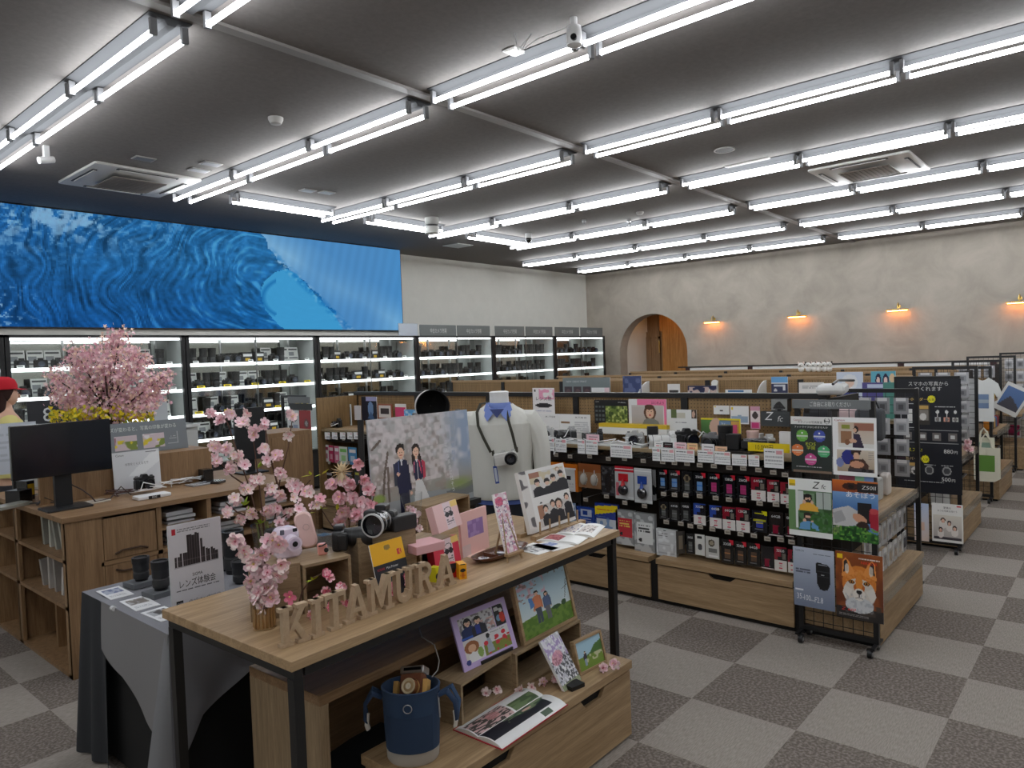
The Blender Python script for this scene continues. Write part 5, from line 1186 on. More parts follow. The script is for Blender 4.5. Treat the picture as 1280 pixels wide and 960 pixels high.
panelX('header_sign', 'plain grey header sign on the far left rack', 'sign', 359.5, 496, 386, 504, G1-.065, Cv(4, 2, (104, 106, 108)), .012, None, None, (104, 106, 108))
panelX('header_sign', 'black panel under the grey header of the far left rack', 'panel', 362, 504.5, 389, 512.5, G1-.055, Cv(4, 2, (26, 26, 30)), .012, None, None, (26, 26, 30))

# grey hanging goods near end of the runs (end units and far racks)
def hang_grid(X, y0, y1, z0, z1, nx, nz, grp, where, seed):
    r = random.Random(seed)
    for j in range(nz):
        for i_ in range(nx):
            y = y0+(y1-y0)*(i_+.5)/nx; z = z0+(z1-z0)*(j+.5)/nz
            w_, h_ = (y1-y0)/nx*.78, (z1-z0)/nz*.8
            g = r.randint(150, 200); cv = Cv(6, 10, (g, g, g+4)); cv.rect(.2, .35, .8, .8, (g-30, g-28, g-24)); cv.ell(.5, .55, .2, .14, (g-60, g-60, g-56)); cv.rect(.1, .05, .9, .2, (216, 216, 218))
            o = board(cv, w_, h_, .006).build('clear_pack', 'film', loc=(X, y, z-h_/2), rot=(0, 0, -PI/2+r.uniform(-.1, .1)))
            tag(o, f'clear bagged pack, {ordn[j]} row up on {where}', 'pack', f'{grp}, row {j+1}')
hang_grid(5.36, 1.12, 1.58, .78, 1.34, 4, 4, 'clear packs on the far grid of the first run', 'the first run\'s far grid', 1)
for j, z in enumerate((.46, .62)):
    for i_ in range(8):
        x = G1+.12+.125*i_; mb = board(Cv(6, 10, (176, 176, 178)).rect(.2, .35, .8, .8, (96, 96, 104) if (i_+j) % 2 else (130, 122, 110)).rect(.1, .05, .9, .2, (224, 224, 224)), .085, .13, .008)
        o = mb.build('clear_pack', 'film', loc=(x, 1.135, z-.135)); tag(o, f'small clear pack on the {["lower", "upper"][j]} hook bar of the near end unit', 'pack', f'packs on the {["lower", "upper"][j]} bar of the near end unit')
for i_ in range(4):
    o = MB().rbox((0, 0, .07), (.1, .05, .14), .02, [(206, 200, 204), (222, 170, 190), (190, 190, 186), (214, 206, 200)][i_]).build('soft_pouch', 'fabric', loc=(G1+.2+.2*i_, 1.2, .726), smooth=True); tag(o, f'small soft pouch on the shelf of the near end unit, {ordn[i_]} from the poster rack', 'pouch')
mb = MB(); mb.cyl((0, .1, .12), (0, -.1, .12), .045, n=14, col=(176, 174, 166)); mb.cyl((0, -.1, .12), (0, -.14, .1), .03, n=12, col=(150, 148, 142)); mb.cyl((0, 0, 0), (0, 0, .1), .03, n=12, col=(160, 158, 150))
tag(mb.build('lens_pouch', 'fabric', loc=(G1+.22, 1.30, .87), smooth=True), 'beige roll shaped pouch hanging beside the poster rack', 'pouch')
# clutter lying on top of the near end of the first run
t = thing('photo_backdrop_kit', 'white cloth bundle lying on top of the near end unit', 'bundle', (G1+.5, 1.42, 1.39), .2)
MB().rbox((0, 0, .03), (.34, .16, .06), .03, (214, 214, 212)).build('cloth', 'fabric', t, smooth=True)
MB().tube([(-.2, -.02, .07), (0, -.03, .085), (.3, -.1, .07)], .008, 8, (40, 40, 42)).build('pole', 'satin', t)
for k, (dx, dy, c, lb) in enumerate(((.0, -.06, (60, 60, 64), 'grey camera strap bag'), (.05, -.24, (216, 190, 190), 'pale pink cloth bag'), (.02, -.34, (80, 82, 86), 'dark folded bag'))):
    o = MB().rbox((0, 0, .09), (.10, .14, .18), .03, c).tube([(0, -.05, .17), (0, -.03, .22), (0, .03, .22), (0, .05, .17)], .005, 6, (40, 40, 42)).build('shoulder_bag', 'fabric', loc=(G1+.14+dx, 1.46+dy, 1.15), smooth=True); tag(o, lb+' hanging behind the poster rack header', 'bag')

# ---------------------------------------------------------------- second and third runs: goods seen over the first rail
def g2s(name, label, box, cv, X=G2+.3, fn=None, cat='sign board', side=(235, 235, 235)):
    cx = (box[0]+box[2])/2; yb = pj_y(cx, X, 1.037)
    return panelX(name, label, cat, box[0], box[1], box[2], yb, X, cv, .006, fn, None, side)
cv = Cv(60, 60, (122, 132, 134)); 
for i_ in range(3): cv.rect(.04+.2*i_, .26, .20+.2*i_, .75, (70, 60, 66)); cv.ell(.12+.2*i_, .45, .05, .12, (96, 76, 80))
cv.rect(.62, .30, .88, .8, (226, 228, 230)); cv.rect(.88, .30, .98, .8, (226, 200, 206))
def f(mb, w, h): mb.text('NEW GREAT PRINT', -w*.2, h*.86, h*.075, (200, 206, 206), w=w*.44)
g2s('print_sign', 'grey sign with three small dark photos on the second run', (704, 472, 763, 492), cv, fn=f)
g2s('photo_book', 'dark blue curved booklet standing on the second run', (779, 470, 802, 491), Cv(20, 30, (66, 78, 120)).speck(0, 0, 1, 1, (110, 120, 160), 5, .5, 4, .7), cat='booklet')
g2s('small_card', 'small white card with black figures on the second run', (835, 480, 850, 491), Cv(16, 24, (226, 226, 224)).rect(.1, .2, .9, .3, (60, 60, 60)).rect(.1, .4, .4, .46, (60, 60, 60)), cat='card')
cv = Cv(40, 40, (44, 48, 80)); cv.speck(0, .05, 1, .3, (214, 190, 180), 9, .5, 3, .9)
g2s('night_photo', 'wide dark blue night photo standing on the second run', (860, 482, 896, 492), cv, cat='photo')
o = MB().cyl((0, 0, 0), (.02, 0, 0), .035, n=20, col=(226, 226, 222)).build('round_badge', 'gloss', loc=(G2+.36, oX(893, 479, G2+.36).y, oX(893, 479, G2+.36).z)); tag(o, 'small round white badge above the night photo', 'badge')
g2s('white_strip_sign', 'long low white sign with blue lettering on the second run', (907, 487, 940, 493), Cv(40, 40, (226, 228, 230)).rect(.1, .03, .7, .1, (70, 120, 170)))
cv = Cv(20, 40, (56, 62, 92)); cv.rect(0, 0, 1, .14, (110, 170, 220)); cv.rect(0, .14, 1, .17, (226, 226, 226)); cv.rect(.15, .2, .85, .24, (200, 206, 214)); cv.circ(.25, .34, .09, (206, 206, 210)); cv.rect(.7, .2, .85, .36, (210, 214, 220))
g2s('card_stand', 'dark blue and sky blue info stand on the second run', (964.5, 471, 985, 493), cv, cat='stand')
g2s('small_card', 'wide white card right of the blue info stand', (999, 478, 1030, 495), Cv(30, 40, (228, 226, 224)).lines(.15, .08, .8, .2, 2, (120, 120, 124), .7), cat='card')
cv = Cv(30, 40, (206, 216, 232)); cv.ell(.5, .22, .3, .17, (226, 230, 236)); cv.ell(.5, .24, .16, .1, (226, 196, 180)); cv.poly([(.1, .6), (.35, .38), (.65, .38), (.95, .6)], (76, 84, 150))
g2s('baby_photo', 'photo print of a small child in a pale hat', (1046, 465, 1079, 488), cv, cat='photo')
cv = Cv(36, 40, (80, 150, 176)); cv.rect(0, 0, 1, .3, (96, 170, 190)); 
for x in (.3, .6): cv.ell(x, .2, .12, .15, (40, 40, 70)); cv.ell(x, .2, .07, .08, (230, 200, 190))
cv.ell(.86, .15, .12, .1, (220, 190, 150)); cv.rect(0, .3, 1, 1, (90, 90, 150)); cv.rect(.15, .40, .6, .52, (196, 206, 236))
g2s('goods_poster', 'teal and violet poster with two drawn faces', (1089, 464, 1120, 489), cv, X=G2+.34, cat='poster')
g2s('goods_poster', 'violet and green low poster before the child photo', (1078, 478, 1122, 490), Cv(40, 40, (84, 80, 140)).rect(.6, 0, 1, 1, (80, 140, 130)).rect(.15, .05, .6, .16, (196, 206, 230)), X=G2+.25, cat='poster')
for k, px in enumerate((800, 887, 948)):
    y = oX(px, 480, G2+.3).y; n = 10; pts = [(0, 0), (.30, 0), (.30, .34)]+[(.30-.30*math.sin(PI/2*i_/n)**1, .34-.30*(1-math.cos(PI/2*i_/n))) for i_ in range(1, n+1)]
    mb = MB(); mb.push(rot=(0, 0, 0)); mb.prism(pts, -.004, .004, (222, 224, 224)); mb.pop()
    o = mb.build('shelf_divider', 'gloss', loc=(G2+.2, y, 1.037)); tag(o, f'curved white shelf divider on the second run, {ordn[k]} from the left', 'shelf divider')
for k, (px, c, lb) in enumerate(((828, (190, 60, 40), 'small red and white ornament beside the white card'), (817, (224, 224, 220), 'small white ornament beside the red one'))):
    p = oX(px, 488, G2+.2); o = MB().sph((0, 0, .035), (.04, .05, .035), 12, 8, c).sph((0, .02, .07), .025, 10, 6, (226, 220, 214)).build('ornament', 'paint', loc=(G2+.25, p.y, 1.15), smooth=True); tag(o, lb, 'ornament')
    MB().bz(-.04, .04, -.05, .05, -.113, 0, (226, 226, 224)).build('pedestal', 'paint', o)
# white soft toys along the third run
for k, px in enumerate((1001, 1010, 1017, 1023, 1030, 1036)):
    y = oX(px, 466, G3+.5).y
    t = thing('soft_toy', f'white soft toy sitting on the third run, {ordn[k]} from the left', 'soft toy', (G3+.52, y, 1.378)); t.scale = (.8,)*3
    MB().sph((0, 0, .045), (.05, .045, .045), 12, 8, (226, 224, 220)).build('body', 'fabric', t, smooth=True)
    MB().sph((-.01, 0, .115), (.042, .048, .04), 12, 8, (230, 228, 224)).build('head', 'fabric', t, smooth=True)
    for s_ in (-1, 1): MB().sph((-.005, s_*.04, .15), (.012, .014, .02), 8, 6, (60, 54, 52) if k % 2 else (220, 200, 190)).build('ear', 'fabric', t, smooth=True)
    MB().sph((-.05, 0, .11), (.008, .012, .008), 8, 6, (40, 34, 34)).sph((-.044, -.018, .128), .004, 6, 4, (20, 20, 20)).sph((-.044, .018, .128), .004, 6, 4, (20, 20, 20)).build('face', 'paint', t)

# ---------------------------------------------------------------- near ends of the second, third and fourth runs
hang_grid(7.82, 1.13, 1.58, .62, 1.42, 3, 6, 'white packs on the far grid of the second run', 'the second run\'s far grid', 2)
hang_grid(10.08, 1.2, 1.62, .55, 1.42, 3, 5, 'packs on the far grid of the third run', 'the third run\'s far grid', 4)
hang_grid(12.46, .6, 1.4, .55, 1.45, 6, 5, 'packs on the grid by the plaster wall', 'the grid by the plaster wall', 5)
# t-shirt on the third rack
XT = G3-.10
mb = MB(); yl, yr = oX(1221, 500, XT).y, oX(1252.5, 500, XT).y; w = yl-yr; zt = oX(1236, 472, XT).z; zb = oX(1236, 527, XT).z; h = zt-zb
sh = [(-.5, .86), (-.62, .62), (-.46, .55), (-.37, .66), (-.36, 0), (.36, 0), (.37, .66), (.46, .55), (.62, .62), (.5, .86), (.2, 1), (.1, .95), (0, .93), (-.1, .95), (-.2, 1)]
W2 = w*1.25
mb.prism([(a*W2, b_*h) for a, b_ in sh], 0, .025, (226, 228, 226)); mb.bz(-W2*.2, W2*.2, -.002, 0, h*.30, h*.62, (120, 142, 176)); mb.bz(-W2*.2, W2*.2, -.003, -.002, h*.42, h*.50, (166, 178, 190))
t = tag(mb.build('tshirt', 'fabric', loc=(XT, (yl+yr)/2+.06, zb), rot=(0, 0, -PI/2)), 'white t-shirt with a blue picture hanging on the third rack', 't-shirt')
def tote(label, box, cv_c, pc_, X):
    yl, yr = oX(box[0], 560, X).y, oX(box[2], 560, X).y; zt, zb = oX((box[0]+box[2])/2, box[1], X).z, oX((box[0]+box[2])/2, box[3], X).z
    w, h = yl-yr, zt-zb; t = thing('canvas_tote', label, 'tote bag', (X, (yl+yr)/2, zb), -PI/2)
    MB().prism([(-w/2, h*.06), (-w/2+.02, 0), (w/2-.05, 0), (w/2, h*.1), (w/2, h), (-w/2, h)], 0, .03, cv_c).bz(-w*.36, w*.3, -.002, 0, h*.3, h*.78, pc_).build('bag', 'fabric', t)
    MB().tube([(-w*.25, .01, h), (-w*.2, .01, h*1.25), (-w*.05, .01, h*1.42), (w*.12, .01, h*1.25), (w*.2, .01, h)], .010, 6, cv_c).build('handle', 'fabric', t)
tote('cream canvas tote bag with a pale landscape print', (1219, 547, 1243, 575), (222, 220, 200), (150, 176, 160), G3-.10)
tote('larger cream tote bag with a green picture, lowest on the third rack', (1217, 560, 1250, 602), (226, 222, 202), (104, 148, 66), G3-.14)
# photo hung askew, small framed goods
cv = Cv(20, 26, (226, 226, 224)); cv.rect(.1, .1, .9, .85, (90, 120, 170)); cv.poly([(.1, .85), (.4, .4), (.9, .7), (.9, .85)], (80, 80, 90))
p = oX(1262, 497, 10.0); o = board(cv, .26, .34, .01).build('hanging_photo', 'print', loc=(10.0, p.y+.06, p.z-.17), rot=(0, .5, -PI/2)); tag(o, 'white bordered mountain photo hung askew between two racks', 'photo')
cv = Cv(12, 26, (226, 226, 228)); cv.rect(.2, .2, .8, .8, (90, 110, 170)); panelX('framed_photo', 'small white framed blue photo low by the right picture edge', 'photo', 1271, 566, 1278, 589, 12.3, cv, .01)
for (b_, c, lb) in (((1259, 520, 1276, 546), (196, 60, 110), 'pink and white goods pack near the right picture edge'), ((1256, 500, 1268, 514), (190, 150, 60), 'yellow goods pack near the right picture edge'), ((1266, 480, 1278, 505), (150, 110, 110), 'brown framed pack near the right picture edge')):
    cv = Cv(12, 14, (210, 208, 206)); cv.rect(.1, .4, .9, .9, c); panelX('goods_pack', lb, 'pack', *b_, 12.40, cv, .01)
# coloured goods inside the third end unit
for k in range(9):
    c = [(206, 130, 40), (60, 60, 70), (196, 160, 90), (90, 110, 150), (150, 60, 60), (180, 180, 176), (60, 110, 60), (200, 170, 60), (120, 90, 60)][k]
    o = MB().rbox((0, 0, .06), (.08, .07, .12), .02, c).build('goods_pouch', 'fabric', loc=(G3+.25+.1*(k % 5)*1.3, 1.18, .727+(.32 if k > 4 else 0)), smooth=True)
    if k > 4: MB().bz(-.05, .05, -.04, .26, -.02, -.001, (150, 120, 84)).build('ledge', 'oak_x', o)
    tag(o, f'small {["orange", "black", "tan", "blue", "red", "grey", "green", "yellow", "brown"][k]} pouch on the end unit behind the t-shirt', 'pouch')
# easel and blossom sprig at the end of the second run
t = thing('leaflet_stand', 'clear acrylic frame leaning on the end unit behind the black poster', 'leaflet stand', (G2+.2, 1.22, .305), -1.2)
MB().push(rot=(-.3, 0, 0)).bz(-.09, .09, 0, .006, 0, .36, (230, 232, 232)).pop().build('pane', 'acrylic', t)
MB().push(rot=(-.3, 0, 0)).bz(-.07, .07, -.004, -.001, .02, .24, (226, 226, 226)).pop().build('card', 'print', t)
# ================================================================ DISPLAY TABLE
ZTOP = .85
tA = oZ(364, 828, ZTOP); TR_ = .03
t = thing('display_table', 'oak topped display table with black steel legs in the foreground', 'table', (tA.x, tA.y, 0), TR_)
TW, TD = 1.80, .775
MB().bz(0, TW, 0, TD, ZTOP-.03, ZTOP).build('tabletop', 'oak_x', t, bevel=.002)
mb = MB(); k = K_
for y in (.03, TD-.03): mb.bz(.055, TW-.055, y-.014, y+.014, ZTOP-.062, ZTOP-.031, k)
for x in (.03, TW-.03): mb.bz(x-.014, x+.014, .012, TD-.012, ZTOP-.062, ZTOP-.031, k)
mb.build('apron_frame', 'satin', t)
for x in (.03, TW-.03):
    for y in (.03, TD-.03): MB().bz(x-.016, x+.016, y-.016, y+.016, 0, ZTOP-.0625, k).build('leg', 'satin', t)
tb = Matrix.Rotation(TR_, 3, 'Z')

# nested low table under it
nA = oZ(399, 871, .60)
t = thing('nested_bench', 'darker wooden bench pushed under the display table', 'bench', (nA.x, nA.y, 0), TR_)
MB().bz(0, 1.25, 0, .42, .565, .60).build('seat_board', 'walnut_x', t, bevel=.002)
MB().bz(0, .035, 0, .42, 0, .5645).build('side_board', 'mdf_z', t, bevel=.002); MB().bz(1.215, 1.25, 0, .42, 0, .5645).build('side_board', 'mdf_z', t, bevel=.002)
MB().bz(.035, 1.215, .39, .41, .0, .5645).build('back_board', 'matte', t).data.materials[0] = M['walnut_x']
o = MB().bz(0, .5, 0, .28, 0, .16, (34, 36, 40)).build('storage_box', 'matte', loc=(nA.x+.12, nA.y+.06, 0), rot=(0, 0, .2)); tag(o, 'dark storage box on the floor beneath the bench', 'box')
o = MB().tube([tuple(oD(x, y, d)) for x, y, d in ((522, 776, 2.62), (527, 796, 2.55), (543, 806, 2.5), (549, 826, 2.45), (547, 838, 2.4), (540, 846, 2.35))], .0022, 5, (120, 116, 112)).build('cable', 'paint', smooth=True); tag(o, 'thin grey cable hanging under the display table', 'cable')

# low platform with drawer
pA = oZ(790, 825, .345); PW = 1.2
px_ = pA.x-PW
t = thing('low_platform', 'low oak drawer platform in front of the display table', 'platform', (px_, pA.y, 0), 0)
MB().bz(0, PW, 0, .345, .31, .345).build('platform_top', 'oak_x', t, bevel=.002)
MB().bz(.01, PW-.01, .035, .335, .0, .3095).build('carcass', 'oak_z', t)
pts = [(.0, .012), (PW, .012), (PW, .298), (1.0, .298), (.97, .262), (.86, .262), (.83, .298), (.42, .298), (.39, .262), (.28, .262), (.25, .298), (0, .298)]
MB().prism(pts, .012, .030).build('drawer_front', 'oak_x', t, bevel=.002)
MB().bz(.02, PW-.02, .031, .034, .02, .305, (18, 16, 14)).build('gap_shade', 'matte', t)  # near-black sheet painting the shade behind the drawer's hand slots
bZ = .345

def crate(label, bl, br, h, d, Z, mat='mdf', open_=True, th=.011, side_open=False):
    A, B = oZ(*bl, Z), oZ(*br, Z); e = (B-A); w = e.length; rz = math.atan2(e.y, e.x)
    t = thing('wooden_crate', label, 'crate', (A.x, A.y, Z), rz)
    MB().bz(0, w, 0, d, h-th, h).build('top_board', mat+'_x', t, bevel=.001); MB().bz(0, w, 0, d, 0, th).build('bottom_board', mat+'_x', t)
    for x in (0, w-th): MB().bz(x, x+th, 0, d, th, h-th).build('side_board', mat+'_y', t)
    if not side_open: MB().bz(th, w-th, d-th, d, th, h-th).build('back_board', mat+'_x', t)
    if not open_: MB().bz(th, w-th, 0, th, th, h-th).build('front_board', mat+'_x', t)
    return t, A, e.normalized(), w, h, rz
crate('closed wooden crate carrying the lilac camera, behind the blossom vase', (314, 778), (378, 768), .175, .20, ZTOP, open_=False)
crate('open wooden crate with blossoms inside, beneath the black camera', (381, 768), (441, 752), .165, .20, ZTOP)
crate('taller wooden crate beneath the silver-ringed camera', (450, 744), (522, 727), .205, .19, ZTOP, open_=False)
crate('small dark wooden crate under the flat pink box', (526, 722), (566, 704), .115, .16, ZTOP)
crate('wooden crate behind the pink boxes, against the child poster', (534, 668), (588, 650), .135, .14, ZTOP)
crate('low open crate under the lilac photo panel', (578, 910), (642, 864), .16, .13, bZ, side_open=True)
crate('low open crate under the large framed photo', (646, 866), (727, 817), .155, .16, bZ, side_open=True)
def at_h(px, py, Z): return oZ(px, py, Z)

# letters
S, Wd = .17, .18           # serif height, stem width (unit letter is 1 high)
def R_(x0, z0, x1, z1): return [(x0, z0), (x1, z0), (x1, z1), (x0, z1)]
def arc_ring(cx, cz, r0, r1, a0, a1, sx=1.0, n=10):
    o_ = [(cx+sx*r1*math.cos(RAD(a0+(a1-a0)*i/n)), cz+r1*math.sin(RAD(a0+(a1-a0)*i/n))) for i in range(n+1)]
    i_ = [(cx+sx*r0*math.cos(RAD(a1-(a1-a0)*i/n)), cz+r0*math.sin(RAD(a1-(a1-a0)*i/n))) for i in range(n+1)]
    return o_+i_
LET = {
 'K': (.95, [R_(.10, 0, .30, 1), R_(0, 0, .42, .1), R_(0, .9, .42, 1), [(.30, .38), (.62, .92), (.84, .92), (.44, .36)], [(.40, .52), (.70, .08), (.93, .08), (.52, .66)], R_(.56, 0, .98, .1), R_(.55, .9, .92, 1)]),
 'I': (.44, [R_(.12, 0, .33, 1), R_(0, 0, .45, .1), R_(0, .9, .45, 1)]),
 'T': (.80, [R_(.30, 0, .51, 1), R_(.18, 0, .63, .1), R_(0, .87, .81, 1), R_(0, .70, .09, .9), R_(.72, .70, .81, .9)]),
 'A': (.95, [[(.10, .05), (.26, .05), (.50, .80), (.42, 1)], [(.38, 1), (.56, 1), (.88, .05), (.66, .05)], R_(.26, .26, .68, .38), R_(0, 0, .36, .1), R_(.56, 0, .97, .1)]),
 'M': (1.15, [R_(.12, 0, .27, 1), R_(.86, 0, 1.03, 1), R_(0, 0, .38, .1), R_(.74, 0, 1.15, .1), R_(0, .9, .3, 1), R_(.85, .9, 1.15, 1), [(.16, 1), (.36, 1), (.62, .34), (.52, .12)], [(.80, 1), (.98, 1), (.60, .12), (.50, .12), (.52, .34)]]),
 'U': (.95, [R_(.10, .33, .29, 1), R_(.68, .33, .82, 1), R_(0, .9, .40, 1), R_(.56, .9, .94, 1), arc_ring(.46, .35, .17, .36, 180, 360, 1.0)]),
 'R': (.95, [R_(.12, 0, .31, 1), R_(0, 0, .42, .1), R_(0, .9, .3, 1), arc_ring(.46, .735, .125, .265, -90, 90, 1.3), R_(.3, .87, .47, 1), R_(.3, .47, .47, .60), [(.42, .50), (.60, .50), (.84, .1), (.62, .1)], R_(.62, 0, .97, .1)])}
M['mdf'] = mottled('raw_fibreboard', (172, 148, 120), (186, 162, 134), 60, rough=.8, bump=.2)
LT = [('K', 370, 806), ('I', 399, 796.5), ('T', 421, 787.5), ('A', 448, 776.5), ('M', 478, 764.5), ('U', 507, 753), ('R', 533, 743.5), ('A', 559, 733.5)]
for i, (ch, px, py) in enumerate(LT):
    w, polys = LET[ch]; mb = MB(); hh = .118
    for j, p_ in enumerate(polys): mb.prism([((a-w/2)*hh*.84, c*hh) for a, c in p_], -.0005*j*.2, .022+.0002*j, (170, 148, 120))
    p = oZ(px, py, ZTOP)
    lab = {'K': 'first wooden letter K of the row on the table edge', 'I': 'wooden letter I between K and T on the table edge', 'T': 'wooden letter T between I and A on the table edge', 'M': 'wooden letter M in the middle of the row', 'U': 'wooden letter U between M and R', 'R': 'wooden letter R before the last letter'}.get(ch) or ('wooden letter A between T and M' if i == 3 else 'last wooden letter A beside the yellow box')
    tag(mb.build('wooden_letter', 'mdf', loc=(p.x, p.y, ZTOP), rot=(0, 0, TR_+[-.12, .05, 0, -.05, .03, -.02, .06, -.04][i]), bevel=.0008), lab, 'letter', 'wooden letters along the table edge')

# ---------------------------------------------------------------- blossoms
def blossom(seed, c=(236, 196, 206), r=.02):
    rr = random.Random(seed); mb = MB()
    for k in range(5):
        a = 2*PI*k/5+rr.uniform(-.15, .15); f_ = rr.uniform(.85, 1.1); cup = rr.uniform(.2, .5)
        ca, sa = math.cos(a), math.sin(a)
        def P(u, v, z): return (ca*u*r*f_-sa*v*r*f_, sa*u*r*f_+ca*v*r*f_, z*r)
        q = rr.uniform(-14, 10); col = tuple(max(0, min(255, x+q)) for x in c); c2 = (c[0], c[1]-20, c[2]-14)
        vs = [P(.08, 0, 0), P(.45, .36, cup*.35), P(.9, .34, cup*.8), P(1.05, 0, cup*.75), P(.9, -.34, cup*.8), P(.45, -.36, cup*.35), P(.55, 0, cup*.2)]
        mb.add(vs, [(0, 6, 1), (1, 6, 2), (2, 6, 3), (3, 6, 4), (4, 6, 5), (5, 6, 0)], [c2, col, col, col, col, c2])
    mb.sph((0, 0, .06*r), (.16*r, .16*r, .14*r), 6, 4, (232, 206, 130) if seed % 2 else (206, 110, 130))
    return mb
_BM = {}
def blossom_mesh(kind, seed):
    k = (kind, seed)
    if k not in _BM:
        c = {'pink': (250, 220, 226), 'pale': (252, 234, 230), 'deep': (246, 196, 206), 'hot': (232, 130, 156)}[kind]
        o = blossom(seed, c).build('blossom', 'petal'); _BM[k] = [o, False]
    return _BM[k]
def add_blossom(parent, kind, seed, loc, rot, s):
    e = _BM and blossom_mesh(kind, seed) or blossom_mesh(kind, seed)
    o = e[0] if not e[1] else e[0].copy()
    if e[1]: COL.objects.link(o)
    e[1] = True; o.parent = parent; o.location = loc; o.rotation_euler = rot; o.scale = (s,)*3; return o
def leaf(mb, p, d, s, c):
    d = Vector(d).normalized(); b = d.cross(Vector((.3, .2, 1))).normalized(); p = Vector(p)
    mb.add([p, p+d*s*.4+b*s*.22, p+d*s, p+d*s*.4-b*s*.22, p+d*s*.45+Vector((0, 0, s*.06))], [(0, 4, 1), (1, 4, 2), (2, 4, 3), (3, 4, 0)], c)
def sprig(parent, branches, clusters, dist, seed, kinds=('pink', 'pale'), s=(.9, 1.3), jit=.02, spread=.018, origin=None, stem=.0035):
    """branches: photo polylines; clusters: (px, py, n) blossom groups at the given distance"""
    r = random.Random(seed); O = origin or Vector((0, 0, 0))
    mb = MB()
    for br in branches:
        pts = [oD(x, y, dist+r.uniform(-.01, .01)*(i > 0))-O for i, (x, y) in enumerate(br)]
        n = len(pts); mb.tube(pts, [stem*(1-.6*i/n) for i in range(n)], 6, (84, 58, 46))
    mb.build('branch', 'matte', parent, smooth=True)
    for (x, y, n) in clusters:
        for _ in range(round(n*1.9)):
            p = oD(x+r.gauss(0, spread*420/dist*1.0), y+r.gauss(0, spread*420/dist*.8), dist+r.uniform(-jit, jit)-.01)-O
            add_blossom(parent, r.choice(kinds), r.randint(0, 3), p, (PI/2+r.uniform(-.9, .9), r.uniform(-.6, .6), YAW-PI/2+r.uniform(-1, 1)), r.uniform(*s))
def leaves(parent, pts, dist, seed, c=(150, 180, 50), s=.035, O=Vector((0, 0, 0))):
    r = random.Random(seed); mb = MB()
    for (x, y, n) in pts:
        for _ in range(n):
            p = oD(x, y, dist-.02)-O; leaf(mb, p, (r.uniform(-1, 1), r.uniform(-1, .3), r.uniform(-.2, 1)), s*r.uniform(.7, 1.2), c)
    mb.build('leaves', 'petal', parent)

# brass ribbed vase with a dense branch
vp = oZ(331, 784, ZTOP); dv = depth(vp)
t = thing('blossom_vase', 'small ribbed gold vase of pink cherry blossoms at the table corner', 'vase', vp)
MB().lathe([(.037, 0), (.037, .004), (.030, .005), (.030, .068), (.027, .068), (.027, .01), (0, .01)], 28, (200, 178, 146), close=False).build('vase', 'metal', t, smooth=True)
mb = MB()
for k in range(14): a = 2*PI*k/14; mb.cyl((.031*math.cos(a), .031*math.sin(a), .006), (.031*math.cos(a), .031*math.sin(a), .068), .0045, n=6, col=(196, 168, 130))
mb.build('ribs', 'metal', t, smooth=True)
sprig(t, [[(331, 780), (329, 752), (326, 725), (334, 690), (340, 668)], [(329, 752), (322, 735), (316, 715)], [(328, 740), (345, 722), (352, 708)], [(327, 726), (310, 700), (299, 682)], [(331, 700), (345, 685)]],
      [(333, 735, 7), (322, 742, 6), (338, 748, 4), (345, 716, 5), (330, 715, 8), (318, 705, 5), (305, 690, 3), (296, 678, 3), (328, 692, 5), (338, 676, 4), (352, 706, 2), (326, 756, 3), (350, 680, 3), (313, 725, 3)], dv, 4, s=(1.0, 1.45), origin=vp, spread=.011)
# tall glass vase behind with long loose branches
vp = oZ(336, 732, ZTOP); dv = depth(vp)
t = thing('blossom_vase', 'tall clear glass vase with long loose cherry blossom branches', 'vase', vp)
MB().lathe([(.034, 0), (.036, .01), (.040, .11), (.056, .235), (.053, .235), (.037, .11), (.030, .012), (.0, .01)], 28, (230, 236, 236), close=False).build('glass_vase', 'acrylic', t, smooth=True)
mb = MB(); r = random.Random(5)
for k in range(16):
    a = r.uniform(0, 6.28); mb.tube([(.02*math.cos(a), .02*math.sin(a), .012), (.02*math.cos(a+1), .02*math.sin(a+1), .12), (.035*math.cos(a+1.5), .035*math.sin(a+1.5), .24)], .0035, 5, (120, 128, 70) if k % 2 else (140, 130, 90))
mb.build('stems', 'petal', t, smooth=True)
sprig(t, [[(330, 690), (322, 650), (312, 610), (298, 570), (285, 530), (275, 512)], [(332, 690), (328, 640), (322, 590), (316, 545)], [(334, 690), (342, 660), (350, 600), (360, 560), (366, 520)], [(312, 610), (290, 595), (272, 575)], [(322, 650), (296, 640), (282, 628)], [(342, 655), (362, 640), (385, 645), (392, 630)], [(348, 610), (335, 560), (330, 520)], [(366, 640), (375, 615), (388, 600)]],
      [(262, 515, 2), (275, 525, 3), (290, 518, 3), (303, 528, 4), (310, 515, 2), (316, 540, 4), (330, 530, 2), (268, 555, 3), (280, 560, 5), (295, 570, 4), (288, 585, 4), (305, 580, 3), (270, 575, 3), (330, 560, 3), (335, 575, 2), (345, 570, 3), (350, 590, 3), (320, 600, 4), (305, 610, 4), (295, 625, 5), (285, 640, 4), (300, 648, 3), (315, 640, 2), (338, 612, 2), (335, 640, 4), (345, 635, 3), (352, 655, 2), (360, 640, 2), (350, 620, 2), (368, 605, 2), (367, 622, 1), (375, 640, 1), (363, 545, 2), (366, 520, 3), (392, 632, 1), (383, 618, 1)],
      dv, 9, kinds=('pink', 'pale', 'pink'), s=(.85, 1.2), origin=vp, spread=.012, jit=.05)
leaves(t, [(290, 575, 4), (305, 632, 5), (310, 645, 4), (322, 585, 3), (325, 655, 4)], dv, 3, O=vp)
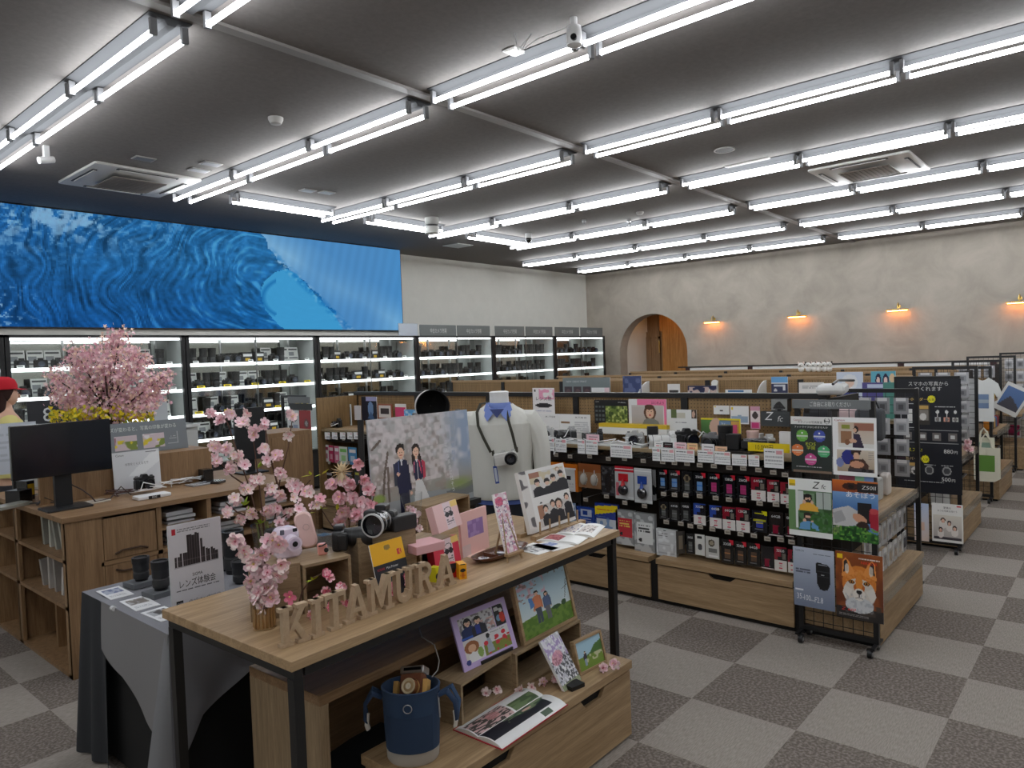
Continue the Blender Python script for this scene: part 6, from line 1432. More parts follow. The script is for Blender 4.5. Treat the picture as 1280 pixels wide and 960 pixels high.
# mixed arrangement behind the cameras
vp = oZ(440, 700, ZTOP); dv = depth(vp)+.12
t = thing('blossom_bouquet', 'bouquet of pink blossoms with one cream bloom behind the cameras', 'bouquet', vp)
MB().lathe([(.04, 0), (.045, .1), (.05, .16)], 16, (216, 190, 200), close=True).build('pot', 'acrylic', t, smooth=True)
sprig(t, [[(438, 690), (436, 650), (428, 615)], [(440, 690), (448, 640), (450, 600), (447, 575)], [(442, 690), (462, 640), (470, 610)], [(440, 690), (410, 650), (398, 630)], [(432, 680), (420, 640)]],
      [(415, 605, 4), (428, 600, 3), (438, 605, 5), (447, 580, 2), (455, 600, 4), (462, 612, 4), (425, 622, 6), (440, 622, 6), (452, 628, 5), (465, 632, 4), (430, 640, 6), (445, 645, 6), (458, 642, 4), (424, 652, 4), (472, 648, 3), (400, 625, 2), (366, 610, 1), (378, 612, 2), (386, 614, 2)], dv, 12, kinds=('pink', 'deep', 'pink'), s=(1.0, 1.5), origin=vp, spread=.010, jit=.04)
leaves(t, [(389, 594, 2), (402, 593, 2), (392, 636, 2), (402, 636, 3), (421, 638, 2), (395, 640, 1)], dv, 8, (206, 214, 60), .045, O=vp)
mb = MB(); cp = oD(427, 590, dv-.05)-vp
for k in range(16): a = 2*PI*k/16; leaf(mb, cp, (math.cos(a)*.8, -math.cos(a)*.6, math.sin(a)), .05, (240, 222, 186))
mb.build('cream_bloom', 'petal', t, label='large cream coloured bloom')
vp = oZ(520, 690, ZTOP); t = thing('blossom_sprig', 'small spray of pink blossoms in clear wrap behind the silver-ringed camera', 'flowers', vp)
sprig(t, [[(521, 690), (520, 660), (516, 632)], [(520, 670), (524, 645)]], [(514, 636, 3), (522, 642, 4), (518, 652, 4), (524, 660, 3)], depth(vp)+.05, 14, s=(.6, .9), origin=vp, spread=.007)
MB().push(loc=(.0, 0, .14), rot=(0, .1, YAW+PI/2)).lathe([(.01, -.1), (.05, .12)], 10, (230, 230, 232), close=False).pop().build('wrap', 'acrylic', t)
vp = oZ(400, 764, ZTOP); t = thing('blossom_sprig', 'pink blossom sprig lying inside and before the open crate', 'flowers', vp)
sprig(t, [[(372, 762), (378, 738), (392, 722), (405, 716)], [(392, 765), (400, 745), (412, 735)], [(405, 760), (420, 740), (430, 735)]], [(408, 716, 3), (413, 722, 2), (426, 734, 4), (408, 738, 2), (394, 748, 1), (388, 768, 2), (391, 776, 2), (432, 752, 2), (414, 758, 2)], depth(vp)-.06, 15, kinds=('deep', 'pink', 'hot'), s=(.6, .85), origin=vp, spread=.006)
add_blossom(t, 'hot', 1, oD(362, 746, depth(vp)-.22)-vp, (PI/2, 0, YAW-PI/2), 1.1)
leaves(t, [(391, 725, 4)], depth(vp)-.04, 8, (190, 214, 50), .03, O=vp)
for (x, y, lb, n) in ((492, 745, 'pink flower behind the letters M and U', 4), (508, 735, 'pink flower peeping above the letter U', 4)):
    vp = oZ(x, y+4, ZTOP); t = thing('blossom_sprig', lb, 'flowers', vp); sprig(t, [[(x, y+3), (x+1, y-12)]], [(x, y-14, n), (x+1, y-6, 3)], depth(vp)+.03, 30+n+int(x), kinds=('deep', 'hot'), s=(.55, .75), origin=vp, spread=.004)
for (x, y, n, lb, sd) in ((685, 852, 4, 'pink sprig lying between the crates and the small photo book', 41), (760, 834, 6, 'pink sprig before the small framed photo', 42), (655, 862, 3, 'white blossoms lying behind the open photo book', 43), (613, 866, 2, 'single white blossom inside the low crate', 44)):
    vp = oZ(x, y, bZ+.012); t = thing('blossom_sprig', lb, 'flowers', vp)
    br = [[(x-12, y+6), (x, y), (x+14, y-4)]]; sprig(t, br, [(x-6, y, n//2+1), (x+8, y-4, n//2)], depth(vp), sd, kinds=('pink', 'pale') if n > 3 else ('pale',), s=(.8, 1.1), origin=vp, spread=.008, jit=.01, stem=.002)

# ---------------------------------------------------------------- cameras on the crates
def table_camera(label, px, py, Z, rz, **kw):
    p = oZ(px, py, Z); t = camera(label, 0, 0, p.x, 0, Z=Z, **kw) if False else None
    return p
zA, zB, zC = ZTOP+.175, ZTOP+.165, ZTOP+.205
p = oZ(358, 696, zA)
t = thing('instant_camera', 'lilac instant camera with round lens standing on the left crate', 'camera', p, -.2); t.scale = (.86,)*3; LI = (230, 216, 232)
mb = MB(); mb.rbox((0, 0, .062), (.10, .05, .122), .03, LI); mb.rbox((0, -.012, .028), (.104, .06, .054), .02, LI); mb.build('body', 'gloss', t, smooth=True)
mb = MB(); mb.cyl((.012, -.03, .062), (.012, -.068, .062), .034, .03, 26, (230, 216, 232)); mb.cyl((.012, -.068, .062), (.012, -.070, .062), .022, .022, 22, (206, 190, 212)); mb.cyl((.012, -.0705, .062), (.012, -.072, .062), .011, n=16, col=(22, 20, 26)); mb.build('lens', 'gloss', t, smooth=True)
mb = MB(); mb.rbox((.03, -.026, .108), (.018, .006, .014), .003, (40, 40, 46)); mb.rbox((-.022, -.026, .106), (.016, .006, .02), .003, (90, 92, 104)); mb.cyl((-.03, -.025, .085), (-.03, -.03, .085), .005, n=10, col=(60, 50, 70)); mb.build('windows', 'gloss', t)
o = MB().rbox((0, 0, .03), (.06, .04, .06), .01, (24, 24, 26)).build('flash_unit', 'satin', loc=oZ(352, 688, zA)+Vector((.03, .1, 0)), rot=(0, 0, -.3), smooth=True); tag(o, 'small black box behind the lilac camera', 'box')
p = oZ(394, 688, zB)
t = thing('instant_camera', 'tall rose pink rounded camera printer leaning on the crate', 'printer', p+Vector((-.005, .02, .012)), rot=(-.05, -.22, -.6)); PK = (232, 196, 190)
MB().rbox((0, 0, .065), (.062, .03, .13), .024, PK, n=5).build('body', 'gloss', t, smooth=True)
mb = MB(); mb.push(loc=(.004, -.0155, .075), rot=(PI/2, 0, 0)); mb.lathe([(.012, 0, (206, 170, 164)), (.012, .001, (214, 180, 174)), (.009, .001, (214, 180, 174)), (.009, 0, (206, 170, 164))], 18, close=False); mb.pop(); mb.build('button', 'gloss', t)
p = oZ(399, 692, zB)
t = thing('tiny_camera', 'tiny coral pink cube camera with black lens before the pink printer', 'camera', p+Vector((0, -.02, 0)), -.5)
MB().rbox((0, 0, .02), (.034, .026, .04), .009, (232, 160, 148)).build('body', 'gloss', t, smooth=True); MB().cyl((.012, -.013, .018), (.012, -.018, .018), .008, n=14, col=(20, 20, 22)).build('lens', 'gloss', t); MB().tube([(-.014, -.016, .034), (0, -.018, .036), (.012, -.016, .041)], .003, 6, (24, 24, 26)).build('strap', 'satin', t)
p = oZ(434, 684, zB)
t = thing('camera', 'black camera with thick zoom lens on the open crate', 'camera', p+Vector((-.025, .01, 0)), rot=(0, 0, .0)); kk = (24, 24, 26)
t.scale = (1.0,)*3
mb = MB(); mb.push(rot=(0, 0, -.78)); mb.rbox((0, .0, .036), (.036, .115, .068), .01, kk, axis='x'); mb.rbox((.018, -.045, .034), (.035, .03, .064), .01, kk, axis='x'); mb.rbox((0, .0, .077), (.034, .045, .02), .006, (30, 30, 32), axis='x'); mb.pop(); mb.build('body', 'satin', t, smooth=True)
mb = MB(); mb.push(rot=(0, 0, -.78)); mb.push(loc=(.016, .008, .038), rot=(0, PI/2, 0)); mb.lathe([(.030, 0, (60, 60, 62)), (.032, .006, kk), (.034, .03, (40, 40, 42)), (.034, .034, kk), (.036, .06, (36, 36, 38)), (.037, .085, kk), (.039, .105, kk), (.034, .105, kk), (.03, .095, (20, 22, 30)), (.001, .09, (20, 22, 30))], 26, close=False); mb.pop(); mb.pop(); mb.build('lens', 'satin', t, smooth=True)
o = MB().rbox((0, 0, .022), (.05, .05, .044), .004, (180, 190, 200)).build('acrylic_block', 'acrylic', loc=oZ(408, 684, zB)+Vector((.0, .015, .0005))); tag(o, 'small clear block behind the black camera', 'block')
p = oZ(480, 668, zC)
t = thing('camera', 'camera with large silver-ringed lens facing the viewer, on the tall crate', 'camera', p+Vector((0, .02, 0)), YAW-PI/2-.25)
MB().rbox((-.02, .05, .04), (.125, .04, .075), .012, (34, 34, 36)).rbox((-.012, .05, .088), (.045, .045, .024), .008, (30, 30, 32)).build('body', 'satin', t, smooth=True)
mb = MB(); mb.push(loc=(0, .03, .045), rot=(PI/2, 0, 0)); mb.lathe([(.034, 0, (180, 176, 176)), (.036, .02, (44, 44, 46)), (.038, .05, (150, 150, 150)), (.038, .058, (44, 44, 46)), (.042, .085, (44, 44, 46)), (.044, .09, (196, 196, 196)), (.044, .096, (196, 196, 196)), (.038, .097, (20, 20, 24)), (.033, .08, (26, 30, 38)), (.001, .076, (26, 30, 38))], 30, close=False); mb.pop(); mb.build('lens', 'gloss', t, smooth=True)
MB().cyl((-.062, .03, .03), (-.075, .0, .03), .022, n=16, col=(26, 26, 28)).rbox((-.046, .0, .03), (.012, .05, .05), .005, (214, 196, 200)).build('side_lens', 'gloss', t, smooth=True)
p = oZ(509, 664, zC); o = MB().rbox((0, 0, .028), (.105, .05, .056), .008, (44, 42, 44)).build('speaker_box', 'satin', loc=p+Vector((.01, .04, 0)), rot=(0, 0, -.1), smooth=True); tag(o, 'dark grey box-shaped speaker beside the silver-ringed camera', 'speaker')

# ---------------------------------------------------------------- boxes, cards and prints on the table
def std(name, label, cat, bl, br, tl, Z, cv, t=.006, fn=None, side=(240, 240, 240), mat='print', group=None):
    c, rz, w, h, lean = stand(bl, br, tl, Z)
    o = board(cv, w, h, t, side, fn).build(name, mat, loc=c, rot=(-lean, 0, rz)); tag(o, label, cat, group); o['_d'] = 0; del o['_d']
    return o, c, rz, w, h, lean
YEL = (240, 178, 24)
cv = Cv(44, 66, (30, 32, 40)); cv.rect(0, 0, 1, .40, YEL); cv.ell(.5, .12, .10, .045, (150, 120, 50)); cv.lines(.12, .70, .62, .8, 2, (120, 124, 136), .5); cv.rect(.78, .20, .92, .30, (206, 40, 60)); cv.poly([(.86, .20), (.92, .20), (.86, .25), (.92, .30), (.86, .30), (.82, .25)], (240, 178, 24), .8)
def f(mb, w, h): mb.text('KODAK', -w*.30, h*.50, h*.06, (200, 60, 70), w=w*.22); mb.text('Mini Printer', w*.04, h*.50, h*.06, (226, 226, 226), w=w*.36)
std('film_card', 'yellow and black hang card leaning on the tall crate', 'card', (476, 751), (516, 736), (461, 682), ZTOP, cv, .004, f)
PKB = (236, 196, 196)
def artcv(c0, w=28, h=40):
    cv = Cv(w, h, c0); cv.rect(.38, 0, .76, 1, (232, 210, 216)); cv.rect(.70, 0, 1, .22, (240, 206, 120)); cv.circ(.56, .28, .15, (60, 56, 62)); cv.circ(.56, .28, .12, (232, 210, 216)); cv.ell(.5, .45, .09, .10, (40, 38, 44)); cv.ell(.66, .45, .08, .10, (40, 38, 44)); cv.lines(.44, .62, .72, .85, 3, (90, 80, 90), .7); return cv
o = MB().rbox((0, 0, .016), (.13, .10, .032), .004, (222, 170, 174), axis='z').build('gift_box', 'paint', loc=oZ(541, 690, ZTOP+.1155)+Vector((.0, .05, 0)), rot=(0, 0, -.15)); tag(o, 'flat pink box lying on the small crate', 'box')
std('gift_box', 'pale pink box with round emblem leaning above the flat box', 'box', (549, 667), (578, 655), (540, 634), ZTOP+.15, artcv(PKB), .035, None, (226, 186, 186))
std('gift_box', 'crimson box with the same round emblem, leaning in front of the small crate', 'box', (546, 716), (577, 702), (540, 680), ZTOP, artcv((222, 60, 84)), .035, None, (206, 56, 76))
cv = Cv(36, 50, (236, 190, 184)); cv.rect(.24, .22, .84, .60, (150, 116, 176)); cv.speck(.24, .22, .84, .60, (186, 156, 206), 8, .5, 4, .6); cv.rect(.0, .6, 1, .605, (206, 160, 156)); cv.rect(0, .75, .3, 1, (214, 196, 194), .7)
std('pink_album', 'standing pink paper album with a violet window', 'album', (579, 698), (612, 684), (574, 643), ZTOP, cv, .012, None, (226, 180, 176))
def upright(name, label, cat, px, py, w, d, h, rz, cv, side, fn=None):
    p = oZ(px, py, ZTOP); o = board(cv, w, h, d, side, fn).build(name, 'print', loc=p, rot=(0, 0, rz)); tag(o, label, cat)
cv = Cv(16, 30, (236, 166, 20)); cv.ell(.5, .42, .36, .12, (30, 28, 30)); cv.rect(.3, .55, .7, .92, (210, 120, 20)); cv.rect(.2, 0, .8, .08, (40, 36, 36))
upright('disposable_camera_box', 'upright yellow camera box beside the last letter', 'box', 579, 724, .030, .05, .058, -.5, cv, (236, 170, 24), lambda mb, w, h: mb.text('KODAK', 0, h*.2, h*.16, (190, 40, 40), w=w*.7))
cv = Cv(14, 24, (200, 40, 44)); cv.rect(0, 0, 1, .4, (40, 44, 60)); cv.ell(.5, .5, .3, .16, (26, 26, 30))
upright('disposable_camera_box', 'red and dark blue camera box behind the last letter', 'box', 567, 722, .034, .03, .055, -.3, cv, (190, 40, 44))
cv = Cv(12, 24, (226, 218, 30)); cv.ell(.4, .6, .4, .2, (40, 44, 40))
upright('disposable_camera_box', 'yellow-green camera box between R and the last letter', 'box', 548, 727, .03, .03, .055, .2, cv, (226, 218, 40))
# easel with a tall narrow blossom print
c, rz, w, h, lean = stand((634, 694), (648, 689), (617, 620), ZTOP+.03)
t = thing('table_easel', 'small wooden table easel holding the narrow blossom print', 'easel', (c.x, c.y, ZTOP), rz)
mb = MB(); OK_ = (196, 160, 118)
MB().bz(-.05, .05, -.018, .004, .026, .036).build('ledge', 'oak_x', t)
for x0, x1, y1 in ((-.045, -.012, .05), (.045, .012, .05)): MB().tube([(x0, -.01, .0), (x1, .045, .19)], .005, 6, OK_).build('leg', 'oak_z', t)
MB().tube([(0, .10, 0), (0, .045, .18)], .005, 6, OK_).build('leg', 'oak_z', t)
cv = Cv(20, 70, (232, 214, 222)); cv.speck(0, 0, 1, 1, (212, 130, 160), 6, .55, 3, .7); cv.speck(0, 0, 1, 1, (250, 244, 246), 9, .55, 8, .9); cv.ell(.35, .14, .28, .08, (214, 70, 110), 0, .7); cv.speck(0, .1, 1, .9, (120, 90, 130), 14, .68, 5, .8)
o = board(cv, w*1.15, h, .008).build('narrow_print', 'print', loc=(c.x, c.y, ZTOP+.036), rot=(-lean, 0, rz)); tag(o, 'tall narrow pink blossom print on the small easel', 'print')
# photo book on plate rack
cv = Cv(70, 90, (232, 230, 228)); cv.rect(.0, 0, .16, 1, (222, 218, 214)); cv.speck(0, 0, .14, 1, (70, 66, 70), 9, .55, 9, .8)
cv.rect(.20, .06, .97, .46, (214, 210, 208)); cv.speck(.2, .06, .97, .3, (206, 190, 150), 14, .62, 3, .7); cv.rect(.20, .06, .42, .14, (150, 90, 66), .8)
for x, y in ((.34, .20), (.55, .22), (.70, .18), (.88, .14)): cv.poly([(x-.12, .46), (x-.11, y+.14), (x-.03, y+.10), (x+.05, y+.10), (x+.12, y+.15), (x+.12, .46)], (36, 36, 42)); cv.ell(x, y+.02, .06, .055, (44, 36, 36)); cv.ell(x, y+.045, .045, .045, (222, 186, 166)); cv.ell(x, y+.005, .052, .022, (40, 32, 32))
cv.circ(.83, .08, .05, (180, 150, 120)); cv.circ(.84, .09, .035, (226, 206, 190))
cv.rect(.24, .60, .97, .95, (206, 200, 196)); cv.rect(.24, .60, .36, .82, (156, 100, 70), .8); cv.speck(.3, .5, .9, .58, (60, 60, 66), 12, .72, 5)
for x, y, s_ in ((.40, .62, 1), (.57, .57, 1), (.70, .60, 1.5), (.90, .52, 1)): cv.poly([(x-.1, .95), (x-.09, y+.17), (x, y+.13), (x+.08, y+.17), (x+.1, .95)], (40, 38, 44)); cv.ell(x, y+.05, .055*s_, .06*s_, (46, 34, 32)); cv.ell(x, y+.07, .04*s_, .045*s_, (226, 188, 166)); cv.ell(x, y+.1, .012*s_, .006*s_, (190, 90, 80))
o, c, rz, w, h, lean = std('photo_book', 'standing white photo book showing two group photos of pupils', 'photo book', (664, 668), (720, 649), (647, 591), ZTOP+.02, cv, .022, None, (226, 224, 222))
t = thing('plate_rack', 'wooden peg rack holding the standing photo book', 'rack', (c.x, c.y, ZTOP), rz)
MB().bz(-w/2-.02, w/2+.02, -.045, -.012, 0, .018).build('rail', 'oak_x', t); MB().bz(-w/2-.02, w/2+.02, .045, .07, 0, .018).build('rail', 'oak_x', t)
for k in range(5): x = -w/2+.03+k*(w-.06)/4; MB().cyl((x, -.03, .018), (x, -.03, .075), .0045, n=8).build('peg', 'oak_z', t); MB().cyl((x, .058, .018), (x, .058, .085), .0045, n=8).build('peg', 'oak_z', t)
def flat4(name, label, cat, q, Z, cv, t=.002, side=(238, 238, 238), mat='print', fn=None, curve=None):
    P = [oZ(x, y, Z+t) for x, y in q]                # tl, tr, br, bl on the photo
    c = (P[0]+P[1]+P[2]+P[3])/4; ux = ((P[1]-P[0])+(P[2]-P[3]))/2; w = ux.length; rz = math.atan2(ux.y, ux.x)
    uy = ((P[0]-P[3])+(P[1]-P[2]))/2; h = abs(uy.dot(Vector((-math.sin(rz), math.cos(rz), 0))))
    mb = MB(); mb.push(rot=(-PI/2, 0, 0)); mb.push(loc=(0, 0, -h/2)); mb.bz(-w/2, w/2, .0003, t, 0, h, side); mb.canvas(cv, w, h)
    if fn: fn(mb, w, h)
    mb.pop(); mb.pop()
    o = mb.build(name, mat, loc=(c.x, c.y, Z+t), rot=(0, 0, rz)); tag(o, label, cat); return o, c, rz, w, h
cv = Cv(30, 16, (232, 196, 180)); cv.poly([(.3, .5), (.5, .3), (.75, .45), (.6, .7)], (206, 170, 150))
flat4('pink_card', 'flat pale pink card behind the wooden tray', 'card', ((585, 690), (612, 685), (617, 693), (588, 703)), ZTOP, cv)
# leaf-shaped tray with badges
a, b_ = oZ(594, 706, ZTOP), oZ(655, 684, ZTOP); c = (a+b_)/2+Vector((.0, .0, 0)); L = (b_-a).length; rz = math.atan2(b_.y-a.y, b_.x-a.x)
t = thing('wooden_tray', 'long dark wooden three-part tray near the table edge', 'tray', c, rz); DW = (98, 62, 46)
ring = lambda k, n=28: 2*PI*k/n
mb = MB(); secs = [(.78, .72, 0), (.95, .95, .012), (1.04, 1.04, .024), (1.0, .97, .024), (.9, .88, .010), (.0, .0, .008)]
vs = []; n = 28
for sx_, sy_, z in secs:
    for k in range(n): q = ring(k); vs.append((L/2*sx_*math.copysign(abs(math.cos(q))**.75, math.cos(q)), .055*sy_*math.copysign(abs(math.sin(q))**.75, math.sin(q)), z))
fs = [tuple(range(n-1, -1, -1))]
for j in range(len(secs)-1): fs += [(j*n+k, j*n+(k+1) % n, (j+1)*n+(k+1) % n, (j+1)*n+k) for k in range(n)]
mb.add(vs, fs, DW)
for x in (-L*.17, L*.17): mb.bz(x-.003, x+.003, -.046, .046, .006, .021, DW)
mb.build('dish', 'gloss', t, smooth=True)
for k, (dx, c1, lb) in enumerate(((-L*.33, (70, 66, 76), 'round photo badge in the near part of the wooden tray'), (0, (150, 146, 160), 'pale badge in the middle part of the wooden tray'), (L*.33, (170, 150, 200), 'violet tinted badge in the far part of the wooden tray'))):
    v = Matrix.Rotation(rz, 3, 'Z') @ Vector((dx, 0, .0125)); o = MB().lathe([(.024, 0, (200, 200, 204)), (.024, .002, (226, 226, 228)), (.016, .0045, (230, 230, 232)), (.0155, .0047, c1), (.0, .006, c1)], 20, close=False).build('photo_badge', 'gloss', loc=c+v, rot=(.1, .05, k), smooth=True); tag(o, lb, 'badge')
p = c+(Matrix.Rotation(rz, 3, 'Z') @ Vector((L*.22, .015, .0125))); o = MB().lathe([(.022, 0, (226, 224, 170)), (.022, .002, (226, 224, 200)), (.0, .006, (226, 226, 226))], 18, close=False).build('photo_badge', 'gloss', loc=p, smooth=True); tag(o, 'yellow rimmed badge overlapping the violet one in the tray', 'badge')
def spread(seed, pics, w=60, h=30, bg=(236, 236, 234)):
    cv = Cv(w, h, bg)
    for (x0, y0, x1, y1, c0, c1) in pics: cv.rect(x0, y0, x1, y1, c0); cv.speck(x0, y0, x1, y1, c1, 14, .55, seed, .9); seed += 1
    return cv
flat4('photo_card', 'flat white photo card with black leaf picture, at the tray end', 'card', ((652, 681), (676, 677), (690, 686), (661, 699)), ZTOP, spread(3, [(.1, .2, .75, .8, (206, 206, 206), (50, 50, 54))], 30, 26))
flat4('photo_card', 'flat white card with small blue picture at the table edge', 'card', ((672, 677), (702, 675), (708, 682), (684, 694)), ZTOP, spread(5, [(.25, .1, .75, .5, (120, 140, 190), (206, 206, 220))], 30, 26))
def openbook(label, q, Z, cvl, cvr, cover=(236, 236, 234), th=.012):
    P = [oZ(x, y, Z) for x, y in q]; c = (P[0]+P[1]+P[2]+P[3])/4; ux = ((P[1]-P[0])+(P[2]-P[3]))/2; w = ux.length/2; rz = math.atan2(ux.y, ux.x)
    uy = ((P[0]-P[3])+(P[1]-P[2]))/2; h = abs(uy.dot(Vector((-math.sin(rz), math.cos(rz), 0))))
    t = thing('open_photo_book', label, 'photo book', (c.x, c.y, Z), rz)
    MB().bz(-w-.004, w+.004, -h/2-.004, h/2+.004, 0, .0025, cover).build('cover', 'paint', t)
    for s_, cv in ((-1, cvl), (1, cvr)):
        def cur(p, s_=s_):
            x, y, z = p; u = abs(x)/w
            return (x, -(.003+th*(math.sin(PI*min(1, u*1.02+.02))**.6*.75+.25*(1-u))), z)
        mb = MB(); mb.push(rot=(-PI/2, 0, 0)); mb.push(loc=(0, 0, -h/2))
        mb.canvas(cv, w, h, x0=-w if s_ < 0 else 0, curve=cur); mb.pop(); mb.pop()
        n = 10; pts = [(s_*w*i/n, .003+th*(math.sin(PI*min(1, i/n*1.02+.02))**.6*.75+.25*(1-i/n))-.0004) for i in range(n+1)]; pts = [(s_*0, .0026)]+pts+[(s_*w, .0026)]
        mb.prism([(a, b) for a, b in pts], -h/2+.001, h/2-.001, (232, 232, 228)); mb.build('pages', 'print', t)
    return t
openbook('open photo book with purple portraits at the table corner', ((712, 656), (757, 658), (740, 672), (690, 669)), ZTOP, spread(7, [(.1, .15, .95, .85, (206, 196, 190), (90, 86, 120))], 30, 30), spread(9, [(.1, .2, .8, .8, (216, 206, 200), (110, 100, 96))], 30, 30))
openbook('open photo book with red flower page, nearer the table edge', ((683, 670), (737, 672), (718, 682), (674, 675)), ZTOP+.001, spread(11, [(.2, .1, 1, .9, (190, 110, 110), (140, 40, 60))], 30, 26), Cv(30, 26, (238, 238, 236)), th=.008)

# ---------------------------------------------------------------- on the low platform
# lilac collage panel on the left crate
cv = Cv(104, 108, (200, 178, 226)); 
cv.rect(.09, .09, .72, .48, (206, 206, 210)); cv.speck(.09, .09, .72, .48, (120, 110, 120), 26, .55, 4, .8); cv.speck(.4, .25, .72, .48, (206, 150, 140), 22, .55, 5, .7); cv.man(.24, .13, .44, top=(30, 44, 96), hair=(26, 24, 30), legs=None, long=True); cv.rect(.09, .44, .38, .48, (46, 90, 190)); cv.man(.42, .15, .42, top=(34, 34, 50)); cv.rect(.36, .3, .44, .46, (40, 60, 150))
cv.rect(.73, .09, .92, .48, (26, 26, 32)); cv.speck(.73, .09, .92, .2, (214, 214, 214), 26, .5, 7, .9); cv.ell(.80, .34, .04, .06, (110, 150, 180)); cv.ell(.87, .34, .05, .10, (206, 60, 40)); cv.ell(.87, .22, .035, .03, (206, 206, 206))
cv.rect(.09, .49, .92, .90, (224, 222, 226)); cv.rect(.09, .53, .38, .9, (226, 220, 216)); cv.ell(.22, .64, .13, .11, (160, 98, 56)); cv.ell(.22, .66, .07, .07, (224, 176, 140)); cv.poly([(.12, .9), (.14, .76), (.22, .72), (.30, .76), (.33, .9)], (232, 232, 232)); cv.ell(.35, .78, .05, .09, (140, 170, 90)); cv.ell(.11, .88, .04, .05, (56, 66, 140))
cv.rect(.42, .70, .92, .9, (130, 140, 60)); cv.speck(.42, .66, .92, .9, (206, 60, 60), 20, .62, 3); cv.ell(.53, .56, .035, .045, (30, 30, 36)); cv.poly([(.50, .6), (.56, .6), (.60, .86), (.47, .86)], (170, 176, 190))
for x, y in ((.47, .68), (.68, .64), (.68, .74), (.82, .60), (.82, .70)): cv.ell(x, y, .04, .04, (216, 50, 66))
def f(mb, w, h): mb.text('Happy Life', w*.22, h*.46, h*.035, (90, 90, 110), w=w*.26, slant=.2)
zc = bZ+.16
o, c, rz, w, h, lean = std('photo_panel_print', 'lilac photo collage panel leaning on the left low crate', 'photo panel', (581, 841), (647, 809), (563, 772), zc, cv, .008, f, (180, 158, 210))
o = MB().bz(-.09, .09, -.016, -.0005, 0, .012, K_).build('panel_clip', 'satin', loc=c+Vector((.03, .012, 0)), rot=(0, 0, rz)); tag(o, 'black ledge clip under the lilac panel', 'clip')
# big framed photo
zc = bZ+.155
c, rz, w, h, lean = stand((654, 808), (720, 773), (637, 725), zc)
t = thing('framed_photo', 'large oak framed photo of two children on a green meadow', 'framed photo', c, rot=(-lean, 0, rz))
cv = Cv(84, 96, (180, 210, 226)); cv.grad(0, 0, 1, .7, (168, 206, 230), (214, 228, 232)); cv.speck(0, 0, .55, .35, (226, 176, 196), 16, .5, 4, .8); cv.speck(0, 0, .4, .42, (150, 120, 120), 28, .7, 5, .8); cv.speck(.6, 0, 1, .15, (120, 110, 116), 24, .66, 6, .8); cv.line(.98, .3, .9, .6, .006, (70, 74, 74)); cv.line(.98, .4, .86, .45, .004, (70, 74, 74))
cv.poly([(0, .70), (.4, .66), (1, .70), (1, 1), (0, 1)], (112, 146, 60)); cv.speck(0, .7, 1, 1, (84, 120, 44), 20, .5, 7, .7); cv.ell(.70, .69, .09, .035, (50, 84, 50)); cv.ell(.86, .67, .05, .05, (54, 88, 54))
cv.man(.36, .28, .55, top=(226, 140, 100), legs=(74, 84, 100)); cv.man(.54, .36, .47, top=(90, 110, 150), legs=(110, 110, 120), long=True); cv.poly([(.2, .36), (.27, .38), (.3, .52), (.22, .55)], (90, 140, 206))
fw = .014; mb = board(cv, w-2*fw, h-2*fw, .006); mb.build('photo', 'print', t, loc=(0, -.002, fw))
mb = MB(); mb.bz(-w/2, w/2, -.010, .012, 0, fw); mb.bz(-w/2, w/2, -.010, .012, h-fw, h); mb.bz(-w/2, -w/2+fw, -.010, .012, fw, h-fw); mb.bz(w/2-fw, w/2, -.010, .012, fw, h-fw); mb.build('frame', 'oak_x', t, bevel=.001)
# small canvas book and small frame
cv = Cv(50, 66, (196, 196, 206)); cv.speck(0, 0, 1, .45, (150, 120, 190), 9, .5, 3, .6); cv.speck(0, 0, 1, 1, (236, 236, 238), 18, .5, 5, .8); cv.speck(0, .4, 1, 1, (60, 60, 66), 22, .55, 6, .85); cv.ell(.4, .42, .32, .12, (214, 120, 140), -.2, .6); cv.rect(0, .9, 1, 1, (140, 150, 110), .8)
std('photo_canvas', 'small tilted canvas print of blossom crowd, beside the open book', 'print', (706, 865), (727, 849), (675, 802), bZ, cv, .012)
c, rz, w, h, lean = stand((724, 845), (758, 827), (715, 803), bZ)
t = thing('framed_photo', 'small oak framed photo of a child in a flower field', 'framed photo', c, rot=(-lean, 0, rz))
cv = Cv(36, 34, (170, 206, 226)); cv.rect(0, .55, 1, 1, (120, 150, 60)); cv.speck(.3, .55, 1, .8, (220, 214, 190), 12, .5, 3, .8); cv.poly([(.5, .5), (.7, .3), (1, .2), (1, .55), (.3, .58)], (80, 120, 60)); cv.man(.3, .38, .5, top=(60, 56, 66), legs=(150, 170, 190))
fw = .010; board(cv, w-2*fw, h-2*fw, .006).build('photo', 'print', t, loc=(0, -.002, fw))
mb = MB(); mb.bz(-w/2, w/2, -.008, .016, 0, fw); mb.bz(-w/2, w/2, -.008, .016, h-fw, h); mb.bz(-w/2, -w/2+fw, -.008, .016, fw, h-fw); mb.bz(w/2-fw, w/2, -.008, .016, fw, h-fw); mb.build('frame', 'oak_x', t, bevel=.001)
o = MB().bz(-.03, .04, .0, .05, 0, .016, K_).build('easel_foot', 'satin', loc=oZ(722, 862, bZ), rot=(0, 0, -.2)); tag(o, 'black stand foot under the tilted canvas print', 'stand')
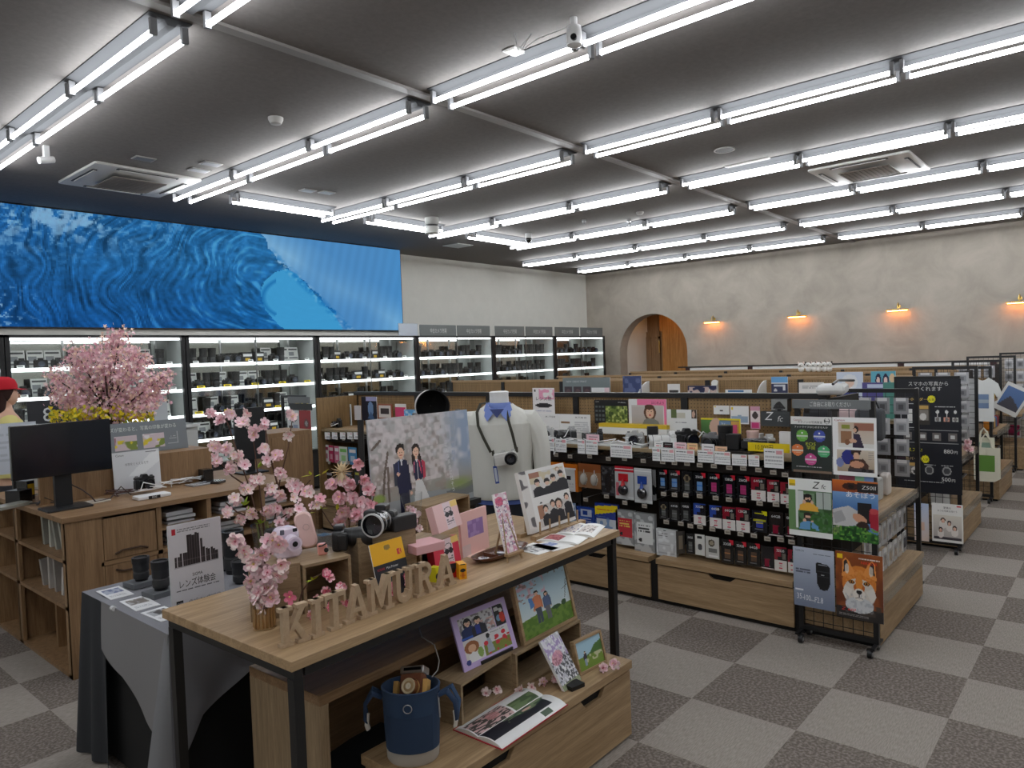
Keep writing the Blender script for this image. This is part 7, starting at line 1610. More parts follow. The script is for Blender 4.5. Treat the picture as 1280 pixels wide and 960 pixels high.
# open photo book with red cover
cvl = Cv(80, 66, (236, 236, 236)); cvl.rect(.52, .06, .98, .42, (110, 130, 90)); cvl.speck(.52, .06, .98, .42, (70, 90, 60), 12, .5, 3, .8); cvl.rect(.30, .46, .99, .98, (60, 56, 50)); cvl.speck(.30, .46, .99, .98, (226, 190, 190), 24, .5, 4, .9); cvl.ell(.6, .66, .18, .09, (214, 150, 150), 0, .8)
cvr = Cv(80, 66, (236, 236, 236)); cvr.rect(0, .10, .66, .98, (34, 36, 46)); cvr.ell(.12, .34, .22, .26, (66, 90, 70)); cvr.speck(0, .1, .36, .66, (150, 170, 130), 18, .55, 5, .8); cvr.ell(.22, .36, .07, .07, (226, 190, 176)); cvr.rect(.72, .2, .94, .34, (70, 90, 70))
t = openbook('open photo book with red cover lying on the low platform', ((648, 862), (709, 881), (627, 938), (571, 913)), bZ, cvl, cvr, (180, 36, 50), .018)

# cooler-style tote bag
bp_ = oZ(522, 948, bZ)+Vector((.0, .02, 0)); NV = (46, 66, 94)
t = thing('camera_tote_bag', 'navy fabric bucket bag with a retro camera inside', 'bag', (bp_.x, bp_.y, bZ), YAW-PI/2)
mb = MB(); mb.lathe([(.0, 0), (.082, 0), (.088, .01), (.090, .045)], 32, (176, 170, 162), sx=1, sy=.8, close=False); mb.build('base_band', 'fabric', t, smooth=True)
mb = MB(); mb.lathe([(.090, .045), (.094, .12), (.096, .20), (.098, .245), (.100, .248), (.094, .25), (.090, .20), (.086, .05), (.0, .05)], 32, NV, sx=1, sy=.8, close=False)
mb.build('body', 'fabric', t, smooth=True)
mb = MB(); n = 14
vs = []; 
for z in (.05, .17):
    for k in range(n+1): a = RAD(-90-50+100*k/n); vs.append((.0975*math.cos(a)*(1+.02*(z > .1)), .0975*.82*math.sin(a), z))
mb.add(vs, [(k, k+1, n+2+k, n+1+k) for k in range(n)], (40, 58, 84)); mb.build('front_pocket', 'fabric', t, smooth=True)
for s_ in (-1, 1):
    MB().tube([(s_*.095, -.02, .22), (s_*.125, -.03, .235), (s_*.15, -.03, .20), (s_*.155, -.02, .14), (s_*.148, 0, .115)], .011, 8, (40, 58, 86), flat=.45).tube([(s_*.095, .03, .20), (s_*.135, .03, .225), (s_*.16, .02, .18), (s_*.150, .0, .115)], .010, 8, (52, 74, 104), flat=.45).build('handle', 'fabric', t, smooth=True)
    MB().tube([(s_*.147, -.012, .16), (s_*.150, -.018, .125), (s_*.146, -.012, .105)], .009, 8, (206, 200, 190), flat=.5).build('handle_trim', 'fabric', t, smooth=True)
MB().tube([(.014*math.cos(a), -.085-.002, .205+.014*math.sin(a)) for a in [2*PI*k/16 for k in range(16)]], .0018, 6, (190, 190, 192), closed=True).build('ring', 'metal', t)
MB().tube([(.094, -.02, .225), (.097, -.03, .19), (.099, -.035, .15)], .0025, 6, (190, 190, 192)).build('zip_pull', 'metal', t)
t2 = thing('retro_camera', 'brown and silver retro camera standing in the navy bag', 'camera', (bp_.x, bp_.y, bZ+.15), rot=(-.62, -.15, YAW-PI/2-.25)); BRN = (110, 64, 40)
MB().rbox((0, 0, .075), (.085, .05, .10), .01, BRN).build('body', 'matte', t2, smooth=True)
MB().rbox((.0, 0, .135), (.088, .052, .026), .006, (206, 206, 206)).bz(-.03, .035, -.027, -.024, .132, .142, (40, 40, 44)).build('top_plate', 'metal', t2)
mb = MB(); mb.push(loc=(.005, -.025, .075), rot=(PI/2, 0, 0)); mb.lathe([(.030, 0, (190, 150, 90)), (.030, .012, (120, 74, 46)), (.026, .03, (206, 186, 150)), (.024, .031, (206, 186, 150)), (.018, .028, (170, 140, 100)), (.010, .03, (226, 214, 190)), (.001, .028, (150, 120, 80))], 26, close=False); mb.pop(); mb.build('lens', 'gloss', t2, smooth=True)
for s_ in (-1, 1): MB().bz(s_*.055-.008, s_*.055+.008, -.03, .0, .0, .10, (206, 160, 90)).build('strap', 'matte', t2)

# ---------------------------------------------------------------- child poster on a floor easel
YP = 2.74
tl, tr, br, bl = oY(454, 527, YP), oY(580, 512, YP), oY(593, 624, YP), oY(468, 649, YP)
w = (tr.x-tl.x+br.x-bl.x)/2; h = (tl.z+tr.z-bl.z-br.z)/2; c = (bl+br)/2
cv = Cv(150, 110, (176, 176, 172)); cv.grad(0, 0, 1, 1, (190, 190, 192), (150, 148, 140))
cv.speck(0, 0, .85, .75, (206, 200, 202), 22, .45, 3, .9, .2); cv.speck(0, 0, .7, .85, (140, 130, 128), 26, .5, 4, .6, .3); cv.speck(0, .2, .75, .8, (160, 144, 134), 16, .5, 12, .5, .3); cv.speck(0, 0, .8, .7, (222, 216, 218), 34, .5, 14, .7, .2)
for x0, y0, x1, y1 in ((.07, .95, .12, .55), (.12, .55, .16, .35), (.14, .9, .15, .5), (.02, .3, .1, .22)): cv.line(x0, y0, x1, y1, .010, (92, 78, 70), .8)
cv.put(np.clip((cv.x-.68)*4, 0, 1)*np.clip((.75-cv.y)*4, 0, 1), (150, 170, 200), .9); cv.put(np.clip((cv.x-.5)*6, 0, 1)*np.clip((.7-cv.y)*4, 0, 1)*np.clip(vnoise(cv.x*18, cv.y*14, 5)-.45, 0, 1)*3, (214, 216, 222), .7)
cv.poly([(0, .86), (.5, .82), (1, .86), (1, 1), (0, 1)], (150, 156, 160)); cv.poly([(.7, .87), (1, .80), (1, .93), (.8, .97)], (104, 108, 110), .8)
cv.ell(.86, .80, .19, .09, (138, 158, 90), 0, .9, .9); cv.ell(.05, .80, .07, .06, (140, 166, 80), 0, .9, .4)
# two school children
cv.ell(.275, .34, .042, .065, (40, 30, 28)); cv.ell(.28, .37, .032, .052, (236, 196, 170)); cv.poly([(.235, .33), (.25, .28), (.31, .28), (.318, .345), (.30, .315), (.255, .325)], (38, 28, 26)); cv.rect(.268, .41, .292, .45, (230, 188, 162))
cv.poly([(.215, .47), (.26, .44), (.30, .44), (.335, .46), (.345, .70), (.335, .78), (.235, .78), (.225, .66)], (34, 38, 70)); cv.rect(.20, .47, .225, .70, (60, 66, 80)); cv.poly([(.268, .44), (.28, .52), (.292, .44)], (224, 226, 230)); cv.poly([(.215, .47), (.235, .46), (.24, .58), (.21, .60)], (44, 48, 84)); cv.circ(.243, .585, .015, (232, 190, 166)); cv.rect(.245, .45, .253, .58, (96, 110, 160)); cv.poly([(.325, .5), (.345, .5), (.36, .76), (.34, .78)], (30, 34, 64)); cv.circ(.352, .80, .012, (230, 186, 160)); cv.rect(.24, .78, .335, 1, (32, 34, 60))
cv.ell(.425, .36, .04, .065, (46, 32, 30)); cv.ell(.395, .46, .018, .07, (46, 32, 30)); cv.ell(.455, .46, .016, .06, (46, 32, 30)); cv.ell(.425, .385, .03, .048, (238, 200, 176)); cv.poly([(.39, .36), (.40, .31), (.45, .31), (.46, .36), (.43, .335)], (44, 30, 28)); cv.rect(.416, .425, .436, .46, (232, 192, 166))
cv.poly([(.475, .47), (.505, .50), (.505, .66), (.48, .68)], (196, 66, 90)); cv.poly([(.385, .50), (.41, .465), (.44, .465), (.475, .50), (.48, .66), (.44, .69), (.40, .68), (.385, .60)], (38, 40, 74)); cv.poly([(.44, .47), (.455, .47), (.47, .62), (.46, .62)], (214, 84, 110)); cv.poly([(.395, .49), (.405, .48), (.40, .6), (.392, .6)], (206, 110, 130)); cv.poly([(.412, .465), (.426, .5), (.438, .465)], (230, 230, 232)); cv.rect(.425, .5, .43, .68, (206, 206, 210)); cv.ell(.428, .69, .022, .022, (236, 196, 172))
cv.poly([(.405, .68), (.465, .68), (.53, .90), (.48, .93), (.42, .92), (.375, .9)], (216, 218, 220)); cv.rect(.42, .9, .43, .97, (226, 180, 160)); cv.rect(.465, .9, .475, .97, (226, 180, 160))
for q, yy in ((.28, .365), (.425, .38)):
    for s_ in (-1, 1): cv.ell(q+s_*.011, yy, .004, .005, (40, 30, 28))
    cv.ell(q, yy+.03, .011, .005, (190, 80, 76))
def f(mb, w, h):
    for j, s_ in enumerate('きょうの笑顔を'): mb.text(s_, w*.31, h*(.90-.075*j), h*.055, (150, 170, 196))
    for j, s_ in enumerate('こんなままに残そう'): mb.text(s_, w*.24+w*.010*j*.5, h*(.62-.062*j), h*.055, (226, 228, 228))
lean = .06
o = board(cv, w, h, .012, (200, 204, 208), f).build('school_children_poster', 'print', loc=(c.x, YP, c.z), rot=(-lean, 0, 0)); tag(o, 'large photo poster of two school children behind the table', 'poster')
t = thing('poster_easel', 'black floor easel holding the poster of two school children', 'easel', (c.x, YP, 0))
MB().bz(-w/2-.05, w/2+.02, -.035, .02, c.z-.03, c.z-.002, K_).build('ledge', 'satin', t)
for x0, x1, y0, y1 in ((-w/2-.10, -w/2-.022, -.02, .07), (w/2+.02, w/2-.04, .04, .08), (0, 0, .5, .09)):
    MB().tube([(x0, y0, 0), (x1, y1-.02, 1.415)], .016, 6, K_).build('leg', 'satin', t)
# ---------------------------------------------------------------- super-telephoto lens on its tripod
p = oX(538, 507, 3.2)
t = thing('telephoto_lens', 'huge white telephoto lens with black hood aimed at the viewer', 'lens', p); d = (CAM-p).normalized(); d.z = 0; az = math.atan2(d.y, d.x)+.10
t.rotation_euler = (0, -.02, az)
mb = MB(); mb.push(rot=(0, PI/2, 0)); mb.lathe([(.05, -.42, (214, 212, 206)), (.055, -.30, (214, 212, 206)), (.08, -.24, (222, 220, 214)), (.092, -.10, (214, 212, 206)), (.094, -.02, (222, 220, 214)), (.096, -.0, (222, 220, 214))], 36, close=True); mb.pop(); mb.build('barrel', 'gloss', t, smooth=True)
mb = MB(); mb.push(rot=(0, PI/2, 0)); mb.lathe([(.096, 0, (200, 198, 194)), (.104, .01, (200, 198, 194)), (.106, .15, (206, 204, 200)), (.108, .16, (14, 14, 15)), (.102, .162, (12, 12, 13)), (.098, .02, (2, 2, 2)), (.001, .01, (2, 2, 2))], 40, close=False); mb.pop(); mb.build('hood', 'matte', t, smooth=True, label='wide lens hood, black inside')
t2 = thing('tripod', 'black tripod carrying the huge telephoto lens, hidden behind the poster', 'tripod', (p.x, p.y, 0))
MB().cyl((-.08, .03, .75), (-.08, .03, p.z-.12), .02, n=12, col=K_).bz(-.13, -.03, 0, .06, p.z-.12, p.z-.098, K_).build('column', 'satin', t2)
for k in range(3): a = 2*PI*k/3+.4; MB().cyl((-.08+.03*math.cos(a), .03+.03*math.sin(a), .85), (-.08+.42*math.cos(a), .03+.42*math.sin(a), 0), .015, .010, 10, K_).build('leg', 'satin', t2)

# ---------------------------------------------------------------- mannequin
XM, YM = 3.38, 3.03
zo = oX(620, 620, XM).z                      # sweater hem
zt = oX(605, 489, XM).z
t = thing('mannequin', 'headless white mannequin in cable-knit sweater over a blue shirt', 'mannequin', (XM, YM, 0), YAW-PI/2-.12)
WH = (228, 228, 228)
# local: front -y; x to the right of the picture
MB().loft([(0, .02, zt-.14, .075, .07), (0, .015, zt-.07, .062, .062), (0, .01, zt-.03, .060, .060), (0, .01, zt-.005, .062, .061), (0, .01, zt, .052, .052)], 28, WH).build('neck', 'paint', t, smooth=True)
zs = zt-.115                                  # shoulder level
hem = zo-.0
S_ = [(hem, .185, .135), (hem+.02, .20, .145), (hem+.10, .19, .135), (hem+.25, .20, .135), (hem+.38, .215, .14), (hem+.47, .225, .135), (zs-.10, .225, .125), (zs-.05, .215, .11), (zs-.015, .17, .095), (zs+.015, .11, .08), (zs+.035, .085, .075)]
mb = MB(); nn = 96
vs = []; 
for (z, rx, ry) in S_:
    for k in range(nn):
        a = 2*PI*k/nn; rib = 1+.011*math.cos(a*24)
        vs.append((rx*math.cos(a)*rib, ry*math.copysign(abs(math.sin(a))**.85, math.sin(a))*rib+.01, z))
fs = []
for j in range(len(S_)-1): fs += [(j*nn+k, j*nn+(k+1) % nn, (j+1)*nn+(k+1) % nn, (j+1)*nn+k) for k in range(nn)]
SWT = (214, 213, 206); mb.add(vs, fs, SWT)
for s_ in (-1, 1):
    path = [(s_*.06, .01, zs-.085, .03), (s_*.12, .01, zs-.065, .06), (s_*.185, .01, zs-.07, .072), (s_*.232, .01, zs-.14, .066), (s_*.256, .01, zs-.25, .058), (s_*.262, -.0, zs-.38, .052), (s_*.262, -.02, zs-.50, .044), (s_*.255, -.03, zs-.56, .038)]
    P = [Vector(q[:3]) for q in path]; m2 = 40
    vs = []; ref = Vector((0, 1, 0))
    for k in range(len(P)):
        dd = (P[min(k+1, len(P)-1)]-P[max(k-1, 0)]).normalized(); rf = (ref-dd*ref.dot(dd)).normalized(); bb = dd.cross(rf)
        for i_ in range(m2): a = 2*PI*i_/m2; q = path[k][3]*(1+.03*math.cos(a*10)); vs.append(P[k]+rf*q*math.cos(a)+bb*q*math.sin(a))
    mb.add(vs, [(k*m2+i_, k*m2+(i_+1) % m2, (k+1)*m2+(i_+1) % m2, (k+1)*m2+i_) for k in range(len(P)-1) for i_ in range(m2)]+[tuple(range((len(P)-1)*m2, len(P)*m2))], SWT)
mb.build('sweater', 'fabric', t, smooth=True)
BL = (122, 142, 206)
mb = MB(); mb.lathe([(.078, zs+.005), (.080, zs+.025), (.072, zs+.045), (.070, zs+.043), (.074, zs+.02)], 28, BL, close=False)
for s_ in (-1, 1):
    mb.add([(s_*.002, -.098, zs+.012), (s_*.074, -.045, zs+.05), (s_*.096, -.065, zs-.02), (s_*.060, -.126, zs-.065), (s_*.045, -.09, zs+.015)], [(0, 4, 1, 2, 3), (3, 2, 1, 4, 0)], BL)
mb.add([(-.045, -.11, zs+.01), (.045, -.11, zs+.01), (0, -.118, zs-.045)], [(0, 1, 2), (2, 1, 0)], (70, 80, 130))
mb.build('shirt_collar', 'fabric', t, smooth=True)
MB().loft([(0, .01, hem-.03, .178, .125), (0, .01, hem+.02, .18, .125)], 30, (84, 104, 170)).build('shirt_hem', 'fabric', t, smooth=True)
mb = MB(); mb.loft([(0, .01, hem-.24, .178, .125), (0, .01, hem-.12, .185, .13), (0, .01, hem-.02, .17, .118)], 30, (26, 28, 36))
for s_ in (-1, 1): mb.loft([(s_*.09, .01, hem-.42, .075, .085), (s_*.092, .01, hem-.22, .088, .11)], 20, (26, 28, 36))
mb.build('trousers', 'fabric', t, smooth=True)
MB().cyl((0, .01, .02), (0, .01, hem-.25), .016, n=12, col=(150, 150, 152)).lathe([(.16, 0), (.16, .012), (.02, .022)], 28, (150, 150, 152)).build('stand', 'metal', t, smooth=True)
# camera hung round its neck
MW = Matrix.Translation((XM, YM, 0)) @ Matrix.Rotation(YAW-PI/2-.12, 4, 'Z')
cl_ = MW.inverted() @ oX(633, 575, XM-.12)
cx_, cz_ = cl_.x, cl_.z-.035
t = thing('hanging_camera', 'silver compact camera hanging from the neck of the mannequin', 'camera', MW @ Vector((cx_, -.165, cz_)), rot=(0, -.12, YAW-PI/2-.12)); t.scale = (1.2,)*3
MB().rbox((0, 0, .035), (.118, .032, .066), .01, (214, 212, 208)).rbox((0, 0, .030), (.112, .034, .038), .005, (206, 204, 200)).build('body', 'gloss', t, smooth=True)
mb = MB(); mb.push(loc=(.03, -.016, .035), rot=(PI/2, 0, 0)); mb.lathe([(.034, 0, (200, 198, 194)), (.034, .012, (90, 88, 86)), (.031, .035, (40, 40, 42)), (.026, .036, (24, 24, 26)), (.020, .028, (30, 34, 44)), (.001, .025, (20, 22, 30))], 28, close=False); mb.pop(); mb.build('lens', 'gloss', t, smooth=True)
MB().bz(-.02, .0, -.012, .012, .068, .076, (200, 198, 196)).cyl((.04, 0, .068), (.04, 0, .076), .008, n=12, col=(190, 190, 190)).build('top_controls', 'gloss', t)
L0 = lambda q: Vector((q[0]-cx_, q[1]+.165, q[2]-cz_))/1.2
for s_ in (-1, 1):
    MB().tube([L0((s_*.02, .075, zs+.055)), L0((s_*.078, .03, zs+.055)), L0((s_*.092, -.07, zs+.01)), L0((cx_*.15+s_*.096, -.128, zs-.07)), L0((cx_*.5+s_*.090, -.152, zs-.15)), L0((cx_*.85+s_*.078, -.160, zs-.24)), L0((cx_+s_*.074, -.162, cz_+.10)), (s_*.060, -.004, .058)], .0075, 8, (52, 50, 40), flat=.35).build('strap', 'matte', t, smooth=True)
MB().bz(-.072, -.052, -.006, -.003, -.085, .005, (44, 70, 150)).bz(-.068, -.056, -.0075, -.006, -.075, -.005, (200, 206, 220)).tube([(-.06, -.002, .05), (-.062, -.004, .004)], .002, 5, (40, 44, 60)).build('tag', 'print', t, label='blue hang tag')
# ================================================================ CLOTHED TABLE
ZC = .72; CX0, CX1, CY0, CY1 = 1.12, 1.96, 2.66, 3.52
t = thing('clothed_table', 'table under grey and charcoal cloths behind the display table', 'table', (0, 0, 0)); GR = (122, 122, 128); DK = (46, 48, 52)
MB().bz(CX0+.01, CX1-.01, CY0+.01, CY1-.01, ZC-.03, ZC-.004, (90, 80, 70)).build('tabletop', 'paint', t)
for x in (CX0+.06, CX1-.06):
    for y in (CY0+.06, CY1-.06): MB().cyl((x, y, 0), (x, y, ZC-.03), .02, n=10, col=K_).build('leg', 'satin', t)
MB().bz(CX0+.04, CX1-.04, CY0+.04, CY1-.04, .015, ZC-.031, (10, 10, 12)).build('inner_skirt', 'matte', t, label='black cloth skirt inside')
def sheet(mb, top, bot, n, amp, per, nrm, col, zs=8):
    """hanging cloth between an upper and a lower polyline, with folds along nrm"""
    vs = []; T_, B_ = [Vector(p) for p in top], [Vector(p) for p in bot]; nv = Vector(nrm)
    def at(P, u): k = min(int(u*(len(P)-1)), len(P)-2); f_ = u*(len(P)-1)-k; return P[k].lerp(P[k+1], f_)
    for j in range(zs+1):
        for i in range(n+1):
            u, v = i/n, j/zs; p = at(T_, u).lerp(at(B_, u), v); vs.append(p+nv*(amp*v*math.sin(u*per)+.006*math.sin(v*PI/2)))
    b0 = [(j*(n+1)+i, j*(n+1)+i+1, (j+1)*(n+1)+i+1, (j+1)*(n+1)+i) for j in range(zs) for i in range(n)]
    mb.add(vs, b0, col)
mb = MB(); mb.bz(CX0, CX1, 3.27, CY1, ZC-.003, ZC, GR); sheet(mb, [(CX0, CY1, ZC), (CX0, 3.26, ZC)], [(CX0-.03, CY1+.06, .012), (CX0-.0, 3.26, .012)], 24, .014, 14, (-1, 0, 0), DK)
sheet(mb, [(CX0, CY1, ZC), (CX1, CY1, ZC)], [(CX0, CY1+.02, .02), (CX1, CY1+.02, .02)], 20, .01, 20, (0, 1, 0), DK); mb.build('charcoal_cloth', 'fabric', t, smooth=True, label='charcoal cloth draped to the floor')
pa, pb_ = oY(234, 890, CY0-.02), oY(313, 849, CY0-.02)
mb = MB(); mb.bz(CX0-.002, CX1, CY0-.002, 3.30, ZC-.001, ZC+.003, (128, 128, 134))
sheet(mb, [(CX0-.002, 3.29, ZC+.002), (CX0-.002, CY0, ZC+.002)], [(CX0-.012, 3.27, .53), (CX0-.015, 3.05, .47), (CX0-.02, 2.84, .36), (CX0-.02, CY0+.03, .33)], 24, .008, 9, (-1, 0, 0), (132, 130, 132))
sheet(mb, [(CX0, CY0, ZC+.002), (CX1, CY0, ZC+.002)], [(CX0-.03, CY0-.035, .22), (CX0+.10, CY0-.03, pa.z-.03), (CX0+.3, CY0-.02, pa.z+.08), (CX1, CY0-.01, .62)], 36, .012, 12, (0, -1, 0), GR)
sheet(mb, [(CX0, CY0+.03, ZC), (CX0, CY0, ZC)], [(CX0-.10, CY0+.0, .23), (CX0-.02, CY0-.04, .21)], 6, .01, 3, (-1, -1, 0), (136, 136, 140)); mb.build('grey_cloth', 'fabric', t, smooth=True, label='lighter grey cloth with a pointed corner')
ZC2 = ZC+.003
for k, q in enumerate((((118, 739.4), (146, 733), (170.4, 741.5), (140.2, 749.2)), ((147.2, 752), (178, 744.7), (202, 755), (172, 763.3)), ((174.6, 766), (208, 757), (229, 768), (202, 777)))):
    cv = Cv(34, 24, (226, 226, 228)); cv.rect(.12, .14, .88, .55, ((90, 100, 140), (120, 112, 106), (80, 76, 74))[k]); cv.speck(.12, .14, .88, .55, (200, 204, 210), 10, .55, k+3, .7); cv.lines(.12, .68, .8, .85, 2, (120, 120, 124), .6)
    flat4('lens_leaflet', f'white leaflet with small landscape photo on the grey cloth, {["farthest", "middle", "nearest"][k]} of three', 'leaflet', q, ZC2, cv)
for k, (x, y, h_, r_) in enumerate(((177.4, 731, .105, .033), (202, 743, .125, .034))):
    p = oZ(x, y, ZC2); o = MB().bz(-.06, .06, -.05, .05, 0, .022, (96, 98, 102)).build('lens_plinth', 'matte', loc=p, rot=(0, 0, .1)); tag(o, f'grey plinth under the {["left", "right"][k]} lens on the cloth', 'plinth')
    o = proto_lens(h_, r_).build('camera_lens', 'satin', loc=p+Vector((0, 0, .022)), smooth=True); tag(o, f'black lens standing on a grey plinth, the {["left", "right"][k]} of two', 'lens')
for k, (x, y, h_, r_, rz) in enumerate(((293, 716, .20, .045, 0), (303, 728, .10, .04, 0), (283, 712, .12, .04, 0))):
    p = oZ(x, y, ZC2); o = proto_lens(h_, r_).build('camera_lens', 'satin', loc=p, smooth=True); tag(o, ['tall black lens right of the lens event sign', 'short black lens partly behind the blossom vase', 'black lens just behind the lens event sign'][k], 'lens')
flat4('leaflet', 'white leaflets on the grey cloth right of the lens event sign', 'leaflet', ((272, 700), (300, 690), (318, 702), (288, 714)), ZC2, Cv(10, 8, (220, 222, 226)).rect(.1, .2, .9, .5, (90, 100, 120)))
o = MB().cyl((0, -.012, 0), (0, .012, 0), .010, n=12, col=(220, 220, 220)).build('table_clip', 'gloss', loc=(CX0-.004, oX(143, 762, CX0).y, ZC)); tag(o, 'small white clip on the edge of the grey cloth', 'clip')
# lens event sign
YS = 2.70; tl, tr = oY(210, 659, YS), oY(276.5, 645, YS); w = tr.x-tl.x; h = (tl.z+tr.z)/2-ZC2
cv = Cv(72, 100, (214, 212, 218)); cv.rect(.07, .04, .14, .10, (190, 40, 56)); cv.lines(.16, .045, .78, .09, 2, (90, 90, 96), .7)
for i in range(17):
    x = .10+.048*i; hh = .08+.05*math.sin(PI*i/16)+(.15 if 5 <= i <= 9 else .10 if i == 10 else 0); cv.rect(x, .40-hh+.01*math.sin(i*2.1), x+.044, .42, (48, 42, 46)); cv.rect(x+.03, .41-hh, x+.044, .42, (84, 78, 82)); cv.rect(x, .36, x+.044, .365, (110, 100, 104), .6)
cv.rect(.08, .42, .92, .425, (170, 168, 176)); cv.lines(.10, .645, .92, .70, 3, (70, 70, 76), .75, 5); cv.rect(.09, .755, .21, .80, (30, 30, 34)); cv.rect(.09, .83, .21, .875, (30, 30, 34)); cv.lines(.23, .815, .5, .83, 1, (90, 90, 96), .7)
def f(mb, w, h):
    mb.text('SIGMA', 0, h*.465, h*.042, (40, 40, 46), w=w*.19); mb.text('レンズ体験会', w*.0, h*.375, h*.085, (40, 38, 42), w=w*.68)
    mb.text('日時', -w*.35, h*.207, h*.03, (220, 220, 224)); mb.text('場所', -w*.35, h*.132, h*.03, (220, 220, 224)); mb.text('4月19日(土)〜4月20日(日)', w*.11, h*.205, h*.04, (60, 60, 66), w=w*.62); mb.text('横浜・関内本店', -w*.06, h*.125, h*.045, (50, 50, 56), w=w*.38)
o = board(cv, w, h, .006, (200, 206, 210), f).build('lens_event_sign', 'print', loc=((tl.x+tr.x)/2, YS, ZC2), rot=(-.02, 0, .0)); tag(o, 'white standing sign with a pyramid of black lenses', 'sign')

# ================================================================ SERVICE COUNTER
XA, YA, ZK = 1.34, 4.42, .90
XE = oY(373, 600, YA).x; W3 = XE-XA
fx = lambda px: oY(px, 650, YA).x-XA
t = thing('service_counter', 'brown oak service counter with doors and open pigeonholes on the left', 'counter', (XA, YA, 0))
MB().bz(-.015, W3, -.012, .95, ZK-.03, ZK).bz(-.015, .34, .95, 1.42, ZK-.03, ZK).build('countertop', 'walnut_x', t, bevel=.002)
xs = [fx(124), fx(199), fx(262), fx(330), W3-.02]
mb = MB(); mb.bz(.10, W3-.01, .55, .58, 0, ZK-.031); mb.bz(.0, .02, .0, .06, .0, ZK-.031); mb.bz(.0, .02, .86, .92, 0, ZK-.031); mb.bz(.0, .30, .90, .93, 0, ZK-.031); mb.bz(.0, .30, 1.38, 1.41, 0, ZK-.031); mb.bz(.30, .33, .35, 1.41, 0, ZK-.031)
for z in (.02, .40, .66): mb.bz(.0, .30, .02, 1.38, z-.02, z)
mb.build('carcass', 'walnut_z', t)
MB().bz(.0, xs[0]-.012, -.002, .02, 0, ZK-.031).build('front_panel', 'walnut_z', t)
for x in xs: MB().bz(x-.014, x+.014, 0, .55, 0, ZK-.031).build('divider', 'walnut_z', t)
for j, (z0, z1) in enumerate(((.615, .855), (.03, .585))):
    for i in range(1 if j == 0 else 2):
        d = MB().bz(xs[i]+.018, xs[i+1]-.018, .004, .022, z0, z1).build('cupboard_door', 'walnut_z', t, bevel=.002)
        xm = (xs[i]+xs[i+1])/2; MB().tube([(xm-.09, -.004, z0+.03 if j == 0 else z1-.03), (xm-.05, -.008, z0+.045 if j == 0 else z1-.045), (xm+.05, -.008, z0+.045 if j == 0 else z1-.045), (xm+.09, -.004, z0+.03 if j == 0 else z1-.03)], .006, 6, (70, 50, 36)).build('handle_groove', 'matte', d)
MB().bz(xs[0], W3, .0, .55, .588, .612).build('shelf_board', 'walnut_x', t)
for i in (1, 2, 3): MB().bz(xs[i]+.014, xs[i+1]-.014, .0, .5, .725, .74).build('shelf_board', 'walnut_x', t)
for i in (2, 3): MB().bz(xs[i]+.014, xs[i+1]-.014, .0, .5, .29, .305).build('shelf_board', 'walnut_x', t)
r = random.Random(3)
for i in (1, 2, 3):
    for j, z in enumerate((.74, .612)):
        for q in range(3):
            g = r.randint(170, 220); o = MB().bz(-.085, .085, 0, .28, 0, .012+.006*q, (g, g, g+3)).build('paper_stack', 'paint', loc=(XA+(xs[i]+xs[i+1])/2+r.uniform(-.01, .01), YA+.05+r.uniform(0, .04), z+.0005+.025*q), rot=(0, 0, r.uniform(-.08, .08))); tag(o, f'stack of papers in the {["upper", "lower"][j]} pigeonhole, {ordn[i-1]} column of the counter', 'papers', f'papers, {["upper", "lower"][j]} hole, column {i}')
for q in range(10):
    z = (.661, .401)[q % 2]; g = r.randint(150, 215); o = MB().bz(0, .2, 0, .03, 0, .16+.03*(q % 3), (g, g-4*(q % 2), g-8)).build('folder', 'paint', loc=(XA+.06, YA+.12+.055*q, z), rot=(0, r.uniform(-.1, .1), 0)); tag(o, f'pale folder in the {["upper", "lower"][q % 2]} side shelf of the counter', 'folder', f'folders in the {["upper", "lower"][q % 2]} side shelf')
t = thing('counter_riser', 'raised oak board at the back of the service counter', 'riser', (XA+.0, YA+.56, ZK))
tx = oY(262, 562, 5.0).x-XA
MB().bz(.05, tx, .0, .03, 0, .225).bz(.05, tx, .03, .34, .20, .225).bz(tx-.03, tx, .03, .34, 0, .2).build('boards', 'walnut_z', t)
t = thing('oak_cabinet', 'oak cabinet standing behind the right part of the service counter', 'cabinet', (oY(337, 560, 5.55).x, 5.55, 0)); MB().bz(0, .42, 0, .4, 0, 1.12).build('body', 'walnut_z', t, bevel=.002); MB().bz(.02, .40, -.006, 0, .05, 1.08).build('door', 'walnut_z', t)

# monitor
tl, tr, bl, br = oY(8, 534, 4.74), oY(134, 523, 4.74), oY(17, 604, 4.74), oY(142, 583, 4.74)
w = (tr-tl).length; h = ((tl-bl).z+(tr-br).z)/2; c = (tl+tr+bl+br)/4; sz = c.z-h/2
t = thing('computer_monitor', 'black computer monitor on the service counter', 'monitor', (c.x, 4.74, ZK), .0)
MB().rbox((0, 0, c.z-ZK), (w, .03, h), .006, (24, 25, 28)).bz(-w/2+.008, w/2-.008, -.0155, -.015, sz-ZK+.016, sz-ZK+h-.008, (14, 17, 26)).build('screen', 'gloss', t)
MB().bz(-.045, .045, .02, .05, .012, c.z-ZK, (24, 25, 28)).build('stand_column', 'satin', t); MB().rbox((0, .0, .006), (.24, .19, .012), .01, (26, 27, 30), axis='z').build('stand_base', 'satin', t)
MB().tube([(.02, .05, .18), (.06, .06, .12), (.10, .03, .09), (.13, -.02, .05), (.16, .0, .01), (.25, .02, .012), (.33, .06, .07), (.38, .04, .01)], .004, 6, (50, 30, 26)).build('cable', 'paint', t, smooth=True)
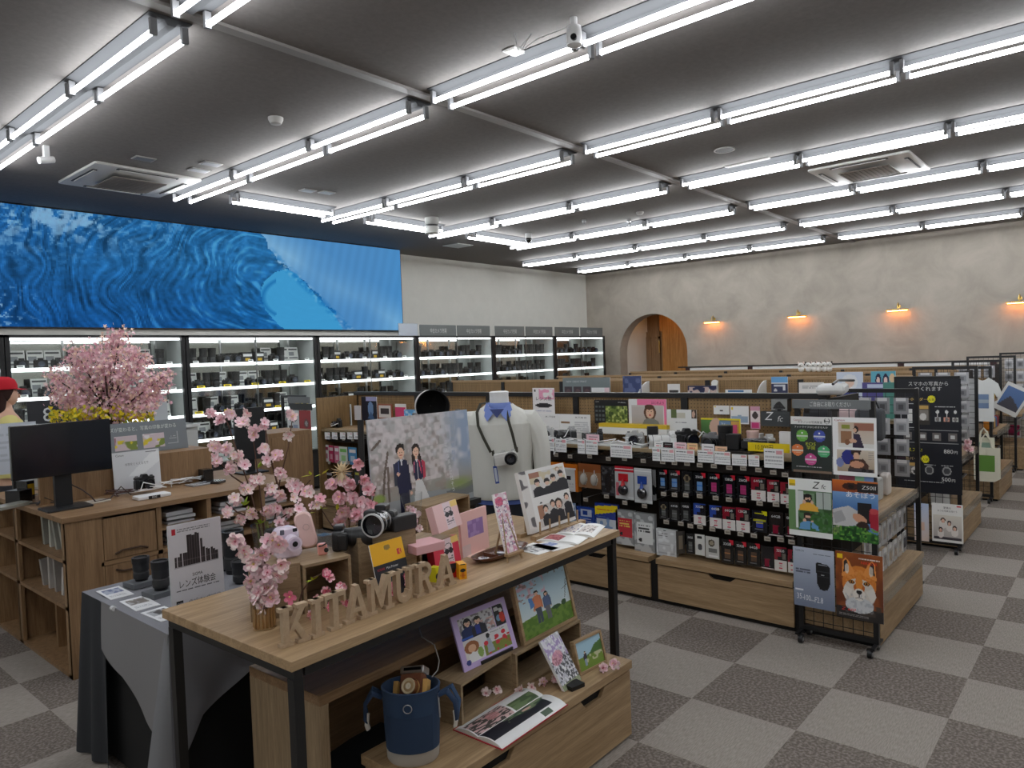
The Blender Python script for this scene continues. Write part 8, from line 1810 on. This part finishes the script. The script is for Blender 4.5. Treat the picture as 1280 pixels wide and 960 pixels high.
a_, b_ = oY(292, 511, 4.98), oY(332, 572, 4.98); t = thing('computer_monitor', 'second black screen seen from behind, right of the grey sign', 'monitor', ((a_.x+b_.x)/2, 4.98, ZK)); MB().rbox((0, 0, (a_.z+b_.z)/2-ZK), (b_.x-a_.x, .03, a_.z-b_.z), .006, (26, 27, 30)).build('screen', 'satin', t); MB().bz(-.03, .03, -.0, .03, 0, b_.z-ZK+.03, K_).bz(-.1, .1, -.07, .08, 0, .012, K_).build('stand', 'satin', t)
# camera card, cameras and clutter on the counter
def stY(name, label, cat, x0, x1, yt, Y, cv, Zb, t=.004, fn=None, side=(235, 235, 235), rz=0):
    a, b = oY(x0, yt, Y), oY(x1, yt, Y); o = board(cv, b.x-a.x, a.z-Zb, t, side, fn).build(name, 'print', loc=((a.x+b.x)/2, Y, Zb), rot=(-.06, 0, rz)); tag(o, label, cat); return o
cv = Cv(60, 50, (222, 224, 228)); cv.poly([(.3, .6), (.8, .1), (1, .05), (1, .3), (.6, .6)], (238, 240, 242)); cv.lines(.7, .03, .95, .07, 1, (80, 80, 84), .7)
def f(mb, w, h): mb.text('Canon', -w*.35, h*.90, h*.07, (60, 60, 66)); mb.text('本物をとらえる力で', w*.0, h*.66, h*.08, (130, 130, 136), w=w*.5)
stY('camera_card', 'white standing card behind the small black camera on the counter', 'card', 141, 200, 567, 4.93, cv, ZK, fn=f)
c_ = camera('small black camera with white cables before the white card', 400, 500, 1.9, PI/2, (26, 26, 28), ll=.05, lr=.03, scale=1.0, cable=curl(31)); c_.location = (*oZ(181, 616, ZK)[:2], ZK+.022)
p = oZ(190, 622, ZK); o = MB().rbox((0, 0, .011), (.20, .10, .022), .01, (222, 222, 224), axis='z').bz(-.04, .03, -.052, -.050, .002, .02, (26, 26, 28)).text('EOS', -.005, .005, .017, (226, 226, 226), y=-.0525).build('camera_plinth', 'print', loc=p); tag(o, 'white camera plinth marked EOS on the counter', 'plinth')
for k, (x, y, s_, c0) in enumerate(((225, 606, 41, (220, 220, 220)), (240, 603, 42, (206, 206, 206)), (215, 610, 43, (226, 226, 226)), (60, 630, 44, (60, 60, 64)), (150, 620, 45, (70, 40, 34)), (40, 622, 46, (200, 200, 200)))):
    p = oZ(x, y, ZK); r = random.Random(s_); o = MB().tube([(r.uniform(-.10, .12), r.uniform(-.05, .06), .006+r.uniform(0, .05)) for _ in range(11)], .0035, 6, c0).build('cable', 'paint', loc=p, smooth=True); tag(o, f'{["white", "pale grey", "second white", "black", "brown", "light grey"][k]} tangled cable lying on the service counter', 'cable')
for k, (x, y, dx, dz, c0, lb) in enumerate(((257, 601, .07, .085, (26, 26, 28), 'small black upright device on the counter'), (250, 606, .16, .012, (150, 152, 156), 'flat grey tablet lying on the counter'), (118, 628, .15, .010, (196, 190, 180), 'flat pale catalogue lying beside the monitor'), (33, 624, .05, .12, (40, 40, 44), 'black and yellow booklet standing left of the monitor'), (14, 634, .2, .02, (170, 170, 160), 'pile of leaflets at the left counter corner'), (270, 604, .08, .02, (36, 36, 40), 'flat black dock beside the tablet'), (24, 628, .10, .08, (30, 30, 32), 'black lens shaped box at the left picture edge'))):
    o = MB().bz(-dx/2, dx/2, -.05, .05, 0, dz, c0).build(['device', 'tablet', 'catalogue', 'booklet', 'leaflet_pile', 'dock', 'black_box'][k], 'gloss', loc=oZ(x, y, ZK), rot=(0, 0, .1*k), bevel=.003); tag(o, lb, 'counter item')
    if k == 3: MB().bz(-.02, .02, -.051, -.0505, .03, .1, (222, 180, 40)).build('yellow_cover', 'print', o)
o = stY('paper_sign', 'white paper sign on a floor stand at the left picture edge', 'sign', -14, 46, 531, 5.98, Cv(20, 20, (196, 202, 212)).lines(.1, .2, .9, .8, 5, (160, 166, 176), .5), 1.0)
MB().bz(-.02, .02, .006, .04, -1.0, .2, K_).bz(-.15, .15, -.1, .15, -1.0, -.985, K_).build('stand', 'satin', o)
cv = Cv(110, 44, (122, 128, 134)); cv.lines(.22, .30, .78, .34, 1, (200, 204, 206), .7)
for x0, x1, k in ((.20, .44, 0), (.50, .74, 1)): cv.rect(x0, .42, x1, .86, (206, 190, 196)); cv.speck(x0, .42, x1, .7, (150, 100, 110) if k == 0 else (236, 236, 236), 20, .55, 4+k, .8); cv.speck(x0, .6, x1, .86, (110, 130, 40), 20, .45, 6+k, .9); cv.speck(x0, .55, x1, .86, (220, 200, 40), 24, .62, 8+k, .9)
cv.rect(.77, .40, .89, .80, (176, 180, 184)); cv.rect(.775, .42, .885, .78, (122, 128, 134)); cv.lines(.79, .54, .87, .66, 2, (196, 200, 204), .8)
def f(mb, w, h): mb.text('レンズが変わると、写真の印象が変わる', -w*.02, h*.74, h*.15, (214, 220, 216), w=w*.80)
a, b = oY(118, 541, 5.16), oY(234, 529, 5.16); o = board(cv, b.x-a.x, .215, .02, (150, 130, 110), f).build('photo_sign', 'print', loc=((a.x+b.x)/2, 5.16, 1.126), rot=(-.12, 0, .0)); tag(o, 'grey sign with white lettering and two spring photos on the riser', 'sign')

# ---------------------------------------------------------------- cherry tree and yellow flowers on a plinth
t = thing('display_plinth', 'white plinth carrying the big cherry blossom arrangement', 'plinth', (2.17, 6.0, 0)); MB().rbox((0, 0, .6), (.95, .5, 1.2), .02, (206, 206, 204), axis='z').build('block', 'paint', t)
TP = Vector((2.17, 6.0, 1.20)); DT = depth((2.17, 6.0, 1.5))
t = thing('cherry_blossom_tree', 'big round cherry blossom arrangement with yellow flowers at its foot', 'flowers', TP)
r = random.Random(2); mb = MB(); ends = []
root = Vector((0, 0, 0))
outl = [(70, 492), (66, 470), (90, 455), (95, 440), (115, 438), (140, 425), (150, 418), (165, 440), (180, 450), (190, 480), (196, 492), (185, 505), (160, 515), (110, 510), (85, 500), (135, 470), (150, 480), (120, 480), (165, 495), (205, 470), (130, 455), (160, 462), (145, 500), (100, 485)]
for x, y in outl:
    e = oD(x, y, DT+r.uniform(-.12, .12))-TP; m1 = Vector((e.x*.35, e.y*.35, e.z*.55)); mb.tube([root+Vector((0, 0, .0)), m1, e], [.012, .007, .003], 6, (70, 48, 40)); ends += [m1.lerp(e, .55), m1.lerp(e, .8), e]
mb.build('branches', 'matte', t, smooth=True)
mb = MB()
for c in ends:
    for _ in range(75):
        q = c+Vector((r.gauss(0, .038), r.gauss(0, .045), r.gauss(0, .034))); s_ = r.uniform(.013, .021); rot = Euler((r.uniform(0, 6), r.uniform(0, 6), r.uniform(0, 6))).to_matrix()
        cc = r.choice([(248, 212, 218), (240, 196, 206), (252, 226, 224), (246, 214, 194), (234, 180, 194)])
        P = [q+rot @ Vector((s_*math.cos(a)*(1 if i % 2 else .45), s_*math.sin(a)*(1 if i % 2 else .45), .25*s_*(i % 2))) for i, a in enumerate([2*PI*k/10 for k in range(10)])]
        mb.add(P, [tuple(range(10))], cc)
o = mb.build('blossoms', 'petal', t); o['kind'] = 'stuff'
mb = MB()
for _ in range(620):
    x = r.uniform(62, 192); y = r.gauss(520, 4.5)-3*math.cos((x-120)/25); q = oD(x, y, DT+r.uniform(-.14, .1))-TP; s_ = r.uniform(.012, .022); rot = Euler((r.uniform(0, 6), r.uniform(0, 6), 0)).to_matrix()
    P = [q+rot @ Vector((s_*math.cos(a), s_*.6*math.sin(a), 0)) for a in [2*PI*k/5 for k in range(5)]]; mb.add(P, [tuple(range(5))], r.choice([(240, 214, 40), (246, 226, 60), (206, 196, 50), (226, 200, 30), (150, 160, 50)]))
o = mb.build('yellow_flowers', 'petal', t); o['kind'] = 'stuff'; o['label'] = 'mass of small yellow flowers'
MB().lathe([(.16, .0), (.2, .05), (.2, .08)], 20, (120, 90, 60)).build('pot', 'matte', t)
# counter before the showcases with number signs
t = thing('staff_counter', 'white staff counter in front of the left showcases', 'counter', (1.2, 7.35, 0)); MB().bz(0, 2.3, 0, .4, 0, 1.10, (200, 202, 200)).build('body', 'paint', t); MB().bz(-.02, 2.32, -.02, .42, 1.10, 1.13, (222, 224, 222)).build('countertop', 'gloss', t)
stY('number_sign', 'dark sign with a big white number 8 on the staff counter', 'sign', 34, 76, 502, 7.45, Cv(4, 4, (34, 36, 42)), 1.131, .01, lambda mb, w, h: mb.text('8', w*.1, h*.42, h*.55, (200, 204, 206)), (34, 36, 42))
stY('number_sign', 'light grey sign with a number 5 right of the blossom tree', 'sign', 186, 209, 496, 7.45, Cv(4, 4, (176, 180, 184)), 1.131, .01, lambda mb, w, h: mb.text('5', -w*.2, h*.55, h*.36, (40, 40, 44)), (176, 180, 184))
# ---------------------------------------------------------------- shop person in red cap
PX, PY = oY(3, 500, 6.75).x, 6.75
t = thing('person', 'person in red cap and yellow shirt behind the counter at the left edge', 'person', (PX, PY, 0), 0)
J = [((0, 0, .92), .13, .10), ((0, 0, 1.08), .12, .09), ((0, 0, 1.26), .15, .10), ((0, 0, 1.36), .09, .07), ((.005, 0, 1.43), .05, .05), ((.01, 0, 1.50), .055, .06), ((.015, 0, 1.56), .075, .085)]
E_ = [(0, 1), (1, 2), (2, 3), (3, 4), (4, 5), (5, 6)]
for s_ in (-1, 1):
    b0 = len(J); J += [((0, s_*.17, 1.31), .055, .055), ((.03, s_*.22, 1.06), .042, .042), ((.16, s_*.20, .90), .03, .03), ((.21, s_*.19, .87), .026, .03)]; E_ += [(3, b0), (b0, b0+1), (b0+1, b0+2), (b0+2, b0+3)]
    for k in range(5): f0 = len(J); o_ = (k-2)*.017; J += [((.25, s_*(.19+o_), .86), .009, .009), ((.29-.012*abs(k-2), s_*(.19+o_*1.2), .845), .008, .008)]; E_ += [(b0+3, f0), (f0, f0+1)]
    l0 = len(J); J += [((0, s_*.09, .84), .09, .09), ((.01, s_*.10, .48), .062, .062), ((0, s_*.10, .09), .042, .042), ((.12, s_*.11, .04), .035, .04)]; E_ += [(0, l0), (l0, l0+1), (l0+1, l0+2), (l0+2, l0+3)]
me = bpy.data.meshes.new('body'); me.from_pydata([j[0] for j in J], E_, []); o = bpy.data.objects.new('body', me); COL.objects.link(o); o.parent = t
sk = o.modifiers.new('skin', 'SKIN'); sk.use_smooth_shade = True
for i, j in enumerate(J): me.skin_vertices[0].data[i].radius = (j[1], j[2]); me.skin_vertices[0].data[i].use_root = (i == 0)
o.modifiers.new('sub', 'SUBSURF').levels = 1; o.modifiers['sub'].render_levels = 2
m, nt, b, out = newmat('person_skin_and_trousers'); g_ = nt.nodes.new('ShaderNodeTexCoord'); s3 = nt.nodes.new('ShaderNodeSeparateXYZ'); nt.links.new(g_.outputs['Object'], s3.inputs[0]); lt_ = nt.nodes.new('ShaderNodeMath'); lt_.operation = 'LESS_THAN'; lt_.inputs[1].default_value = .84; nt.links.new(s3.outputs[2], lt_.inputs[0]); mx = nt.nodes.new('ShaderNodeMix'); mx.data_type = 'RGBA'; mx.inputs[6].default_value = lin((222, 178, 152)); mx.inputs[7].default_value = lin((40, 42, 52)); nt.links.new(lt_.outputs[0], mx.inputs[0]); nt.links.new(mx.outputs[2], b.inputs['Base Color']); me.materials.append(m)
YS_ = (226, 216, 140)
mb = MB(); mb.loft([(0, 0, .90, .14, .175), (0, 0, 1.08, .135, .165), (0, 0, 1.24, .15, .19), (0, 0, 1.33, .12, .19), (0, 0, 1.385, .075, .10), (0, 0, 1.40, .06, .065)], 24, YS_)
for s_ in (-1, 1): mb.tube([(0, s_*.13, 1.33), (0, s_*.19, 1.29), (.01, s_*.21, 1.20), (.02, s_*.215, 1.12)], [.07, .07, .062, .06], 14, YS_)
mb.build('shirt', 'fabric', t, smooth=True)
HRC = (52, 30, 26)
mb = MB(); mb.sph((-.012, 0, 1.565), (.098, .088, .098), 18, 12, HRC); mb.loft([(-.045, 0, 1.36, .05, .075), (-.04, 0, 1.46, .062, .088), (-.03, 0, 1.56, .07, .088)], 18, HRC); mb.build('hair', 'fabric', t, smooth=True)
mb = MB(); mb.sph((.045, 0, 1.535), (.062, .066, .085), 16, 10, (226, 184, 158)); mb.sph((.112, 0, 1.53), (.012, .010, .016), 8, 6, (222, 176, 150))
for s_ in (-1, 1): mb.sph((.097, s_*.026, 1.553), (.008, .011, .006), 8, 6, (236, 236, 236)); mb.sph((.103, s_*.026, 1.553), (.004, .005, .005), 8, 6, (30, 22, 20)); mb.sph((.02, s_*.066, 1.54), (.012, .006, .02), 8, 6, (220, 174, 150))
mb.sph((.100, 0, 1.492), (.006, .02, .006), 8, 6, (190, 96, 90)); mb.build('face', 'paint', t, smooth=True)
RC = (190, 26, 42)
mb = MB(); mb.lathe([(.104, 1.585), (.104, 1.62), (.088, 1.66), (.05, 1.682), (.0, 1.686)], 24, RC, close=False); n = 12
vs = [(.06*0+.085*math.cos(a), .085*math.sin(a), 1.592) for a in [RAD(-60+120*k/n) for k in range(n+1)]]+[(.03+.15*math.cos(a), .085*math.sin(a), 1.578) for a in [RAD(-60+120*k/n) for k in range(n+1)]]
mb.add(vs, [(k, k+1, n+2+k, n+1+k) for k in range(n)], RC); mb.build('cap', 'fabric', t, smooth=True)

# white backing board and a paper blossom behind the far grid of the second run
panelX('backing_board', 'white board behind the wire grid right of the tall black poster', 'board', 1201, 473, 1221, 546, 7.90, Cv(4, 4, (222, 224, 226)), .01)
vp = oX(1211, 572, 7.3); t = thing('blossom_sprig', 'pink blossom sprig at the end of the second run', 'flowers', vp)
sprig(t, [[(1212, 580), (1211, 566), (1209, 556)]], [(1210, 553, 3), (1207, 560, 3), (1213, 562, 3)], depth(vp), 77, s=(1.2, 1.7), origin=vp, spread=.01)
